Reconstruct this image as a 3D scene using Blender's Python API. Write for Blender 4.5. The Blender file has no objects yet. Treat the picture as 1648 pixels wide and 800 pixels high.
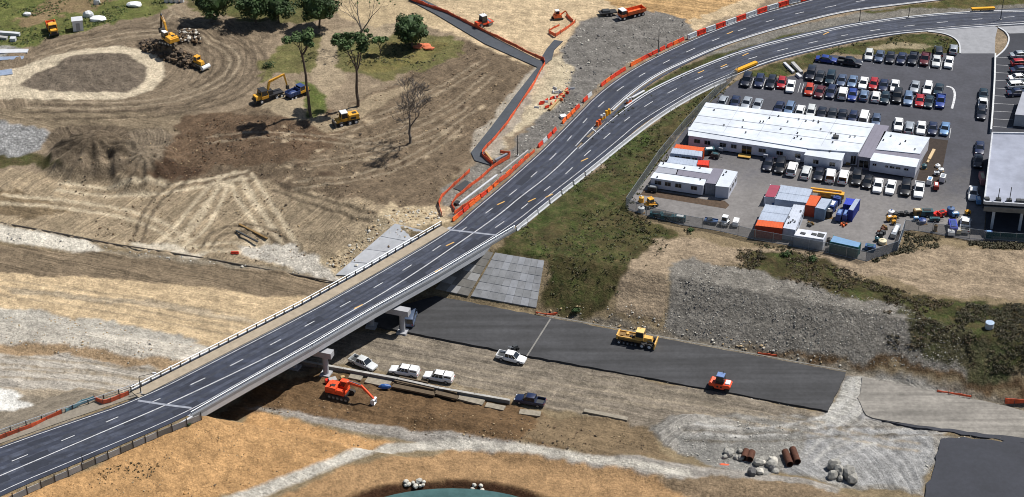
import bpy, bmesh, math, random
import numpy as np
from mathutils import Vector, Matrix
S = bpy.context.scene
COL = S.collection
R_ = random.Random(7)

# ---------------- camera ----------------
FOC = 3050.0; TH = math.radians(33.25); HC = 201.0
cam = bpy.data.cameras.new('camera'); camo = bpy.data.objects.new('camera', cam); COL.objects.link(camo)
cam.sensor_width = 36; cam.lens = FOC/1648*36; cam.clip_start = 1; cam.clip_end = 12000
camo.location = (0, 0, HC); camo.rotation_euler = (math.pi/2-TH, 0, 0)
S.camera = camo
# ---------------- sky, sun, exposure ----------------
W = bpy.data.worlds.new('World'); S.world = W; W.use_nodes = True
nt = W.node_tree; nt.nodes.clear()
sky = nt.nodes.new('ShaderNodeTexSky'); sky.sky_type = 'NISHITA'; sky.sun_disc = False
sky.sun_elevation = math.radians(57); sky.sun_rotation = math.radians(62)
bg = nt.nodes.new('ShaderNodeBackground'); bg.inputs[1].default_value = 0.058
wo = nt.nodes.new('ShaderNodeOutputWorld')
nt.links.new(sky.outputs[0], bg.inputs[0]); nt.links.new(bg.outputs[0], wo.inputs[0])
sun = bpy.data.lights.new('sun', 'SUN'); sun.energy = 5.0; sun.angle = math.radians(.55); sun.color = (1, .955, .88)
suno = bpy.data.objects.new('sun', sun); COL.objects.link(suno)
sv = Vector((math.cos(math.radians(57))*.883, math.cos(math.radians(57))*.469, math.sin(math.radians(57))))
suno.rotation_euler = sv.to_track_quat('Z', 'Y').to_euler(); suno.location = (0, 200, 300)
S.view_settings.view_transform = 'Standard'; S.view_settings.look = 'None'
S.view_settings.exposure = 0.22; S.view_settings.gamma = 1
S.cycles.filter_width = 1.0

# ---------------- surveying helpers: pixel of the photograph -> point on a level ----------------
def P(x, y, z=0.0):
    u = x-824; v = y-400
    d = Vector((u, math.cos(TH)*FOC-math.sin(TH)*v, -math.sin(TH)*FOC-math.cos(TH)*v))
    t = (z-HC)/d.z
    return Vector((d.x*t, d.y*t, z))
def PX(p):                               # world -> photo pixel
    x, y, z = p; z = z-HC
    fw = y*math.cos(TH)-z*math.sin(TH); up = y*math.sin(TH)+z*math.cos(TH)
    return 824+FOC*x/fw, 400-FOC*up/fw
def lin(c): return c/12.92 if c <= .04045 else ((c+.055)/1.055)**2.4
def rgb(r, g, b, k=.8): return tuple(lin(v/255)*k for v in (r, g, b))

# ---------------- materials ----------------
MC = {}
def mat(name, color, rough=.7, metal=0, var=.18, scale=1.5, bump=0, coat=0, alpha=None, emit=None, var2=0, scale2=.12):
    if name in MC: return MC[name]
    m = bpy.data.materials.new(name); MC[name] = m; m.use_nodes = True
    N = m.node_tree; b = N.nodes['Principled BSDF']
    b.inputs['Roughness'].default_value = rough; b.inputs['Metallic'].default_value = metal
    if coat: b.inputs['Coat Weight'].default_value = coat; b.inputs['Coat Roughness'].default_value = .08
    c4 = (*color, 1)
    if var:
        g = N.nodes.new('ShaderNodeNewGeometry')
        n = N.nodes.new('ShaderNodeTexNoise'); n.inputs['Scale'].default_value = scale; n.inputs['Detail'].default_value = 6
        n.inputs['Roughness'].default_value = .65
        N.links.new(g.outputs['Position'], n.inputs['Vector'])
        mr = N.nodes.new('ShaderNodeMapRange'); mr.inputs[1].default_value = .3; mr.inputs[2].default_value = .7
        mr.inputs[3].default_value = 1-var; mr.inputs[4].default_value = 1+var
        N.links.new(n.outputs['Fac'], mr.inputs[0])
        fac = mr.outputs[0]
        if var2:
            n2 = N.nodes.new('ShaderNodeTexNoise'); n2.inputs['Scale'].default_value = scale2; n2.inputs['Detail'].default_value = 4
            N.links.new(g.outputs['Position'], n2.inputs['Vector'])
            m2 = N.nodes.new('ShaderNodeMapRange'); m2.inputs[1].default_value = .35; m2.inputs[2].default_value = .65
            m2.inputs[3].default_value = 1-var2; m2.inputs[4].default_value = 1+var2
            N.links.new(n2.outputs['Fac'], m2.inputs[0])
            mm = N.nodes.new('ShaderNodeMath'); mm.operation = 'MULTIPLY'
            N.links.new(fac, mm.inputs[0]); N.links.new(m2.outputs[0], mm.inputs[1]); fac = mm.outputs[0]
        vm = N.nodes.new('ShaderNodeVectorMath'); vm.operation = 'SCALE'; vm.inputs[0].default_value = color
        N.links.new(fac, vm.inputs['Scale']); N.links.new(vm.outputs[0], b.inputs['Base Color'])
        if bump:
            bp = N.nodes.new('ShaderNodeBump'); bp.inputs['Strength'].default_value = bump; bp.inputs['Distance'].default_value = .1
            N.links.new(n.outputs['Fac'], bp.inputs['Height']); N.links.new(bp.outputs[0], b.inputs['Normal'])
    else: b.inputs['Base Color'].default_value = c4
    if alpha is not None: b.inputs['Alpha'].default_value = alpha
    if emit: b.inputs['Emission Color'].default_value = c4; b.inputs['Emission Strength'].default_value = emit
    return m

# ---------------- mesh builder ----------------
class MB:
    def __init__(s): s.v = []; s.f = []; s.m = []
    def add(s, vs, fs, m=0):
        o = len(s.v); s.v += [tuple(v) for v in vs]
        for f in fs: s.f.append([i+o for i in f]); s.m.append(m)
        return s
    def box(s, c, d, m=0, rz=0, ry=0, taper=1, tz=None):
        x, y, z = d[0]/2, d[1]/2, d[2]/2
        M = Matrix.Translation(c) @ Matrix.Rotation(rz, 4, 'Z') @ Matrix.Rotation(ry, 4, 'Y')
        t = taper; ty = taper if tz is None else tz
        vs = [M@Vector(p) for p in ((-x,-y,-z),(x,-y,-z),(x,y,-z),(-x,y,-z),(-x*t,-y*ty,z),(x*t,-y*ty,z),(x*t,y*ty,z),(-x*t,y*ty,z))]
        return s.add(vs, ((3,2,1,0),(4,5,6,7),(0,1,5,4),(1,2,6,5),(2,3,7,6),(3,0,4,7)), m)
    def prism(s, poly, z0, z1, m=0, top=None):       # poly: list of xy(z); top: z1 points
        n = len(poly)
        if sum(poly[i][0]*poly[(i+1) % n][1]-poly[(i+1) % n][0]*poly[i][1] for i in range(n)) < 0: poly = poly[::-1]
        vs = [(p[0], p[1], z0) for p in poly]+[(p[0], p[1], z1) for p in poly]
        fs = [tuple(range(n))[::-1], tuple(range(n, 2*n))]+[(i, (i+1) % n, n+(i+1) % n, n+i) for i in range(n)]
        return s.add(vs, fs, m)
    def profile(s, pts, y0, y1, m=0):                # xz outline extruded along y
        n = len(pts)
        vs = [(p[0], y0, p[1]) for p in pts]+[(p[0], y1, p[1]) for p in pts]
        a = sum(pts[i][0]*pts[(i+1) % n][1]-pts[(i+1) % n][0]*pts[i][1] for i in range(n))
        fs = [tuple(range(n)), tuple(range(n, 2*n))[::-1]]+[(i, n+i, n+(i+1) % n, (i+1) % n) for i in range(n)]
        if a < 0: fs = [f[::-1] for f in fs]
        return s.add(vs, fs, m)
    def tube(s, p, q, r0, r1=None, n=8, m=0, cap=True):
        p = Vector(p); q = Vector(q); r1 = r0 if r1 is None else r1
        d = (q-p); 
        if d.length < 1e-6: return s
        d.normalize(); a = d.orthogonal().normalized(); b = d.cross(a)
        vs = []
        for (c, r) in ((p, r0), (q, r1)):
            vs += [c+(a*math.cos(2*math.pi*i/n)+b*math.sin(2*math.pi*i/n))*r for i in range(n)]
        fs = [(i, (i+1) % n, n+(i+1) % n, n+i) for i in range(n)]
        if cap: fs += [tuple(range(n))[::-1], tuple(range(n, 2*n))]
        return s.add(vs, fs, m)
    def path(s, pts, r, n=6, m=0):
        for a, b in zip(pts, pts[1:]): s.tube(a, b, r, r, n, m)
        return s
    def bar(s, pts, w, h, m=0):                      # vertical ribbon wall along points (thickness w, height h)
        for a, b in zip(pts, pts[1:]):
            a = Vector(a); b = Vector(b); d = b-a; nn = Vector((-d.y, d.x, 0)).normalized()*(w/2)
            up = Vector((0, 0, h))
            vs = [a-nn, b-nn, b+nn, a+nn, a-nn+up, b-nn+up, b+nn+up, a+nn+up]
            s.add(vs, ((3,2,1,0),(4,5,6,7),(0,1,5,4),(1,2,6,5),(2,3,7,6),(3,0,4,7)), m)
        return s
    def blob(s, c, r, sub=1, jit=.25, m=0, sq=(1, 1, 1), rnd=R_):
        bm = bmesh.new(); bmesh.ops.create_icosphere(bm, subdivisions=sub, radius=1)
        o = len(s.v)
        for v in bm.verts:
            k = 1+rnd.uniform(-jit, jit)
            s.v.append((c[0]+v.co.x*r*sq[0]*k, c[1]+v.co.y*r*sq[1]*k, c[2]+v.co.z*r*sq[2]*k))
        for f in bm.faces: s.f.append([v.index+o for v in f.verts]); s.m.append(m)
        bm.free(); return s
    def build(s, name, mats, parent=None, smooth=None):
        me = bpy.data.meshes.new(name); me.from_pydata(s.v, [], s.f)
        mats = mats if isinstance(mats, (list, tuple)) else [mats]
        for m in mats: me.materials.append(m)
        me.polygons.foreach_set('material_index', s.m)
        if smooth is not None:
            me.shade_smooth(); me.set_sharp_from_angle(angle=math.radians(smooth))
        me.update()
        o = bpy.data.objects.new(name, me); COL.objects.link(o)
        if parent is not None: o.parent = parent
        return o
def tag(o, label, cat, group=None, kind=None):
    if label: o['label'] = label
    if cat: o['category'] = cat
    if group: o['group'] = group
    if kind: o['kind'] = kind
    return o
def thing(name, label, cat, loc=(0, 0, 0), rz=0, group=None):
    o = bpy.data.objects.new(name, None); COL.objects.link(o); o.empty_display_size = .5
    o.location = loc; o.rotation_euler = (0, 0, rz)
    return tag(o, label, cat, group)
def setting(o): o['kind'] = 'structure'; return o
KIDS = {}
def children(o):
    return [c for c in bpy.data.objects if c.parent == o]
def copy_tree(o, parent=None):
    if o.name not in KIDS: KIDS[o.name] = [c for c in COL.objects if c.parent == o]
    c = o.copy(); COL.objects.link(c)
    if parent is not None: c.parent = parent
    for ch in KIDS[o.name]: copy_tree(ch, c)
    return c
def yaw(a, b, z=0):
    A = P(*a, z); B = P(*b, z); return math.atan2(B.y-A.y, B.x-A.x)
# ---------------- terrain ----------------
FL = -7.0
def vnoise(x, y, seed=0):
    xi = np.floor(x).astype(np.int64); yi = np.floor(y).astype(np.int64); xf = x-xi; yf = y-yi
    def hsh(a, b):
        h = (a*374761393+b*668265263+seed*974711) & 0xffffffff
        h = ((h ^ (h >> 13))*1274126177) & 0xffffffff
        return ((h ^ (h >> 16)) & 0xffff)/65535.0
    u = xf*xf*(3-2*xf); v = yf*yf*(3-2*yf)
    return (hsh(xi, yi)*(1-u)+hsh(xi+1, yi)*u)*(1-v)+(hsh(xi, yi+1)*(1-u)+hsh(xi+1, yi+1)*u)*v
def fbm(x, y, sc, oc=4, seed=0):
    r = 0; a = 1; t = 0
    for i in range(oc):
        r = r+a*vnoise(x/sc*2**i, y/sc*2**i, seed+i*17); t += a; a *= .55
    return r/t
def inpoly(x, y, poly):
    r = np.zeros(x.shape, bool); n = len(poly)
    for i in range(n):
        x0, y0 = poly[i][:2]; x1, y1 = poly[(i+1) % n][:2]
        if y0 == y1: continue
        c = ((y0 > y) != (y1 > y)) & (x < (x1-x0)*(y-y0)/(y1-y0)+x0)
        r ^= c
    return r
def segdist(x, y, pts, closed=False):
    d = np.full(x.shape, 1e9); n = len(pts)
    for i in range(n if closed else n-1):
        x0, y0 = pts[i][:2]; x1, y1 = pts[(i+1) % n][:2]
        dx = x1-x0; dy = y1-y0; L2 = dx*dx+dy*dy+1e-12
        t = np.clip(((x-x0)*dx+(y-y0)*dy)/L2, 0, 1)
        d = np.minimum(d, np.hypot(x-x0-t*dx, y-y0-t*dy))
    return d
def sdist(x, y, poly):
    d = segdist(x, y, poly, True); return np.where(inpoly(x, y, poly), -d, d)
DV = Vector((.950, -.312, 0)); NV = Vector((.312, .950, 0))
floor_px = [(-500, 345), (0, 398), (300, 428), (548, 455), (700, 478), (870, 503), (1362, 596), (1648, 657), (2200, 780), (2400, 1500), (824, 1500), (-1600, 1500), (-1600, 345)]
FLOOR = [tuple(P(x, y, FL)[:2]) for x, y in floor_px]
AP0 = P(268, 652); AP1 = P(0, 766); apd = (AP1-AP0).normalized(); apn = Vector((-apd.y, apd.x, 0))  # approach road axis, to the lower left
if apn.x < 0: apn = -apn                                     # apn points right/down side
ABC = NV.dot(P(318, 668, 0))                                 # line where the approach bank ends at the motorway
_q = P(640, 400, -3); LFT = _q.x*.95-_q.y*.312-3
MOUNDS = []   # (cx, cy, rx, ry, ang, h)
def addmound(px, py, rx, ry, h, ang=0, z=0): 
    p = P(px, py, z); MOUNDS.append((p.x, p.y, rx, ry, ang, h))
addmound(148, 240, 10.5, 7.0, 6.0, -.05)
addmound(232, 256, 7, 8, 4.6, -.6)
addmound(262, 82, 5.5, 2.6, 2.0, -.5)
addmound(292, 96, 6.5, 2.4, 1.9, -.55)
addmound(311, 62, 4.4, 4.6, 2.2, 0)
addmound(160, 92, 22, 3, .8, .1); addmound(320, 40, 12, 4, .7, -.2)
addmound(455, 178, 5, 7, .9, -.2)
addmound(165, 122, 12, 10, .9, 0)
addmound(1110, 690, 9, 4, .9, 0, FL); addmound(330, 590, 22, 6, 1.0, -.3, FL); addmound(120, 548, 22, 5, 1.3, -.25, FL)
addmound(860, 712, 24, 6.5, 1.6, -.33, FL); addmound(1240, 792, 30, 5, 1.5, -.3, FL)
POND = P(724, 857, FL)
def hgt(x, y):
    x = np.asarray(x, float); y = np.asarray(y, float)
    d = sdist(x, y, FLOOR)
    sl = x*DV.x+y*DV.y; k = np.clip((LFT+14-sl)/75, 0, 1); z = np.clip(FL+np.maximum(d, 0)/(1.38+5.5*k*k*(3-2*k)), FL, 0)
    rx = x-AP0.x; ry = y-AP0.y
    lat = rx*apn.x+ry*apn.y
    ze = np.where(lat > 0, -(lat-5.6)/4.2, -(-lat-9.5)/1.9)
    ze = np.minimum(ze, -((x*NV.x+y*NV.y)-ABC)/1.2)
    ze = np.clip(ze, FL, 0)
    z = np.maximum(z, ze)
    for (cx, cy, a, b, an, h) in MOUNDS:
        c, s = math.cos(an), math.sin(an); u = ((x-cx)*c+(y-cy)*s)/a; v = (-(x-cx)*s+(y-cy)*c)/b
        r = np.sqrt(u*u+v*v)
        hh = h if h < 4 else h*(1+.16*np.sin(np.arctan2(v, u)*11+3*r)*np.clip(r*1.4, 0, 1))
        z = z+hh*np.clip(1.15-r, 0, 1)**.8*np.clip((1.15-r)*3, 0, 1)
    # pond bowl
    r = np.hypot((x-POND.x)/19.5, (y-POND.y)/12.0)
    z = z-1.3*np.clip((1.12-r)/.12, 0, 1)
    return z
def G(px, py, dz=0):
    z = 0.0; 
    a = P(px, py, 4); b = P(px, py, -10)
    t = np.linspace(0, 1, 160); X = a.x+(b.x-a.x)*t; Y = a.y+(b.y-a.y)*t; Z = 4-14*t
    h = hgt(X, Y)+dz; i = int(np.argmax(Z <= h))
    if i == 0: return b
    d0 = Z[i-1]-h[i-1]; d1 = Z[i]-h[i]; k = d0/(d0-d1) if d0 != d1 else 0
    tt = t[i-1]+(t[i]-t[i-1])*k
    return Vector((a.x+(b.x-a.x)*tt, a.y+(b.y-a.y)*tt, 4-14*tt-dz))
def GH(x, y): return float(hgt(np.array([x]), np.array([y]))[0])

# pavement outlines (photo pixels, road level)
EL = [(-120, 765), (0, 718), (100, 683), (224, 641), (350, 577), (500, 500), (600, 444), (724, 371), (760, 338), (800, 305), (840, 270), (877, 237), (925, 188), (963, 149), (1010, 115), (1060, 88), (1107, 66), (1175, 38), (1225, 21), (1275, 8), (1310, -2), (1420, -32)]
MU = [(929, 236), (960, 202), (1000, 163), (1030, 139), (1062, 118), (1112, 95), (1150, 78), (1200, 61), (1250, 46), (1330, 25), (1383, 15), (1468, 5), (1518, -1), (1600, -10)]
ML = [(929, 238.6), (956, 214), (984, 190), (1020, 163), (1050, 144), (1085, 127), (1125, 109), (1175, 89.5), (1222, 75), (1250, 67.5), (1330, 49), (1378, 39.5), (1468, 26.5), (1560, 19.5), (1660, 17), (1760, 16)]
ER = [(-120, 865), (0, 797), (150, 735), (305, 669), (400, 615), (500, 559), (600, 500), (700, 444), (825, 369), (887, 319), (944, 275), (1001, 228), (1032, 201), (1060, 183), (1085, 168), (1125, 145), (1185, 120), (1225, 102.5), (1275, 88), (1330, 75), (1380, 64), (1443, 54), (1493, 50), (1535, 46), (1660, 37), (1760, 34)]
LOT = [(1186, 130), (1215, 123), (1256, 126), (1295, 118), (1304, 108), (1316, 94), (1340, 88), (1390, 96), (1395, 88), (1545, 85), (1590, 85), (1602, 86), (1598, 215), (1582, 392), (1545, 384), (1470, 370), (1455, 372), (1445, 402), (1395, 420), (1330, 404), (1215, 385), (1160, 372), (1095, 362), (1010, 338), (1012, 325), (1060, 262), (1105, 205), (1150, 158)]
def W2(pts, z=0): return [tuple(P(x, y, z)) for x, y in pts]
w_road1 = W2(EL)+W2(MU)[::-1]+[tuple(P(929, 238))]+W2(ML)+W2(ER)[::-1]
ROADP = [p[:2] for p in (W2(EL)+W2(ER)[::-1])]
LOTP = [p[:2] for p in W2(LOT)]
RLOTP = [p[:2] for p in W2([(1600, 50), (1700, 50), (1720, 400), (1582, 400)])]

# ---- ground paint: regions as outlines on the ground ----
REG = []
def desat(c, k=.16):
    l = .3*c[0]+.55*c[1]+.15*c[2]; return tuple(v*(1-k)+l*k for v in c)
def reg(pts, color, wob=1.0, z=None, **k):
    color = desat(color, .06 if k.get('soft') else .13); REG.append(([tuple(G(x, y)[:2]) if z is None else tuple(P(x, y, z)[:2]) for x, y in pts], color, wob, k))
LT = rgb(182, 162, 130); 
# upper left
reg([(-60, -60), (1700, -60), (1700, 300), (-60, 300)], rgb(150, 132, 108))
reg([(-60, -60), (300, -60), (275, 10), (262, 22), (180, 38), (110, 55), (60, 72), (40, 78), (-60, 85)], rgb(116, 122, 58), 1.6, grass=.5)
reg([(90, -10), (215, -10), (165, 16), (90, 25), (50, 45), (30, 30)], rgb(150, 126, 92), 2, grass=.25)
reg([(-60, 76), (45, 78), (48, 98), (-60, 130)], rgb(160, 158, 152), 1.5, rock=.4)
reg([(310, 0), (470, -20), (540, 20), (480, 40), (420, 34), (330, 26)], rgb(110, 105, 60), 2, grass=.6)
reg([(40, 78), (180, 36), (270, 22), (330, 28), (430, 40), (430, 120), (400, 150), (300, 190), (0, 185), (-60, 170), (-60, 120)], rgb(132, 116, 95), 1.5, flow='swirl', streak=.6)
reg([(-60, 128), (60, 98), (110, 84), (180, 74), (225, 78), (262, 98), (266, 122), (245, 145), (200, 160), (120, 162), (-60, 158)], rgb(208, 192, 164), .3, flow='swirl', streak=.3)
reg([(28, 138), (60, 118), (110, 92), (160, 86), (205, 88), (235, 108), (232, 135), (205, 148), (130, 151), (60, 145)], rgb(116, 104, 90), .3, flow='swirl', streak=.3)
reg([(-60, 172), (300, 185), (330, 205), (260, 215), (75, 202), (70, 240), (-60, 240)], rgb(140, 124, 100), 1, flow='cor', streak=.5)
reg([(-60, 190), (30, 198), (85, 208), (70, 238), (30, 255), (-60, 258)], rgb(165, 165, 165), 1, rock=.6)
reg([(-60, 258), (70, 250), (100, 268), (60, 272), (-60, 270)], rgb(85, 82, 45), 1.2, grass=.8)
reg([(72, 222), (90, 205), (140, 200), (200, 205), (222, 225), (205, 248), (150, 252), (90, 247)], rgb(112, 98, 80), .12, flow='mound', streak=.9)
reg([(205, 210), (260, 205), (290, 225), (280, 262), (240, 272), (210, 255)], rgb(128, 114, 95), .6, flow='mound2', streak=.9)
reg([(262, 78), (225, 68), (222, 78), (270, 100), (300, 110), (330, 112), (330, 98), (295, 85)], rgb(92, 80, 66), .8)
reg([(295, 45), (330, 60), (322, 72), (288, 72)], rgb(88, 77, 64), .8)
# middle left brown yard
reg([(300, 190), (430, 165), (520, 190), (640, 130), (740, 65), (800, 85), (868, 108), (840, 150), (770, 240), (700, 330), (560, 400), (430, 430), (330, 400), (150, 385), (100, 350), (90, 290), (250, 270)], rgb(122, 105, 84), 1.0, flow='yard', streak=.55)
reg([(250, 276), (272, 232), (300, 190), (345, 180), (440, 186), (530, 178), (560, 200), (530, 240), (470, 268), (420, 262), (385, 268), (350, 262), (318, 280), (262, 290)], rgb(112, 91, 70), 1.6, flow='yard', streak=.4)
reg([(248, 278), (262, 250), (290, 262), (322, 270), (316, 284), (264, 290)], rgb(84, 65, 49), .8)
_rr = random.Random(31)
for _k in range(46):
    _x, _y = (_rr.uniform(440, 570), _rr.uniform(195, 300)) if _k < 22 else (_rr.uniform(560, 800), _rr.uniform(130, 300))
    _w, _h = _rr.uniform(3, 12), _rr.uniform(1.2, 3.5)
    reg([(_x+_w*math.cos(t), _y+_h*math.sin(t)-_w*.25*math.cos(t)) for t in (0, .8, 1.6, 2.4, 3.2, 4, 4.8, 5.6)], rgb(184, 164, 134) if _k % 4 else rgb(90, 74, 58), 1.0)
reg([(-60, 278), (90, 275), (250, 295), (420, 290), (470, 310), (640, 330), (660, 350), (600, 390), (480, 440), (300, 420), (130, 395), (-60, 360)], rgb(168, 149, 120), 1.2, flow='yard', streak=.8)
reg([(-60, 300), (40, 315), (120, 345), (60, 350), (-60, 340)], rgb(135, 116, 88), 1.2, flow='cor', streak=.5)
reg([(620, 130), (560, 120), (480, 120), (425, 135), (420, 105), (470, 70), (560, 45), (640, 55), (730, 60), (735, 85), (700, 110), (640, 122)], rgb(124, 118, 70), 1.5, grass=.4)
reg([(520, 50), (590, 40), (640, 42), (625, 58), (545, 68), (540, 110), (560, 130), (520, 165), (500, 120)], rgb(168, 150, 122), 1.0)
reg([(550, 100), (640, 60), (715, 75), (690, 100), (600, 120)], rgb(134, 122, 68), 1.5, grass=.45)
reg([(410, 155), (440, 140), (470, 160), (520, 150), (520, 195), (470, 190), (420, 178)], rgb(165, 148, 120), 1)
reg([(480, 130), (515, 140), (525, 180), (495, 190), (488, 150)], rgb(104, 116, 50), 1, grass=.5)
reg([(500, 195), (545, 180), (610, 150), (680, 130), (660, 145), (600, 180), (560, 205), (520, 215)], rgb(160, 142, 114), .8)
def track(pts, w, c, wob=.35, gap=1.9, n=2, **k):
    wob = .10
    p = smooth_([G(x, y) for x, y in pts])
    for j in range(n):
        o = (j-(n-1)/2)*gap; L, Rr = [], []
        for i, q in enumerate(p):
            a = p[max(i-1, 0)]; b = p[min(i+1, len(p)-1)]; d = b-a; nn = Vector((-d.y, d.x, 0)).normalized(); ww = w*(.6+.4*math.sin(i*1.7+j)**2)
            L.append(tuple((q+nn*(o+ww/2))[:2])); Rr.append(tuple((q+nn*(o-ww/2))[:2]))
        REG.append((L+Rr[::-1], desat(c), wob, k))
def smooth_(p, it=2):
    for _ in range(it):
        q = [p[0]]
        for a, b in zip(p, p[1:]): q += [a.lerp(b, .25), a.lerp(b, .75)]
        q.append(p[-1]); p = q
    return p
TL_ = rgb(206, 188, 156); TM_ = rgb(164, 147, 121); TD_ = rgb(96, 83, 67)
for ln in ([(255, 398), (290, 370), (320, 330), (350, 295), (385, 280)], [(275, 402), (320, 372), (345, 330), (362, 290)], [(480, 440), (470, 400), (440, 350), (408, 300), (395, 280)], [(455, 432), (440, 390), (415, 350), (385, 310), (380, 285)], [(300, 404), (380, 395), (450, 410)], [(90, 300), (200, 310), (300, 300), (400, 280)], [(0, 320), (120, 330), (240, 350), (300, 395)]): track(ln, 1.1, TL_, .5, 2.3, 2, streak=.3)
for ln in ([(440, 300), (520, 330), (600, 350)], [(300, 285), (240, 330), (220, 390)], [(330, 400), (350, 370), (420, 365), (470, 400)]): track(ln, .7, TD_, .6, 2.0, 2)
for ln in ([(560, 235), (640, 215), (720, 180), (790, 120)], [(500, 265), (600, 250), (700, 215), (760, 175)], [(470, 300), (580, 290), (680, 250), (740, 200)], [(540, 215), (610, 190), (700, 150), (780, 100)], [(330, 225), (430, 215), (540, 225), (640, 240)]): track(ln, .55, TM_, .8, 2.1, 2)
for ln in ([(60, 175), (200, 178), (330, 160), (400, 120), (395, 80), (330, 50), (240, 40)], [(20, 186), (200, 188), (350, 172), (425, 125), (415, 75), (350, 44)], [(60, 80), (140, 58), (230, 46), (300, 50), (360, 75), (372, 110), (320, 145)], [(310, 140), (350, 118), (352, 90), (330, 72)]): track(ln, .6, TD_, .5, 2.2, 2)
for ln in ([(40, 168), (180, 172), (300, 158), (375, 122), (380, 85), (330, 55)], [(50, 95), (130, 68), (220, 54), (262, 52)], [(270, 22), (262, 34), (240, 42)], [(275, 4), (285, 18), (300, 30), (360, 44)]): track(ln, .7, TM_, .5, 2.2, 2)
# upper sand
reg([(640, -60), (1330, -60), (1200, 20), (1110, 50), (1010, 10), (930, 40), (905, 75), (868, 108), (740, 62), (640, 20)], rgb(204, 180, 142), 1.2, flow='cor', streak=.4)
reg([(560, -60), (660, -60), (720, 40), (640, 35), (600, 45), (540, 20)], rgb(190, 168, 130), 1.5)
reg([(930, -20), (1230, -20), (1150, 20), (1080, 45), (1040, 30)], rgb(196, 158, 104), 1.5, flow='cor', streak=.8)
reg([(935, 35), (1000, 18), (1060, 20), (1105, 30), (1112, 55), (1060, 82), (1000, 112), (950, 150), (905, 205), (860, 240), (830, 262), (815, 245), (880, 180), (905, 130), (900, 80)], rgb(130, 126, 121), 1.0, rock=.3)
reg([(868, 110), (905, 85), (925, 110), (910, 150), (870, 190), (830, 215), (800, 245), (775, 248), (790, 225), (840, 165)], rgb(206, 190, 158), 1.0, rock=.25)
reg([(755, 246), (775, 205), (820, 150), (868, 105), (880, 112), (800, 250), (770, 262)], rgb(176, 166, 150), .8)
reg([(700, 345), (715, 305), (770, 262), (830, 245), (850, 262), (735, 352)], rgb(140, 135, 127), .6, rock=.4)
# along the motorway left of the bridge
reg([(640, 325), (720, 338), (722, 355), (640, 402), (560, 442), (480, 428), (560, 400)], rgb(205, 184, 148), 1.2, rock=.35)
reg([(-60, 352), (60, 372), (140, 386), (168, 404), (150, 408), (80, 398), (-60, 380)], rgb(222, 214, 198), .15)
reg([(168, 404), (340, 418), (545, 446), (545, 455), (330, 428), (170, 410)], rgb(150, 138, 118), .2)
reg([(385, 395), (430, 388), (480, 408), (540, 430), (550, 446), (500, 446), (440, 430), (395, 412)], rgb(218, 210, 196), 1.0, rock=.3)
reg([(200, 388), (270, 392), (340, 408), (320, 414), (230, 402)], rgb(212, 200, 178), 1.0)
reg([(-60, 388), (100, 402), (330, 426), (545, 452), (560, 480), (440, 478), (200, 452), (-60, 438)], rgb(134, 117, 94), .5, flow='cor', streak=.9)
reg([(-60, 436), (200, 450), (440, 476), (560, 478), (460, 545), (330, 560), (180, 520), (-60, 492)], rgb(206, 180, 140), .4, flow='cor', streak=.42)
reg([(-60, 495), (60, 500), (180, 520), (330, 556), (400, 572), (330, 608), (200, 588), (-60, 560)], rgb(204, 196, 182), .9, rock=.15, flow='cor', streak=.4)
reg([(-60, 545), (100, 560), (300, 595), (340, 590), (300, 620), (250, 640), (-60, 640)], rgb(178, 162, 138), .8, flow='cor', streak=.7)
reg([(-60, 566), (60, 560), (210, 583), (300, 610), (250, 635), (120, 625), (-60, 622)], rgb(182, 174, 162), .8, flow='cor', streak=.7)
reg([(-60, 640), (120, 628), (220, 640), (120, 680), (-60, 730)], rgb(150, 138, 120), 1)
reg([(-60, 622), (20, 628), (42, 636), (30, 642), (52, 650), (20, 662), (-60, 668)], rgb(240, 238, 232), .5)
reg([(1040, 308), (1080, 312), (1120, 322), (1130, 330), (1040, 318)], rgb(70, 52, 40), .5)
reg([(-60, 496), (60, 502), (180, 520), (330, 550), (300, 556), (180, 540), (60, 524), (-60, 520)], rgb(190, 184, 172), .9, rock=.2)
reg([(-60, 555), (40, 548), (160, 560), (330, 590), (345, 602), (240, 590), (100, 568), (-60, 568)], rgb(176, 148, 112), .7, rock=.2)
reg([(20, 462), (300, 492), (430, 520), (430, 526), (300, 500), (20, 470)], rgb(186, 168, 140), .6, flow='cor', streak=.5)
# right embankment and slopes
reg([(828, 372), (890, 322), (1003, 232), (1090, 170), (1140, 145), (1190, 125), (1090, 230), (1010, 340), (1080, 372), (1085, 395), (1045, 430), (1000, 480), (930, 505), (870, 480), (875, 420), (800, 405)], rgb(88, 78, 46), 1.2, grass=.85, flow='yard', streak=.5)
reg([(1055, 380), (1220, 395), (1450, 405), (1700, 395), (1700, 480), (1540, 480), (1400, 440), (1180, 420), (1090, 430), (1060, 520), (990, 520), (1010, 460)], rgb(168, 148, 122), 1.4, rock=.25, flow='cor', streak=.5)
reg([(1105, 420), (1180, 426), (1300, 460), (1400, 476), (1480, 500), (1560, 560), (1560, 620), (1360, 585), (1060, 535), (1080, 470)], rgb(140, 135, 127), 1.8, rock=.4)
reg([(1180, 400), (1260, 402), (1330, 420), (1430, 462), (1540, 490), (1700, 490), (1700, 600), (1590, 600), (1540, 540), (1480, 505), (1400, 480), (1290, 455), (1190, 432)], rgb(74, 62, 40), 1.8, grass=.75, rock=.2)
reg([(1440, 500), (1530, 520), (1640, 560), (1640, 610), (1560, 598), (1450, 560)], rgb(92, 88, 66), 2.5, grass=.5, rock=.8)
reg([(1060, 535), (1360, 586), (1648, 640), (1700, 640), (1700, 660), (1362, 604), (880, 508), (880, 495)], rgb(142, 132, 116), .8, rock=.5)
reg([(1180, 560), (1380, 590), (1648, 632), (1700, 640), (1700, 625), (1500, 598), (1260, 560)], rgb(110, 88, 62), 1.4, rock=.4)
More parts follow.
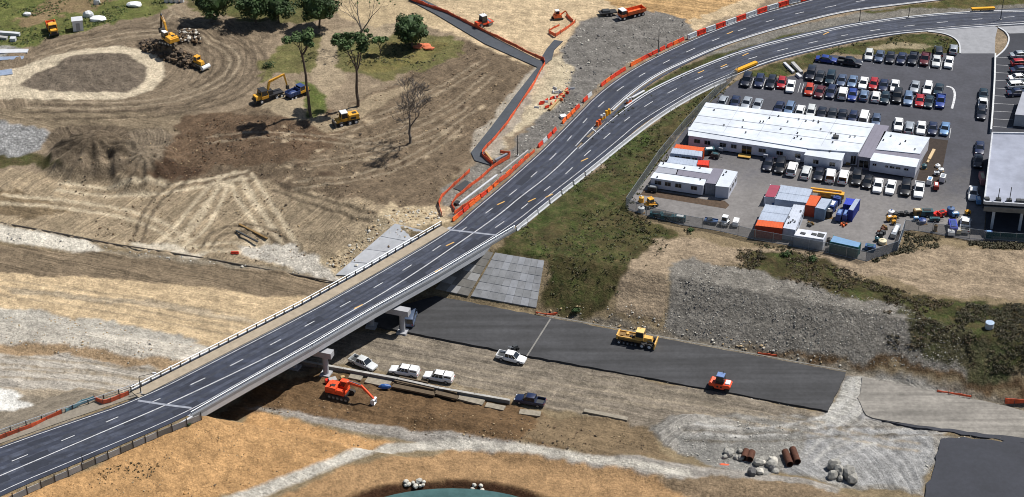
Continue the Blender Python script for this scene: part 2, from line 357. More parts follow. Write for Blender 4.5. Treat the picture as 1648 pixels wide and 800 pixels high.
# motorway floor
reg([(560, 530), (680, 535), (900, 580), (1335, 665), (1360, 600), (1700, 670), (1700, 720), (1420, 680), (1340, 720), (1060, 690), (880, 652), (560, 585), (400, 600)], rgb(138, 127, 112), .8, flow='cor', streak=.75)
reg([(330, 668), (420, 610), (560, 600), (880, 665), (1045, 690), (1050, 740), (800, 715), (600, 690), (420, 668)], rgb(118, 92, 62), 1.2, flow='cor', streak=.5, rock=.15)
reg([(860, 665), (990, 672), (1050, 690), (1090, 740), (980, 738), (850, 712)], rgb(132, 112, 84), 1.2, flow='cor', streak=.5)
reg([(1050, 690), (1075, 668), (1200, 668), (1340, 672), (1365, 610), (1420, 600), (1648, 660), (1700, 690), (1700, 720), (1500, 690), (1530, 705), (1505, 740), (1490, 800), (1300, 770), (1160, 745), (1080, 720)], rgb(158, 154, 147), 1.0, flow='loop', streak=.8, rock=.2)
reg([(1360, 604), (1648, 660), (1700, 670), (1700, 712), (1440, 680), (1372, 672)], rgb(130, 130, 133), .3, flow='cor', streak=.5)
reg([(880, 321), (944, 277), (1003, 232), (1090, 172), (1140, 146), (1100, 185), (1010, 255), (940, 315), (860, 375), (835, 372)], rgb(70, 84, 36), 1.6, grass=1)
reg([(1370, 605), (1410, 610), (1395, 650), (1370, 680), (1300, 690), (1330, 660)], rgb(178, 176, 170), .7, flow='loop', streak=.8)
reg([(1090, 700), (1290, 690), (1270, 745), (1230, 765), (1130, 745)], rgb(150, 148, 143), 1.0, rock=.35)
reg([(1300, 690), (1500, 690), (1490, 790), (1260, 760)], rgb(160, 160, 160), 1.0, flow='loop', streak=.5)
reg([(385, 655), (460, 662), (560, 680), (660, 690), (760, 700), (900, 728), (1120, 748), (1350, 782), (1350, 812), (1100, 790), (900, 755), (700, 715), (610, 700), (480, 675)], rgb(160, 154, 146), .4, flow='cor', streak=.5)
for ln in ([(560, 560), (700, 590), (900, 625), (1100, 655), (1300, 690), (1480, 720)], [(640, 545), (820, 590), (1000, 620), (1200, 655), (1330, 675)], [(560, 575), (700, 612), (850, 640), (1000, 668)]): track(ln, .6, rgb(166, 152, 130), .5, 2.2, 2)
for ln in ([(1385, 610), (1375, 650), (1330, 680), (1240, 695), (1120, 690)], [(1400, 612), (1395, 660), (1345, 700), (1300, 740)], [(1520, 690), (1420, 700), (1340, 730)]): track(ln, .7, rgb(186, 184, 180), .5, 2.2, 2)
for ln in ([(700, 560), (900, 605), (1100, 640), (1300, 672)], [(1100, 700), (1250, 705), (1400, 690), (1600, 700)]): track(ln, .5, rgb(112, 104, 92), .5, 2.2, 2)
for ln in ([(0, 470), (150, 490), (300, 520), (420, 540)], [(0, 455), (200, 480), (400, 515)], [(0, 580), (150, 590), (280, 612)], [(0, 600), (140, 606), (250, 622)]): track(ln, .5, rgb(150, 134, 108), .4, 2.2, 2)
# orange banks
reg([(-200, 920), (-40, 820), (335, 672), (400, 664), (480, 680), (600, 705), (640, 712), (480, 760), (350, 800), (250, 900)], rgb(190, 149, 100), .8, soft=1)
reg([(420, 810), (520, 765), (620, 735), (720, 724), (860, 735), (1100, 772), (1280, 800), (1300, 900), (300, 900)], rgb(172, 138, 98), .8, soft=1)
reg([(1050, 765), (1200, 765), (1400, 800), (1600, 850), (1300, 860), (1100, 800)], rgb(150, 128, 100), .8, rock=.3)
reg([(330, 812), (430, 775), (540, 735), (620, 714), (720, 708), (860, 716), (1010, 740), (1110, 755), (1110, 768), (1000, 752), (850, 730), (720, 723), (640, 728), (540, 752), (420, 800), (380, 830)], rgb(200, 194, 182), .12, flow='cor', streak=.3)
def ring(c, rx, ry, n=48): return [(c.x+rx*math.cos(2*math.pi*i/n), c.y+ry*math.sin(2*math.pi*i/n)) for i in range(n)]
REG.append((ring(POND, 21.2, 13.4), rgb(78, 54, 38), .10, {}))
# car park yard
reg([(1490, 222), (1528, 225), (1512, 295), (1478, 292)], rgb(52, 44, 40), .4)
reg([(1190, 118), (1240, 103), (1330, 78), (1450, 56), (1500, 54), (1540, 62), (1545, 86), (1400, 90), (1340, 86), (1300, 110), (1270, 120), (1200, 128)], rgb(84, 80, 38), .8, grass=1)
reg([(1395, 76), (1440, 68), (1500, 72), (1490, 80), (1410, 82)], rgb(165, 150, 120), 1.2, grass=.3)
reg([(940, 238), (1000, 182), (1060, 140), (1130, 106), (1215, 74), (1230, 66), (1180, 78), (1100, 105), (1010, 160)], rgb(70, 70, 38), .3, grass=.9)
reg([(1120, 95), (1160, 77), (1250, 48), (1400, 16), (1520, 2), (1700, -30), (1700, 14), (1560, 17), (1400, 34), (1260, 62), (1190, 78)], rgb(132, 128, 120), .4, rock=.3)
reg([(1225, 72), (1260, 58), (1400, 34), (1430, 32), (1330, 52), (1250, 69)], rgb(84, 84, 46), .4, grass=.8)
reg([(1390, 18), (1500, 3), (1700, -20), (1700, 8), (1560, 10), (1450, 14), (1400, 20)], rgb(104, 92, 50), .8, grass=.8)

def build_ground():
    def axis(a, b, st, far0, far1):
        inner = list(np.arange(a, b+st, st)); out = []; s = st; x = inner[-1]
        while x < far1: s *= 1.25; x += s; out.append(x)
        pre = []; s = st; x = inner[0]
        while x > far0: s *= 1.25; x -= s; pre.append(x)
        return np.array(pre[::-1]+inner+out)
    xs = axis(-138, 138, .34, -3500, 3500); ys = axis(224, 432, .34, -1500, 6000)
    X, Y = np.meshgrid(xs, ys); nx, ny = len(xs), len(ys); x = X.ravel(); y = Y.ravel()
    near = (np.abs(x) < 150) & (y > 210) & (y < 450)
    z = hgt(x, y)
    n = len(x)
    col = np.tile(np.array(rgb(140, 125, 100)), (n, 1)); gr = np.zeros(n); rk = np.zeros(n); st = np.zeros(n)
    w1x = fbm(x, y, 7, 4, 3)-.5; w1y = fbm(x, y, 7, 4, 9)-.5; w2x = fbm(x, y, 1.6, 3, 31)-.5; w2y = fbm(x, y, 1.6, 3, 57)-.5
    fu = (x*DV.x+y*DV.y)+6*w1x; fv = (x*NV.x+y*NV.y)+1.2*w1y
    yc = Vector((.62, .78)); yu = x*yc.x+y*yc.y; yv = -x*yc.y+y*yc.x+6*(fbm(x, y, 26, 3, 5)-.5)
    def polar(px, py, z=0, k=1.0):
        c = P(px, py, z); dx = x-c.x; dy = (y-c.y)*k
        return np.arctan2(dy, dx)*14, np.hypot(dx, dy)+1.6*w1x
    FLOW = {'cor': (fu, fv), 'yard': (yu, yv), 'swirl': polar(225, 108, 0, .8), 'mound': polar(150, 190), 'mound2': polar(190, 215), 'loop': polar(1240, 800, FL)}
    U = fu.copy(); V = fv.copy()
    for poly, c, wob, k in REG:
        px = x+w1x*4.0*wob+w2x*1.6*wob; py = y+w1y*4.0*wob+w2y*1.6*wob
        a = np.array(poly)
        bb = (px > a[:, 0].min()) & (px < a[:, 0].max()) & (py > a[:, 1].min()) & (py < a[:, 1].max()) & near
        idx = np.nonzero(bb)[0]
        ins = idx[inpoly(px[idx], py[idx], poly)]
        col[ins] = c; gr[ins] = k.get('grass', 0); rk[ins] = k.get('rock', 0); st[ins] = k.get('streak', 0)
        if 'flow' in k: U[ins] = FLOW[k['flow']][0][ins]; V[ins] = FLOW[k['flow']][1][ins]
    # pavement masks: terrain flat and a little lower there
    dr = np.full(n, 99.0); i = np.nonzero(near)[0]
    onb = ((x*NV.x+y*NV.y) > ABC-2) & (z < -.01)
    dr[i] = np.minimum(np.minimum(sdist(x[i], y[i], ROADP), sdist(x[i], y[i], LOTP)), sdist(x[i], y[i], RLOTP)); dr[i] = np.minimum(dr[i], sdist(x[i], y[i], [tuple(P(a, b)[:2]) for a, b in [(1490, 48), (1540, 42), (1700, 34), (1700, 60), (1620, 100), (1540, 90)]]))
    dp = np.full(n, 99.0); dp[i] = segdist(x[i], y[i], [tuple(P(a, b)[:2]) for a, b in [(660, -4), (710, 20), (790, 66), (870, 104), (842, 146), (800, 205), (767, 243), (778, 256), (792, 264)]]); dp[i] = np.minimum(dp[i], segdist(x[i], y[i], [tuple(P(a, b)[:2]) for a, b in [(870, 102), (885, 85), (900, 66)]]))
    dr = np.minimum(dr, dp-2.2)
    flat = np.clip(dr/1.5, 0, 1); flat = np.where((z < -1.0), 1, flat)
    padd = np.full(n, 99.0); padd[i] = sdist(x[i], y[i], PADP)
    padd[i] = np.minimum(padd[i], sdist(x[i], y[i], [tuple(P(a, b, FL)[:2]) for a, b in [(1385, 606), (1740, 680), (1740, 716), (1500, 688), (1392, 668)]]))
    flat = np.minimum(flat, np.clip(padd/1.2, 0, 1))
    rough = .28+.25*(st > .45)+.3*(rk > .6)
    z = z+flat*(rough*(fbm(x, y, 5, 5, 77)-.5)*1.5+.30*(fbm(x, y, 1.3, 3, 41)-.5)) - .10*(1-flat)
    dk = col < np.array([1, 1, 1])*0.16
    clod = (col[:, 0] < .16) & (col[:, 0] > .07) & (gr < .1) & (flat > .9)
    z = z+np.where(clod, .55*(fbm(x, y, 1.5, 2, 88)-.5), 0)
    tr = st*flat*(vnoise(U*.03, V*1.1, 5)-.5)*.55            # wheel ruts
    z = z+tr
    co = np.stack([x, y, z], 1).astype(np.float32)
    me = bpy.data.meshes.new('ground'); me.vertices.add(n); me.vertices.foreach_set('co', co.ravel())
    ii = np.arange(nx*ny).reshape(ny, nx); q = np.stack([ii[:-1, :-1], ii[:-1, 1:], ii[1:, 1:], ii[1:, :-1]], -1).reshape(-1, 4)
    nf = len(q); me.loops.add(nf*4); me.loops.foreach_set('vertex_index', q.ravel().astype(np.int32))
    me.polygons.add(nf); me.polygons.foreach_set('loop_start', np.arange(0, nf*4, 4, dtype=np.int32))
    me.update(calc_edges=True); me.shade_smooth()
    def attr(nm, arr):
        a = me.attributes.new(nm, 'FLOAT', 'POINT'); a.data.foreach_set('value', arr.astype(np.float32))
    def blur(a):
        b = a.reshape(ny, nx); b = (b+np.roll(b, 1, 0)+np.roll(b, -1, 0)+np.roll(b, 1, 1)+np.roll(b, -1, 1))/5; return b.ravel()
    for c in range(3): col[:, c] = blur(col[:, c])
    a = me.attributes.new('Col', 'FLOAT_COLOR', 'POINT'); a.data.foreach_set('color', np.concatenate([col, np.ones((n, 1))], 1).astype(np.float32).ravel())
    attr('grass', blur(gr)); attr('rock', blur(rk)); attr('streak', blur(st))
    a = me.attributes.new('flow', 'FLOAT_VECTOR', 'POINT'); a.data.foreach_set('vector', np.stack([U, V, U*0], 1).astype(np.float32).ravel())
    o = bpy.data.objects.new('ground', me); COL.objects.link(o); o['kind'] = 'structure'
    # material
    m = bpy.data.materials.new('earth'); m.use_nodes = True; N = m.node_tree; L = N.links; b = N.nodes['Principled BSDF']
    b.inputs['Roughness'].default_value = .95; b.inputs['Specular IOR Level'].default_value = .15
    def A(nm):
        a = N.nodes.new('ShaderNodeAttribute'); a.attribute_name = nm; return a
    geo = N.nodes.new('ShaderNodeNewGeometry')
    def noise(sc, det=6, vec=None, ro=.6, dist=0):
        t = N.nodes.new('ShaderNodeTexNoise'); t.inputs['Scale'].default_value = sc; t.inputs['Detail'].default_value = det; t.inputs['Roughness'].default_value = ro
        t.inputs['Distortion'].default_value = dist
        L.new(vec if vec is not None else geo.outputs['Position'], t.inputs['Vector']); return t.outputs['Fac']
    def M(op, p, q, r=None):
        t = N.nodes.new('ShaderNodeMath'); t.operation = op
        for k, v in enumerate((p, q, r)):
            if v is None: continue
            if isinstance(v, (int, float)): t.inputs[k].default_value = v
            else: L.new(v, t.inputs[k])
        return t.outputs[0]
    def MR(v, a0, a1, b0, b1):
        t = N.nodes.new('ShaderNodeMapRange'); L.new(v, t.inputs[0])
        for k, q in enumerate((a0, a1, b0, b1)): t.inputs[k+1].default_value = q
        return t.outputs[0]
    fl = A('flow').outputs['Vector']; mp = N.nodes.new('ShaderNodeMapping'); L.new(fl, mp.inputs[0]); mp.inputs['Scale'].default_value = (.035, 1.0, 1)
    s1 = noise(2.1, 6, mp.outputs[0], .6, .3)
    mp2 = N.nodes.new('ShaderNodeMapping'); L.new(fl, mp2.inputs[0]); mp2.inputs['Scale'].default_value = (.02, .28, 1)
    s2 = noise(1.0, 4, mp2.outputs[0], .6, .5)
    sk = A('streak').outputs['Fac']
    fstreak = M('ADD', 1, M('MULTIPLY', sk, M('ADD', MR(s1, .32, .68, -.36, .34), MR(s2, .35, .65, -.16, .20))))
    fine = MR(noise(2.2, 8, None, .75), .3, .7, .60, 1.36)
    medn = MR(noise(.22, 5, None, .6), .35, .65, .86, 1.14)
    spk = MR(noise(1.1, 3, None, .5, 1.5), .28, .36, .62, 1.0)      # dark clods
    lite = MR(noise(1.6, 2, None, .5, 1.2), .68, .74, 1.0, 1.35)     # pale stones
    ptc = MR(noise(.42, 9, None, .78, .6), .43, .57, .82, 1.14)
    scr = M('ADD', 1, M('MULTIPLY', MR(s1, .60, .70, 0, .34), MR(noise(.12, 3), .45, .6, 0, 1)))
    f = M('MULTIPLY', M('MULTIPLY', M('MULTIPLY', fstreak, M('MULTIPLY', ptc, scr)), fine), M('MULTIPLY', medn, M('MULTIPLY', spk, lite)))
    vo = N.nodes.new('ShaderNodeTexVoronoi'); vo.inputs['Scale'].default_value = 1.5; L.new(geo.outputs['Position'], vo.inputs['Vector'])
    sp = N.nodes.new('ShaderNodeSeparateColor'); L.new(vo.outputs['Color'], sp.inputs[0])
    vr = MR(sp.outputs[0], 0, 1, .52, 1.45)
    vd = MR(vo.outputs['Distance'], .15, .62, 1.1, .55)
    rkf = A('rock').outputs['Fac']
    rf = M('ADD', 1, M('MULTIPLY', rkf, M('SUBTRACT', M('MULTIPLY', vr, vd), 1)))
    f = M('MULTIPLY', f, rf)
    sc = N.nodes.new('ShaderNodeVectorMath'); sc.operation = 'SCALE'; L.new(A('Col').outputs['Color'], sc.inputs[0]); L.new(f, sc.inputs['Scale'])
    # grass: mix of greens
    cr = N.nodes.new('ShaderNodeValToRGB'); e = cr.color_ramp.elements
    e[0].position = .3; e[0].color = (.026, .034, .012, 1); e[1].position = .72; e[1].color = (.16, .125, .06, 1)
    x1 = cr.color_ramp.elements.new(.46); x1.color = (.048, .074, .018, 1); x2 = cr.color_ramp.elements.new(.6); x2.color = (.085, .076, .034, 1)
    L.new(noise(.55, 7, None, .7), cr.inputs[0])
    gm = M('MULTIPLY', A('grass').outputs['Fac'], MR(noise(.3, 6, None, .68), .38, .56, 0.35, 1.0))
    gbig = N.nodes.new('ShaderNodeMix'); gbig.data_type = 'RGBA'; L.new(MR(noise(.10, 5, None, .65), .42, .62, 0, .6), gbig.inputs[0]); L.new(cr.outputs[0], gbig.inputs[6]); gbig.inputs[7].default_value = (.085, .062, .035, 1)
    gsc = N.nodes.new('ShaderNodeVectorMath'); gsc.operation = 'SCALE'; L.new(gbig.outputs[2], gsc.inputs[0]); L.new(M('MULTIPLY', fine, M('MULTIPLY', ptc, MR(noise(.25, 4), .35, .65, .6, 1.3))), gsc.inputs['Scale'])
    mx = N.nodes.new('ShaderNodeMix'); mx.data_type = 'RGBA'; L.new(gm, mx.inputs[0]); L.new(sc.outputs[0], mx.inputs[6]); L.new(gsc.outputs[0], mx.inputs[7])
    L.new(mx.outputs[2], b.inputs['Base Color'])
    bh = M('ADD', noise(1.6, 8, None, .7), M('MULTIPLY', M('MULTIPLY', rkf, vd), .6))
    bh = M('ADD', bh, M('MULTIPLY', s1, M('MULTIPLY', sk, .8)))
    bp = N.nodes.new('ShaderNodeBump'); bp.inputs['Strength'].default_value = .85; bp.inputs['Distance'].default_value = .5
    L.new(bh, bp.inputs['Height']); L.new(bp.outputs[0], b.inputs['Normal'])
    me.materials.append(m)
PADP = [tuple(P(x, y, FL)[:2]) for x, y in [(560, 515), (700, 476), (870, 505), (1362, 598), (1332, 662), (880, 578), (668, 540)]]
build_ground()
# ---------------- paved surfaces ----------------
def asphalt(name, c, var=.12, streak=None, crack=True, rough=.85):
    m = mat(name, c, rough, 0, var, 1.2, .15, var2=.14, scale2=.18)
    if streak is not None:
        N = m.node_tree; b = N.nodes['Principled BSDF']; src = b.inputs['Base Color'].links[0].from_socket
        g = N.nodes.new('ShaderNodeNewGeometry'); mp = N.nodes.new('ShaderNodeMapping'); mp.inputs['Rotation'].default_value = (0, 0, -streak); mp.inputs['Scale'].default_value = (.035, .8, 1)
        N.links.new(g.outputs['Position'], mp.inputs[0])
        n = N.nodes.new('ShaderNodeTexNoise'); n.inputs['Scale'].default_value = 1; n.inputs['Detail'].default_value = 5
        N.links.new(mp.outputs[0], n.inputs['Vector'])
        r = N.nodes.new('ShaderNodeMapRange'); r.inputs[1].default_value = .3; r.inputs[2].default_value = .7; r.inputs[3].default_value = .72; r.inputs[4].default_value = 1.32
        N.links.new(n.outputs['Fac'], r.inputs[0])
        s = N.nodes.new('ShaderNodeVectorMath'); s.operation = 'SCALE'; N.links.new(src, s.inputs[0]); N.links.new(r.outputs[0], s.inputs['Scale'])
        N.links.new(s.outputs[0], b.inputs['Base Color'])
    return m
M_ROAD = asphalt('road asphalt', (.024, .030, .050), .22, math.atan2(56, 52))
M_LOT = asphalt('car park asphalt', (.048, .050, .064), .18)
M_PAD = asphalt('fresh asphalt', (.036, .037, .041), .2, math.atan2(-.312, .95))
M_DPAD = asphalt('dark asphalt', (.026, .029, .040), .14)
M_LINE = mat('road paint', (.50, .51, .53), .7, 0, .45, 2.2)
M_OLINE = mat('orange road marker', (.62, .36, .10), .7, 0, .2, 3)
M_CONC = mat('concrete', rgb(176, 176, 176), .85, 0, .14, 1.2, .1, var2=.08)
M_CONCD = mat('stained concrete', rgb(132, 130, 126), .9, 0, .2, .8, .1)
M_CONCL = mat('pale concrete', rgb(205, 208, 214), .8, 0, .10, 1)
M_STEEL = mat('galvanised steel', (.33, .36, .40), .45, .6, .1, 2)
M_DARKS = mat('dark steel', (.05, .055, .06), .6, .3, .1, 2)
def sheet(name, pts, z, m, holes=None):
    b = MB(); n = len(pts); b.add([(p[0], p[1], z) for p in pts], [tuple(range(n))])
    o = b.build(name, m)
    if o.data.polygons[0].normal.z < 0: o.data.flip_normals()
    return setting(o)
def resample(pts, step, closed=False):
    pts = [Vector(p) for p in pts]; out = [pts[0]]; 
    for a, b in zip(pts, pts[1:]):
        k = max(1, round((b-a).length/step))
        for i in range(1, k+1): out.append(a.lerp(b, i/k))
    return out
def smoothline(pts, it=2):
    p = [Vector(a) for a in pts]
    for _ in range(it):
        q = [p[0]]
        for a, b in zip(p, p[1:]): q += [a.lerp(b, .25), a.lerp(b, .75)]
        q.append(p[-1]); p = q
    return p
eL = smoothline(W2(EL)); eR = smoothline(W2(ER)); mU = smoothline(W2(MU)); mL = smoothline(W2(ML))
iA = [i for i, p in enumerate(eL) if True]
sheet('road', [p for p in eL]+[p for p in mU[::-1]]+[p for p in mL]+[p for p in eR[::-1]], .02, M_ROAD)
def stripe(b, pts, w, z, m=0):
    pts = [Vector(p) for p in pts]; Lp = []; Rp = []
    for i, p in enumerate(pts):
        a = pts[max(i-1, 0)]; c = pts[min(i+1, len(pts)-1)]; d = (c-a); nn = Vector((-d.y, d.x, 0)).normalized()*w/2
        Lp.append(p+nn); Rp.append(p-nn)
    for i in range(len(pts)-1):
        b.add([(Rp[i].x, Rp[i].y, z), (Rp[i+1].x, Rp[i+1].y, z), (Lp[i+1].x, Lp[i+1].y, z), (Lp[i].x, Lp[i].y, z)], [(0, 1, 2, 3)], m)
def dashes(b, pts, w, z, on, off, m=0, phase=0, jit=0):
    pts = resample(pts, .8); s = -phase; cur = []
    for a, c in zip(pts, pts[1:]):
        t = s % (on+off)
        if s >= 0 and t < on: cur.append(a)
        else:
            if len(cur) > 1: stripe(b, cur, w, z, m)
            cur = []
        s += (c-a).length
    if len(cur) > 1: stripe(b, cur, w, z, m)
def offs(pts, d):
    pts = [Vector(p) for p in pts]; out = []
    for i, p in enumerate(pts):
        a = pts[max(i-1, 0)]; c = pts[min(i+1, len(pts)-1)]; q = c-a; out.append(p+Vector((-q.y, q.x, 0)).normalized()*d)
    return out
M_WORN = mat('worn asphalt', (.037, .044, .066), .8, 0, .4, .9, .1, var2=.3, scale2=.25); M_PATCH = mat('asphalt patch', (.020, .0245, .039), .9, 0, .2, 1.2)
wb = MB(); wb_n = []
for line, ds in ((eL, (-1.7, -3.3, -5.4, -7.0)), (eR, (2.6, 4.2, 6.2, 7.8)), (mL, (-2.2, -3.8, -5.9, -7.4))):
    for d_ in ds: zz_ = .022+.0011*len(wb_n); wb_n.append(1); stripe(wb, resample(offs(line[3:-3] if line is not mL else line[int(len(line)*.2):-2], d_), 3), .62, zz_)
setting(wb.build('wheel_worn_lanes', M_WORN))
pb = MB(); rr = random.Random(2)
for k in range(26):
    i = rr.randrange(4, int(len(eL)*.55)); p = offs(eL, -rr.uniform(1.5, 9))[i]; q = eL[i+1]-eL[i]; q = q.normalized(); stripe(pb, [p, p+q*rr.uniform(2, 7)], rr.uniform(.7, 1.8), .0360+.0004*k)
setting(pb.build('asphalt_patches', M_PATCH))
mk = MB()
CLN = smoothline(W2([(-120, 817), (0, 766), (195, 683), (268, 652), (419, 581), (500, 538), (637, 461), (764, 374), (811, 340), (830, 323), (887, 280), (929, 238)]))
stripe(mk, CLN, .2, .052); 
stripe(mk, offs(eL, -.45), .14, .052); stripe(mk, offs(mU, .4), .17, .052); stripe(mk, offs(mL, -.4), .17, .052); stripe(mk, offs(eR, 1.0), .14, .052)
R1 = smoothline(W2([(-60, 776), (15, 744), (94, 712), (182, 675), (255, 643), (328, 610), (395, 577), (529, 505), (636, 444), (706, 398), (813, 321), (861, 280), (894, 249), (924, 214), (950, 185), (978, 158), (1010, 134), (1050, 111), (1095, 88), (1139, 69), (1189, 49), (1244, 32), (1294, 19), (1362, 6), (1440, -8)]))
R2 = smoothline(W2([(785, 375), (827, 346), (868, 313), (906, 285), (939, 252), (970, 225), (1002, 197), (1042, 168), (1082, 146), (1133, 122), (1182, 102), (1240, 85), (1292, 72), (1357, 57), (1418, 47), (1487, 39), (1557, 32), (1650, 26)]))
dashes(mk, R1, .17, .052, 3.4, 5.0, 0); dashes(mk, R2, .17, .052, 3.4, 5.0, 0, 2)
# gore end bar and joints
stripe(mk, W2([(952, 206), (959, 212)]), .25, .032)
setting(mk.build('road_markings', M_LINE))
ok = MB()
for (x, y) in [(718, 396), (850, 325), (878, 318), (935, 260), (1123, 118), (1160, 108), (1195, 90), (800, 330), (1170, 55), (1325, 56), (700, 438), (570, 497)]:
    a = P(x, y); stripe(ok, [a, a+Vector((1.5, 1.3, 0))], .25, .056)
setting(ok.build('worn_road_markings', M_OLINE))
# bridge expansion joints
j = MB(); stripe(j, W2([(222, 645), (268, 652), (308, 657)]), .5, .060); stripe(j, W2([(722, 370), (800, 379)]), .5, .060)
setting(j.build('expansion_joint_strips', mat('joint concrete', rgb(150, 155, 168), .8)))
# kerbs along the roads
kb = MB()
for line in (offs(mU, -.15)[int(len(mU)*.16):], offs(mL, .15)[int(len(mL)*.20):]):
    kb.bar([p+Vector((0, 0, .0)) for p in line], .32, .14)
kb.bar(offs(eR, -.15)[int(len(eR)*.62):], .3, .14)
kb.bar(smoothline(W2([(1493, 51), (1520, 54), (1538, 62), (1545, 72), (1545, 86)])), .3, .14)
kb.bar(smoothline(W2([(1606, 44), (1620, 52), (1625, 64), (1618, 80), (1602, 93)])), .35, .16)
setting(kb.build('kerb', M_CONCL))
stk = MB(); stripe(stk, smoothline(W2([(1523, 139), (1533, 141), (1537, 150), (1536, 160), (1532, 175)])), .5, .05)
setting(stk.build('car_park_island_edge', M_LINE))
# shoulder strip on the left of the bridge and approach is on the bridge; car park
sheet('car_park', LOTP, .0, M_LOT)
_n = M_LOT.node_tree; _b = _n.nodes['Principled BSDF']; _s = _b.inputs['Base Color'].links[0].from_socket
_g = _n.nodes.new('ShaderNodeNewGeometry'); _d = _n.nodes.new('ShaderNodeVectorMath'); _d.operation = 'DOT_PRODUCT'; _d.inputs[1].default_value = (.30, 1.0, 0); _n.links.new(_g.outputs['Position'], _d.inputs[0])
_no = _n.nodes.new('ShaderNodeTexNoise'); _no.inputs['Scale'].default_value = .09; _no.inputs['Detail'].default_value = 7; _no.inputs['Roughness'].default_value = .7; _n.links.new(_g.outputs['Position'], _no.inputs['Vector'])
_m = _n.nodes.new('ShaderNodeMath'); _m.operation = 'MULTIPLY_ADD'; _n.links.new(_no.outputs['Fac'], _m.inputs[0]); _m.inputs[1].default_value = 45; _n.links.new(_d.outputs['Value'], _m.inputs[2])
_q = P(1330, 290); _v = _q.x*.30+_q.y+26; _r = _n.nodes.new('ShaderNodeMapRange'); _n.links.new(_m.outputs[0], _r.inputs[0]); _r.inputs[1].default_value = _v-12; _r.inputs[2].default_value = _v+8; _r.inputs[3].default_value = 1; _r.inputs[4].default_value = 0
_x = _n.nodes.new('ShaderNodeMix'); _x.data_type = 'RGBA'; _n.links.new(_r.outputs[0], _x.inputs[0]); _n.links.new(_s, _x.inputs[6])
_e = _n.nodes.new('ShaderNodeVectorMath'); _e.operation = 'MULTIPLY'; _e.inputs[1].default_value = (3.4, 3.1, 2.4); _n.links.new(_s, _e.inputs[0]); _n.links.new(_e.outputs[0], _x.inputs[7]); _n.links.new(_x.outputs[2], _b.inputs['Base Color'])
sheet('soil_bed', [p[:2] for p in W2([(1495, 222), (1526, 226), (1512, 296), (1474, 292), (1484, 262)])], .012, mat('dark soil', rgb(56, 46, 40), .95, 0, .3, 1.5, .3))
sheet('trench_soil', [p[:2] for p in W2([(1036, 306), (1060, 308), (1100, 314), (1134, 321), (1166, 323), (1174, 330), (1168, 336), (1120, 328), (1060, 318), (1030, 314)])], .012, mat('trench soil', rgb(84, 68, 54), .95, 0, .4, 1.5, .3))
sheet('car_park_entrance', [p[:2] for p in W2([(1495, 50), (1536, 45), (1600, 42), (1606, 44), (1602, 60), (1601, 86), (1545, 86), (1545, 72), (1536, 60), (1518, 53)])], .008, mat('entrance concrete', rgb(150, 152, 158), .85, 0, .16, .6))
sheet('footpath_by_lot', [p[:2] for p in W2([(1606, 43), (1700, 38), (1700, 52), (1625, 54), (1616, 49)])], .006, MC['entrance concrete'])
sheet('lower_lot', [p[:2] for p in W2([(1616, 53), (1720, 52), (1740, 400), (1584, 396), (1590, 300), (1599, 200), (1601, 92), (1623, 74), (1625, 62)])], -.02, M_DPAD)
# parking bay lines
pl = MB(); HD = (P(1513.5, 129)-P(1508.5, 140.5)); HD = Vector((.26, .966, 0)).normalized()
def bays(a, b, n, ln=4.6):
    A = P(*a); B = P(*b)
    for i in range(n+1):
        p = A.lerp(B, i/n); stripe(pl, [p, p+HD*ln], .11, .008)
bays((1388, 101), (1532, 114), 8); bays((1289, 150), (1503, 176), 12); bays((1208, 141), (1284, 149), 4)
bays((1436, 211), (1528, 222), 5, 4.4)
for i in range(11):
    a = P(1601-i*1.0, 92+i*12.4); stripe(pl, [a+Vector((.5, 0, 0)), a+Vector((4.9, -.5, 0))], .11, .0)
setting(pl.build('parking_bay_lines', mat('worn white paint', (.45, .46, .48), .8, 0, .3, 4)))
# motorway asphalt pad: a layer 0.3 m thick
def slab(name, px, z0, z1, m, jit=0):
    b = MB(); pts = resample([P(x, y, z1) for x, y in px+[px[0]]], 1.5)[:-1]
    rr = random.Random(3)
    if jit: pts = [p+Vector((rr.uniform(-jit, jit), rr.uniform(-jit, jit), 0)) for p in pts]
    b.prism([(p.x, p.y) for p in pts], z0, z1); return setting(b.build(name, m))
slab('motorway_asphalt', [(665, 536), (560, 515), (700, 476), (868, 508), (1362, 599), (1332, 661), (1120, 622), (870, 576)], FL-.3, FL+.30, M_PAD, .12)
jj = MB(); a = P(886, 513, FL+.31); b_ = P(848, 573, FL+.31); stripe(jj, [a, b_], .3, FL+.31)
setting(jj.build('pad_joint', M_CONCD))
eb = MB(); eb.bar(resample([P(866, 505, FL+.3), P(1362, 597, FL+.3)], 3), .22, .03); setting(eb.build('pad_edge_strip', M_CONCD))
slab('lower_dark_pad', [(1516, 706), (1540, 703), (1750, 722), (1750, 900), (1482, 815), (1500, 760)], FL-.3, FL+.24, M_DPAD, .35)
slab('drain_strip', [(1420, 677), (1500, 687), (1700, 712), (1700, 722), (1520, 694), (1440, 682)], FL-.3, FL+.22, M_DPAD, .2)
slab('grey_road_base', [(1388, 607), (1500, 629), (1648, 660), (1740, 680), (1740, 716), (1600, 702), (1500, 688), (1420, 676), (1392, 668), (1382, 640)], FL-.3, FL+.08, asphalt('grey road base', rgb(136, 132, 126), .25, math.atan2(-.312, .95)), .25)
dk = MB(); dk.path([G(x, y)+Vector((0, 0, .12)) for x, y in [(-40, 352), (40, 366), (110, 379), (180, 393), (260, 405), (340, 418), (460, 440), (550, 457)]], .14, 6); setting(dk.build('drain_edge', mat('dark drain edge', rgb(92, 84, 76), .9, 0, .3, 1.5)))
